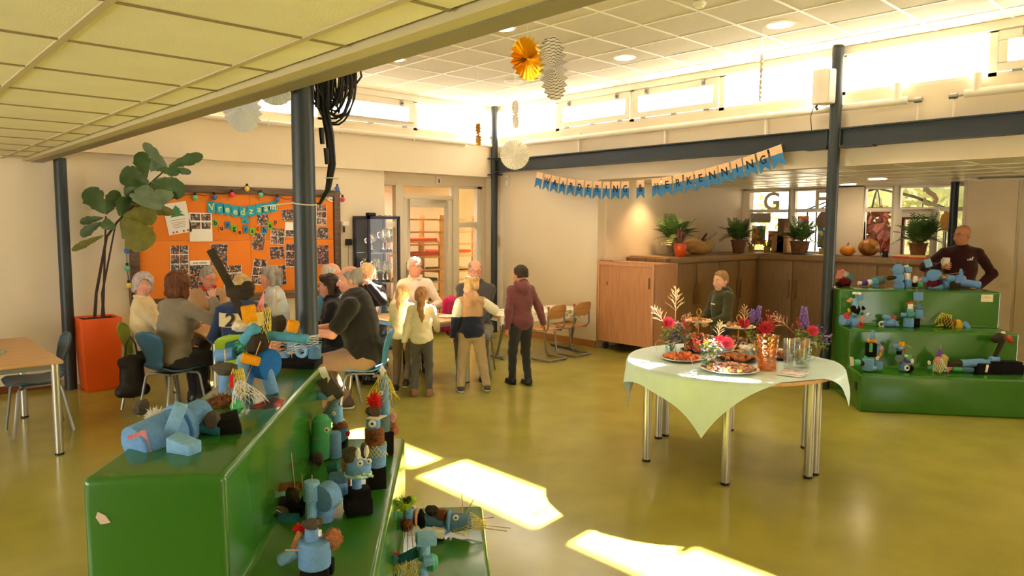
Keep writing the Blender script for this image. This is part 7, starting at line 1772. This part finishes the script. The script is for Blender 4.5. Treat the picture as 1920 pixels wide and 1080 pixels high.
# ================================================================ THINGS ON THE ROUND TABLE
TZ = .757
PETP = mat('petal_pink', S(228, 74, 104), .6, noise=(30, .2)); PETR = mat('petal_red', S(200, 44, 62), .6, noise=(30, .2)); PURP = mat('flower_purple', S(128, 96, 176), .7); BERRY = mat('berry_red', S(186, 52, 30), .4); LIMEL = mat('leaf_lime', S(150, 176, 52), .5); STEMG = mat('stem_green', S(104, 120, 60), .6); STRAW = mat('grass_straw', S(232, 200, 156), .7); LILAC = mat('flower_lilac', S(196, 174, 220), .7)
def dahlia_mesh(r, m):
    q = MB()
    for ring, (n_, tilt, rr) in enumerate(((12, .15, 1.0), (11, .55, .85), (9, .95, .65), (6, 1.3, .42))):
        for i in range(n_):
            a = 2 * PI * (i + .5 * (ring % 2)) / n_; q.M = Matrix.Rotation(a, 4, 'Z') @ Matrix.Rotation(-tilt, 4, 'Y')
            L = r * rr; w = L * .34
            q.add([(0, 0, 0), (L * .55, -w, .1 * L), (L, 0, .02 * L), (L * .55, w, .1 * L), (L * .5, 0, -.04 * L)], [(0, 1, 4), (1, 2, 4), (2, 3, 4), (3, 0, 4)])
    q.M = Matrix.Identity(4); q.sph((0, 0, r * .12), (r * .2, r * .2, r * .2), 8, 6)
    return q.mesh('dahlia', m)
DP, DR = dahlia_mesh(.052, PETP), dahlia_mesh(.052, PETR)
def spike_mesh():
    q = MB(); rn = random.Random(2)
    for i in range(46):
        f = i / 45; a = i * 2.4; r_ = .022 * (1.1 - .6 * f); q.sph((r_ * math.cos(a), r_ * math.sin(a), .12 * f), .009, 5, 4)
    return q.mesh('purple_spike', PURP)
def berry_mesh():
    q = MB(); rn = random.Random(4)
    for i in range(34):
        p = V((rn.gauss(0, .032), rn.gauss(0, .032), rn.gauss(.02, .028))); q.sph(p, .0058, 5, 4)
        if i % 2: q.tube([(0, 0, -.05), p], .0011, 3, cap=False)
    return q.mesh('berry_spray', BERRY)
def tuft_mesh(m, n_, s_):
    q = MB(); rn = random.Random(9)
    for i in range(n_):
        p = V((rn.gauss(0, .03), rn.gauss(0, .03), rn.gauss(.0, .022))) * s_; e = V((rn.uniform(-1, 1), rn.uniform(-1, 1), rn.uniform(-.3, 1))).normalized() * .02 * s_; f = e.cross(V((.3, .4, .8))).normalized() * .011 * s_
        q.add([p, p + e * .5 + f, p + e, p + e * .5 - f], [(0, 1, 2, 3)])
    return q.mesh('leaf_sprig', m)
def grass_mesh():
    q = MB(); rn = random.Random(11)
    q.tube([(0, 0, 0), (.004, 0, .12), (0, 0, .26)], .0016, 4)
    for i in range(18):
        f = .35 + .65 * i / 17; a = i * 2.4; L = .085 * (1.25 - f); b0 = V((.0, 0, .26 * f)); e = b0 + V((math.cos(a) * L, math.sin(a) * L, L * .75)); q.tube([b0, (b0 + e) / 2 + V((0, 0, .006)), e], [.001, .0012, .0008], 3)
        for k_ in range(4): c_ = b0.lerp(e, .4 + .2 * k_); q.tube([c_, c_ + V((math.cos(a) * .006, math.sin(a) * .006, .018))], [.0018, .0005], 4)
    return q.mesh('grass_plume', STRAW)
SPK, BER, LIM, LIL, GRS = spike_mesh(), berry_mesh(), tuft_mesh(LIMEL, 60, 1.0), tuft_mesh(LILAC, 46, .8), grass_mesh()
DKL = tuft_mesh(mat('leaf_mid', S(84, 112, 52), .5), 60, 1.1); PRP = tuft_mesh(PURP, 46, .8)
VG = glass('vase_glass', (.82, .93, .92, 1), .16, .03)
def vase(label, loc, h, r, flowers):
    t = thing('flower_vase', label, 'flowers', loc, 0, 'flower vases on the round table')
    MB().lathe([(0, .004), (r * .9, .004), (r, .012), (r, h * .72), (r * .75, h * .86), (r * .78, h), (r * .7, h)], 18).build('jar', VG, t)
    MB().lathe([(0, .01), (r * .88, .01), (r * .88, h * .5), (0, h * .5)], 18).build('water', glass('water', (.86, .95, .93, 1), .1), t)
    for me, p, rot, k_ in flowers:
        p = V(p); MB().tube([(p.x * .1, p.y * .1, .02), (p.x * .4, p.y * .4, h * .9), p], .0022, 4).build('stem', STEMG, t)
        o = obj(me.name.split('.')[0], me, t, p, rot); o.scale = (k_,) * 3; tag(o, kind=None if 'dahlia' in me.name else 'stuff')
    MB().tube([(r * 1.02 * math.cos(a), r * 1.02 * math.sin(a), h * .8 + .004 * math.sin(a * 3)) for a in np.linspace(0, 2 * PI, 17)[:-1]], .004, 5, closed=True).build('raffia', STRAW, t)
    rn = random.Random(int(loc[0] * 1000))
    for s_ in (-1, 1): MB().tube([(s_ * r * .7, -s_ * r * .7, h * .8), (s_ * (r + .03), -s_ * (r + .02), h * .95), (s_ * (r + .06), -s_ * (r + .03), h * .7), (s_ * (r + .055), -s_ * (r + .02), h * .25)], .0022, 4).build('raffia_end', STRAW, t)
X_ = V((.7316, -.6817, 0)); Y_ = V((.6817, .7316, 0))
def W_(x, y, z): return tuple(X_ * x + Y_ * y + V((0, 0, z)))
cam_tilt = (rad(62), 0, rad(-43))     # flower heads that face the room's entrance
vase('flower jar with pink dahlia and tall dry grass at the left of the round table', (4.86, 3.33, TZ), .12, .045, [
    (DP, W_(-.035, -.05, .26), cam_tilt, 1.05), (GRS, W_(.03, 0, .25), (0, 0, 0), 1.05), (GRS, W_(-.03, .0, .2), (0, rad(-32), rad(-43)), .8), (GRS, W_(.05, 0, .2), (0, rad(40), rad(-43)), .6), (LIM, W_(.05, -.02, .21), (0, 0, 0), 1.1), (LIM, W_(.0, -.03, .17), (0, 0, 1), 1.1), (BER, W_(.11, 0, .24), (0, 0, 0), 1.0), (BER, W_(.12, -.02, .19), (0, 0, 2), .8), (LIL, W_(.05, -.04, .235), (0, 0, 0), 1), (PRP, W_(.02, -.07, .155), (0, 0, 0), 1.2), (DKL, W_(-.02, -.02, .14), (0, 0, 0), 1.2), (DKL, W_(.09, 0, .15), (0, 0, 2), 1.2)])
vase('flower jar with lilac blossoms and lime leaves at the front of the round table', (4.60, 2.82, TZ), .10, .048, [
    (LIM, W_(.0, -.03, .155), (0, 0, 0), 1.1), (LIM, W_(.03, -.06, .12), (0, 0, 1), .9), (LIL, W_(.04, -.02, .17), (0, 0, 0), 1.2), (LIL, W_(.0, -.05, .11), (0, 0, 2), 1.2), (PRP, W_(.05, -.04, .13), (0, 0, 0), .8), (DP, W_(.125, -.02, .185), cam_tilt, 1.0), (DR, W_(.09, .04, .20), cam_tilt, .8), (BER, W_(-.09, .02, .17), (0, 0, 0), 1.2), (BER, W_(-.05, .03, .16), (0, 0, 2), 1.0), (GRS, W_(.06, .0, .18), (0, rad(12), 0), .6), (DKL, W_(-.03, 0, .12), (0, 0, 0), 1.1), (GRS, W_(.09, -.03, .12), (0, rad(80), rad(-43)), .8)])
vase('flower jar with red dahlias and purple spikes behind the amber jug', (5.28, 2.82, TZ), .12, .045, [
    (DR, W_(.055, -.06, .235), cam_tilt, 1.25), (DR, W_(-.10, .0, .265), cam_tilt, 1.0), (DR, W_(.03, .0, .2), cam_tilt, .8), (SPK, W_(.02, .05, .28), (0, rad(20), 0), 1.0), (SPK, W_(-.01, .06, .26), (0, 0, 0), .9), (BER, W_(.12, .04, .28), (0, 0, 0), 1.2), (BER, W_(.15, .05, .25), (0, 0, 1), 1.1), (GRS, W_(-.10, -.02, .22), (0, 0, 0), .7), (LIM, W_(-.03, 0, .16), (0, 0, 0), 1.0), (DKL, W_(.04, 0, .15), (0, 0, 0), 1.2)])
vase('flower jar with a purple spike at the right end of the round table', (5.52, 2.52, TZ), .12, .045, [
    (SPK, W_(-.02, .0, .24), (0, rad(-6), 0), 1.35), (DP, W_(.03, -.04, .22), cam_tilt, 1.0), (PRP, W_(.10, 0, .22), (0, 0, 0), 1.1), (PRP, W_(.15, 0, .15), (0, 0, 2), 1.2), (BER, W_(-.06, 0, .25), (0, 0, 0), 1.0), (LIM, W_(-.05, -.02, .19), (0, 0, 0), 1.0), (LIM, W_(.08, -.03, .15), (0, 0, 1), 1.2), (LIM, W_(.13, -.03, .10), (0, 0, 1), .8), (DKL, W_(.02, 0, .14), (0, 0, 0), 1.2), (GRS, W_(-.1, .0, .2), (0, rad(-50), rad(-43)), .8)])
# platters
def platter(label, loc, r, m, name='platter'):
    t = thing(name, label, 'plate of food', loc, 0, 'platters on the round table')
    MB().lathe([(0, .006), (r * .75, .004), (r, .016), (r * 1.0, .02), (r * .96, .018), (r * .74, .009), (0, .010)], 36).build('plate', m, t)
    return t
PW = mat('plate_pale', S(222, 220, 206), .35); PD = mat('plate_dark', S(52, 46, 42), .4)
def heap(t, r, n, kinds, seed, z=.014, lay=1):
    rn = random.Random(seed)
    for i in range(n):
        a = i * 2.399; q = r * math.sqrt((i + .5) / n); k_ = rn.choice(kinds)
        o = obj(k_[0], k_[1], t, (q * math.cos(a), q * math.sin(a), z + lay * .012 * (1 - q / r)), (rn.uniform(-.3, .3), rn.uniform(-.3, .3), rn.uniform(0, 6))); s_ = rn.uniform(.8, 1.2); o.scale = (s_, s_, s_)
RIND = mat('food_orange', S(226, 112, 34), .5, noise=(40, .3)); TOM = mat('food_red', S(196, 52, 34), .35); CHS = mat('food_cheese', S(240, 200, 120), .5); SAL = mat('food_salami', S(150, 58, 48), .5, noise=(70, .5), c2=S(220, 180, 160)); PAS = mat('food_pastry', S(186, 122, 62), .7, noise=(40, .3)); BRD = mat('food_bread', S(150, 96, 60), .8, noise=(20, .3))
m_roll = MB().cyl((-.02, 0, .014), (.02, 0, .014), .014, n=10).mesh('rolled_bite', RIND, bev=.003); m_tom = MB().sph((0, 0, .012), (.014, .014, .012), 10, 6).mesh('tomato', TOM); m_chs = MB().box((0, 0, .009), (.024, .02, .018)).mesh('cheese_cube', CHS, bev=.002)
m_sal = MB().surf(lambda u, v: (.024 * v * math.cos(u * 2 * PI), .024 * v * math.sin(u * 2 * PI), .006 + .008 * v * v * math.sin(u * 4 * PI)), 14, 3, cu=True, thick=.002).mesh('salami_slice', SAL); m_pas = MB().sph((0, 0, .012), (.024, .018, .014), 9, 6, fn=lambda d: 1 + .15 * math.sin(6 * d.x + 4 * d.y)).mesh('pastry', PAS); m_brd = MB().sph((0, 0, .02), (.04, .03, .022), 10, 7, fn=lambda d: 1 + .08 * math.sin(5 * d.x)).mesh('bread_roll', BRD)
t = platter('round pale platter of orange and red snack rolls with cocktail sticks', (4.72, 3.13, TZ), .165, PW); heap(t, .14, 30, [('rolled_bite', m_roll), ('rolled_bite', m_roll), ('tomato', m_tom)], 1)
for i in range(7): MB().cyl((-.1 + .03 * i, .02 * math.sin(i * 2), .02), (-.1 + .03 * i, .02 * math.sin(i * 2), .085), .0012, n=4).build('cocktail_stick', STICK, t)
t = platter('large oval front platter of sliced sausage and cheese on the round table', (4.62, 2.66, TZ), .205, PW); heap(t, .18, 52, [('salami_slice', m_sal), ('salami_slice', m_sal), ('cheese_cube', m_chs)], 2, .014, 2)
t = platter('dark plate of golden pastries behind the sausage platter', (5.0, 2.82, TZ), .15, PD); heap(t, .125, 22, [('pastry', m_pas)], 3, .014, 2)
t = platter('dark plate of brown rolls near the left flower jar', (5.12, 3.22, TZ), .16, PD); heap(t, .13, 14, [('bread_roll', m_brd)], 4, .014, 4)
t = platter('plate of pastries to the right behind the amber jug', (5.36, 2.62, TZ), .13, PD); heap(t, .11, 18, [('pastry', m_pas)], 6, .014, 3)
def tier(label, loc, zs, rs, ms, ring, seed):
    t = thing('tiered_stand', label, 'cake stand', loc, 0, 'tiered stands on the round table')
    BR = mat('brass', S(206, 158, 76), .3, metal=.9)
    MB().cyl((0, 0, 0), (0, 0, zs[-1] + .06), .004, n=8).build('rod', BR, t)
    MB().tube([(.018 * math.cos(a) * X_.x, .018 * math.cos(a) * X_.y, zs[-1] + .085 + .027 * math.sin(a)) for a in np.linspace(0, 2 * PI, 17)[:-1]], .003, 5, closed=True).build('ring_handle', BR, t)
    MB().lathe([(.05, 0), (.045, .01), (.015, .03), (.012, max(zs[0], .03))], 16).build('foot', BR, t)
    for z, r, m in zip(zs, rs, ms):
        o = MB().lathe([(0, z), (r * .8, z + .002), (r, z + .014), (r * .97, z + .016), (r * .78, z + .006), (0, z + .005)], 32, mod=lambda a, q: 1 + .025 * math.sin(a * 12)).build('tier_plate', m, t)
        heap(t, r * .8, 12, [('pastry', m_pas), ('cheese_cube', m_chs)], seed, z + .008, 1)
tier('two tier cake stand with a brass ring and white top plate', (5.18, 3.28, TZ), (.10, .235), (.15, .115), (PD, PW), True, 3)
tier('cake stand with a pale top plate and golden ring near the red dahlia', (5.42, 3.05, TZ), (.07, .19), (.17, .14), (PD, PW), True, 5)
t = thing('glass_bowl_stand', 'footed glass dish with brown slices in the middle of the round table', 'cake stand', (5.02, 2.98, TZ)); MB().lathe([(.05, 0), (.05, .006), (.012, .012), (.01, .08), (.13, .095), (.135, .105), (.125, .102), (0, .09)], 28).build('dish', VG, t); heap(t, .11, 16, [('pastry', m_pas), ('salami_slice', m_sal)], 8, .098, 2)
# amber jug
AMB = glass('amber_glass', (1, .72, .36, 1), .2, .08)
t = thing('amber_jug', 'amber coloured hammered glass jug on the round table', 'jug', (4.86, 2.50, TZ), rad(160))
MB().surf(lambda u, v: ((.062 + .022 * v + .0025 * math.sin(u * 50) * math.sin(v * 40)) * math.cos(u * 2 * PI), (.062 + .022 * v + .0025 * math.sin(u * 50) * math.sin(v * 40)) * math.sin(u * 2 * PI), .004 + .245 * v), 48, 26, cu=True, thick=.004).build('body', AMB, t, ang=80)
MB().lathe([(0, .002), (.062, .002), (.064, .01)], 28).build('base', AMB, t)
MB().lathe([(0, .01), (.058, .012), (.07, .15), (0, .15)], 28).build('juice', glass('juice', (1, .84, .55, 1), .05, .3), t)
MB().tube([(.08, 0, .21), (.115, 0, .215), (.125, 0, .17), (.11, 0, .1), (.07, 0, .07)], .009, 8).build('handle', AMB, t)
# stacked tumblers
GC = glass('tumbler_glass', (.93, .95, .94, 1), .22, .03)
for i, nm in enumerate(('lowest', 'second', 'third', 'fourth', 'topmost')):
    o = MB().lathe([(0, .004), (.03, .004), (.038, .075), (.036, .075), (.028, .01), (0, .01)], 20).build('tumbler', GC); o.location = (5.02, 2.42, TZ + .035 * i); tag(o, 'clear tumbler in the stack beside the pitcher, %s of its stack' % nm, 'glass', 'stacked tumblers')
t = thing('glass_pitcher', 'clear pitcher with mint leaves and orange slices', 'pitcher', (5.14, 2.375, TZ), rad(-43))
MB().lathe([(0, .004), (.05, .004), (.055, .02), (.058, .2), (.062, .21), (.058, .21), (.052, .02), (0, .012)], 24).build('body', GC, t)
MB().tube([(.058, 0, .18), (.1, 0, .18), (.11, 0, .14), (.1, 0, .07), (.057, 0, .05)], .008, 8).build('handle', GC, t)
rn = random.Random(6)
for i in range(16): o = obj('mint_leaf', tuft_mesh(mat('mint', S(92, 140, 40), .5), 5, 1.0) if i == 0 else ml, t, (rn.uniform(-.03, .03), rn.uniform(-.03, .03), .03 + .007 * i), (rn.uniform(-1, 1), 0, rn.uniform(0, 6))); ml = o.data
for i, z in enumerate((.11, .15, .18)): MB().cyl((-.015 + .015 * i, -.03, z), (-.015 + .015 * i, -.026, z + .002), .028, n=16).build('orange_slice', mat('orange_slice', S(240, 160, 40), .4), t)
for i in range(3):
    o = MB().box((0, 0, .003), (.19, .17, .004)).build('napkin', WHITE if i < 2 else print_mat('napkin_print', 30, [S(245, 240, 240), S(245, 240, 240), S(240, 170, 190), S(245, 240, 240), S(180, 205, 180)], 4), bev=.001); o.location = (4.84 + .008 * i, 2.30 - .004 * i, TZ + .004 * i); o.rotation_euler = (0, 0, rad(8 + 4 * i)); tag(o, ('lowest plain napkin', 'middle plain napkin', 'topmost napkin with pink print')[i] + ' of the pile beside the amber jug', 'napkin', 'napkins on the round table')
# ================================================================ GUEST TABLES AND CHAIRS
for lb, p, a, m in (('lime shell chair of the smiling woman in the cream cardigan', (2.17, 7.60), 332, LIME_SH), ('petrol blue shell chair of the woman in the grey cardigan', (2.20, 7.03), 18, BLUE_MID), ('petrol blue shell chair of the woman holding a phone', (3.02, 8.34), 258, BLUE_MID), ('lime shell chair of the person in the navy sweater', (2.63, 6.46), 58, LIME_SH), ('petrol blue shell chair of the woman in the pale jacket', (3.46, 7.46), 150, BLUE_MID), ('petrol blue shell chair of the bald man in blue', (3.92, 7.24), 330, BLUE_MID), ('lime shell chair of the woman in the black jacket', (3.62, 6.48), 150, LIME_SH), ('sky blue shell chair of the heavy man in black', (3.56, 5.86), 138, BLUE_SH), ('petrol blue shell chair of the woman with hands at her mouth', (4.66, 7.58), 232, BLUE_MID), ('petrol blue shell chair of the laughing woman in white', (5.30, 7.50), 236, BLUE_MID), ('petrol blue shell chair of the man in the grey blazer', (5.52, 6.56), 222, BLUE_MID)):
    shell_chair(lb, (p[0], p[1], 0), a, m, sh=.98)
def cup(label, loc, r, h, m, handle=True, name='mug'):
    t = thing(name, label, 'mug' if handle else 'glass', loc); MB().lathe([(0, .003), (r * .85, .003), (r, .012), (r, h), (r * .9, h), (r * .82, .012), (0, .01)], 18).build('body', m, t)
    if handle: MB().tube([(r * .95, 0, h * .8), (r * 1.6, 0, h * .75), (r * 1.6, 0, h * .35), (r * .9, 0, h * .2)], .005, 6).build('handle', m, t)
    return t
cup('dark mug on the table in front of the laughing woman', (4.98, 6.75, .74), .04, .1, mat('mug_dark', S(40, 38, 40), .3))
cup('clear glass on the table before the woman with hands at her mouth', (4.50, 7.1, .74), .035, .1, GC, False, 'drinking_glass')
cup('clear glass behind the girl with the ponytail', (4.62, 6.8, .74), .035, .11, GC, False, 'drinking_glass')
cup('black mug on the left guest table', (2.95, 6.95, .74), .04, .1, BLACK); cup('white mug on the left guest table', (2.72, 7.4, .74), .04, .095, PW)
t = thing('dinner_plate', 'white plate at the corner of the table beside the blond boy', 'plate', (5.0, 6.42, .74)); MB().lathe([(0, .004), (.07, .003), (.12, .014), (.118, .017), (.068, .008), (0, .008)], 28).build('plate', mat('plate_white', S(244, 238, 226), .3), t)
o = MB().bb((-.035, -.004, -.075), (.035, .004, .075)).build('phone', BLACK, bev=.006); o.matrix_world = Matrix.Translation((2.98, 7.98, .93)) @ Euler((rad(-25), 0, rad(-8))).to_matrix().to_4x4(); tag(o, 'black phone held by the woman with short grey hair', 'phone')
# white mug of the bald man: in his right hand
cup('white mug held by the bald man', (9.95, 2.83, 1.31), .042, .1, mat('mug_white', S(240, 236, 226), .3)).rotation_euler = (0, 0, rad(150))
# handbag
t = thing('handbag', 'black handbag hanging from the petrol blue chair', 'bag', (1.92, 7.30, .0)); g = SD().el((0, 0, .36), (.11, .06, .2), k=.03).rc((-.1, 0, .22), (.1, 0, .22), .055, k=.05).rc((-.08, 0, .5), (.08, 0, .5), .04, k=.05)
blob('pouch', g, .01, mat('bag_black', S(24, 16, 18), .55), t)
MB().tube([(-.06, 0, .5), (-.04, 0, .66), (.0, 0, .74), (.04, 0, .66), (.06, 0, .5)], .008, 6).build('strap', mat('bag_black', S(24, 16, 18), .55), t)
# pink coat over a chair
t = thing('pink_coat', 'magenta coat hanging on the chair of the laughing woman', 'coat', (5.52, 7.05, 0), rad(20)); g = SD().rc((-.1, 0, .84), (.1, 0, .84), .05, k=.05).rc((0, 0, .8), (0, 0, .52), .10, .12, k=.06, flat=((0, 1, 0), 2.2)).rc((-.11, 0, .8), (-.13, .03, .5), .04, k=.04)
blob('cloth', g, .012, fabric('coat_pink', S(206, 24, 92)), t, lambda X, Y, Z: .006 * np.sin(X * 45) * np.sin(Z * 18))
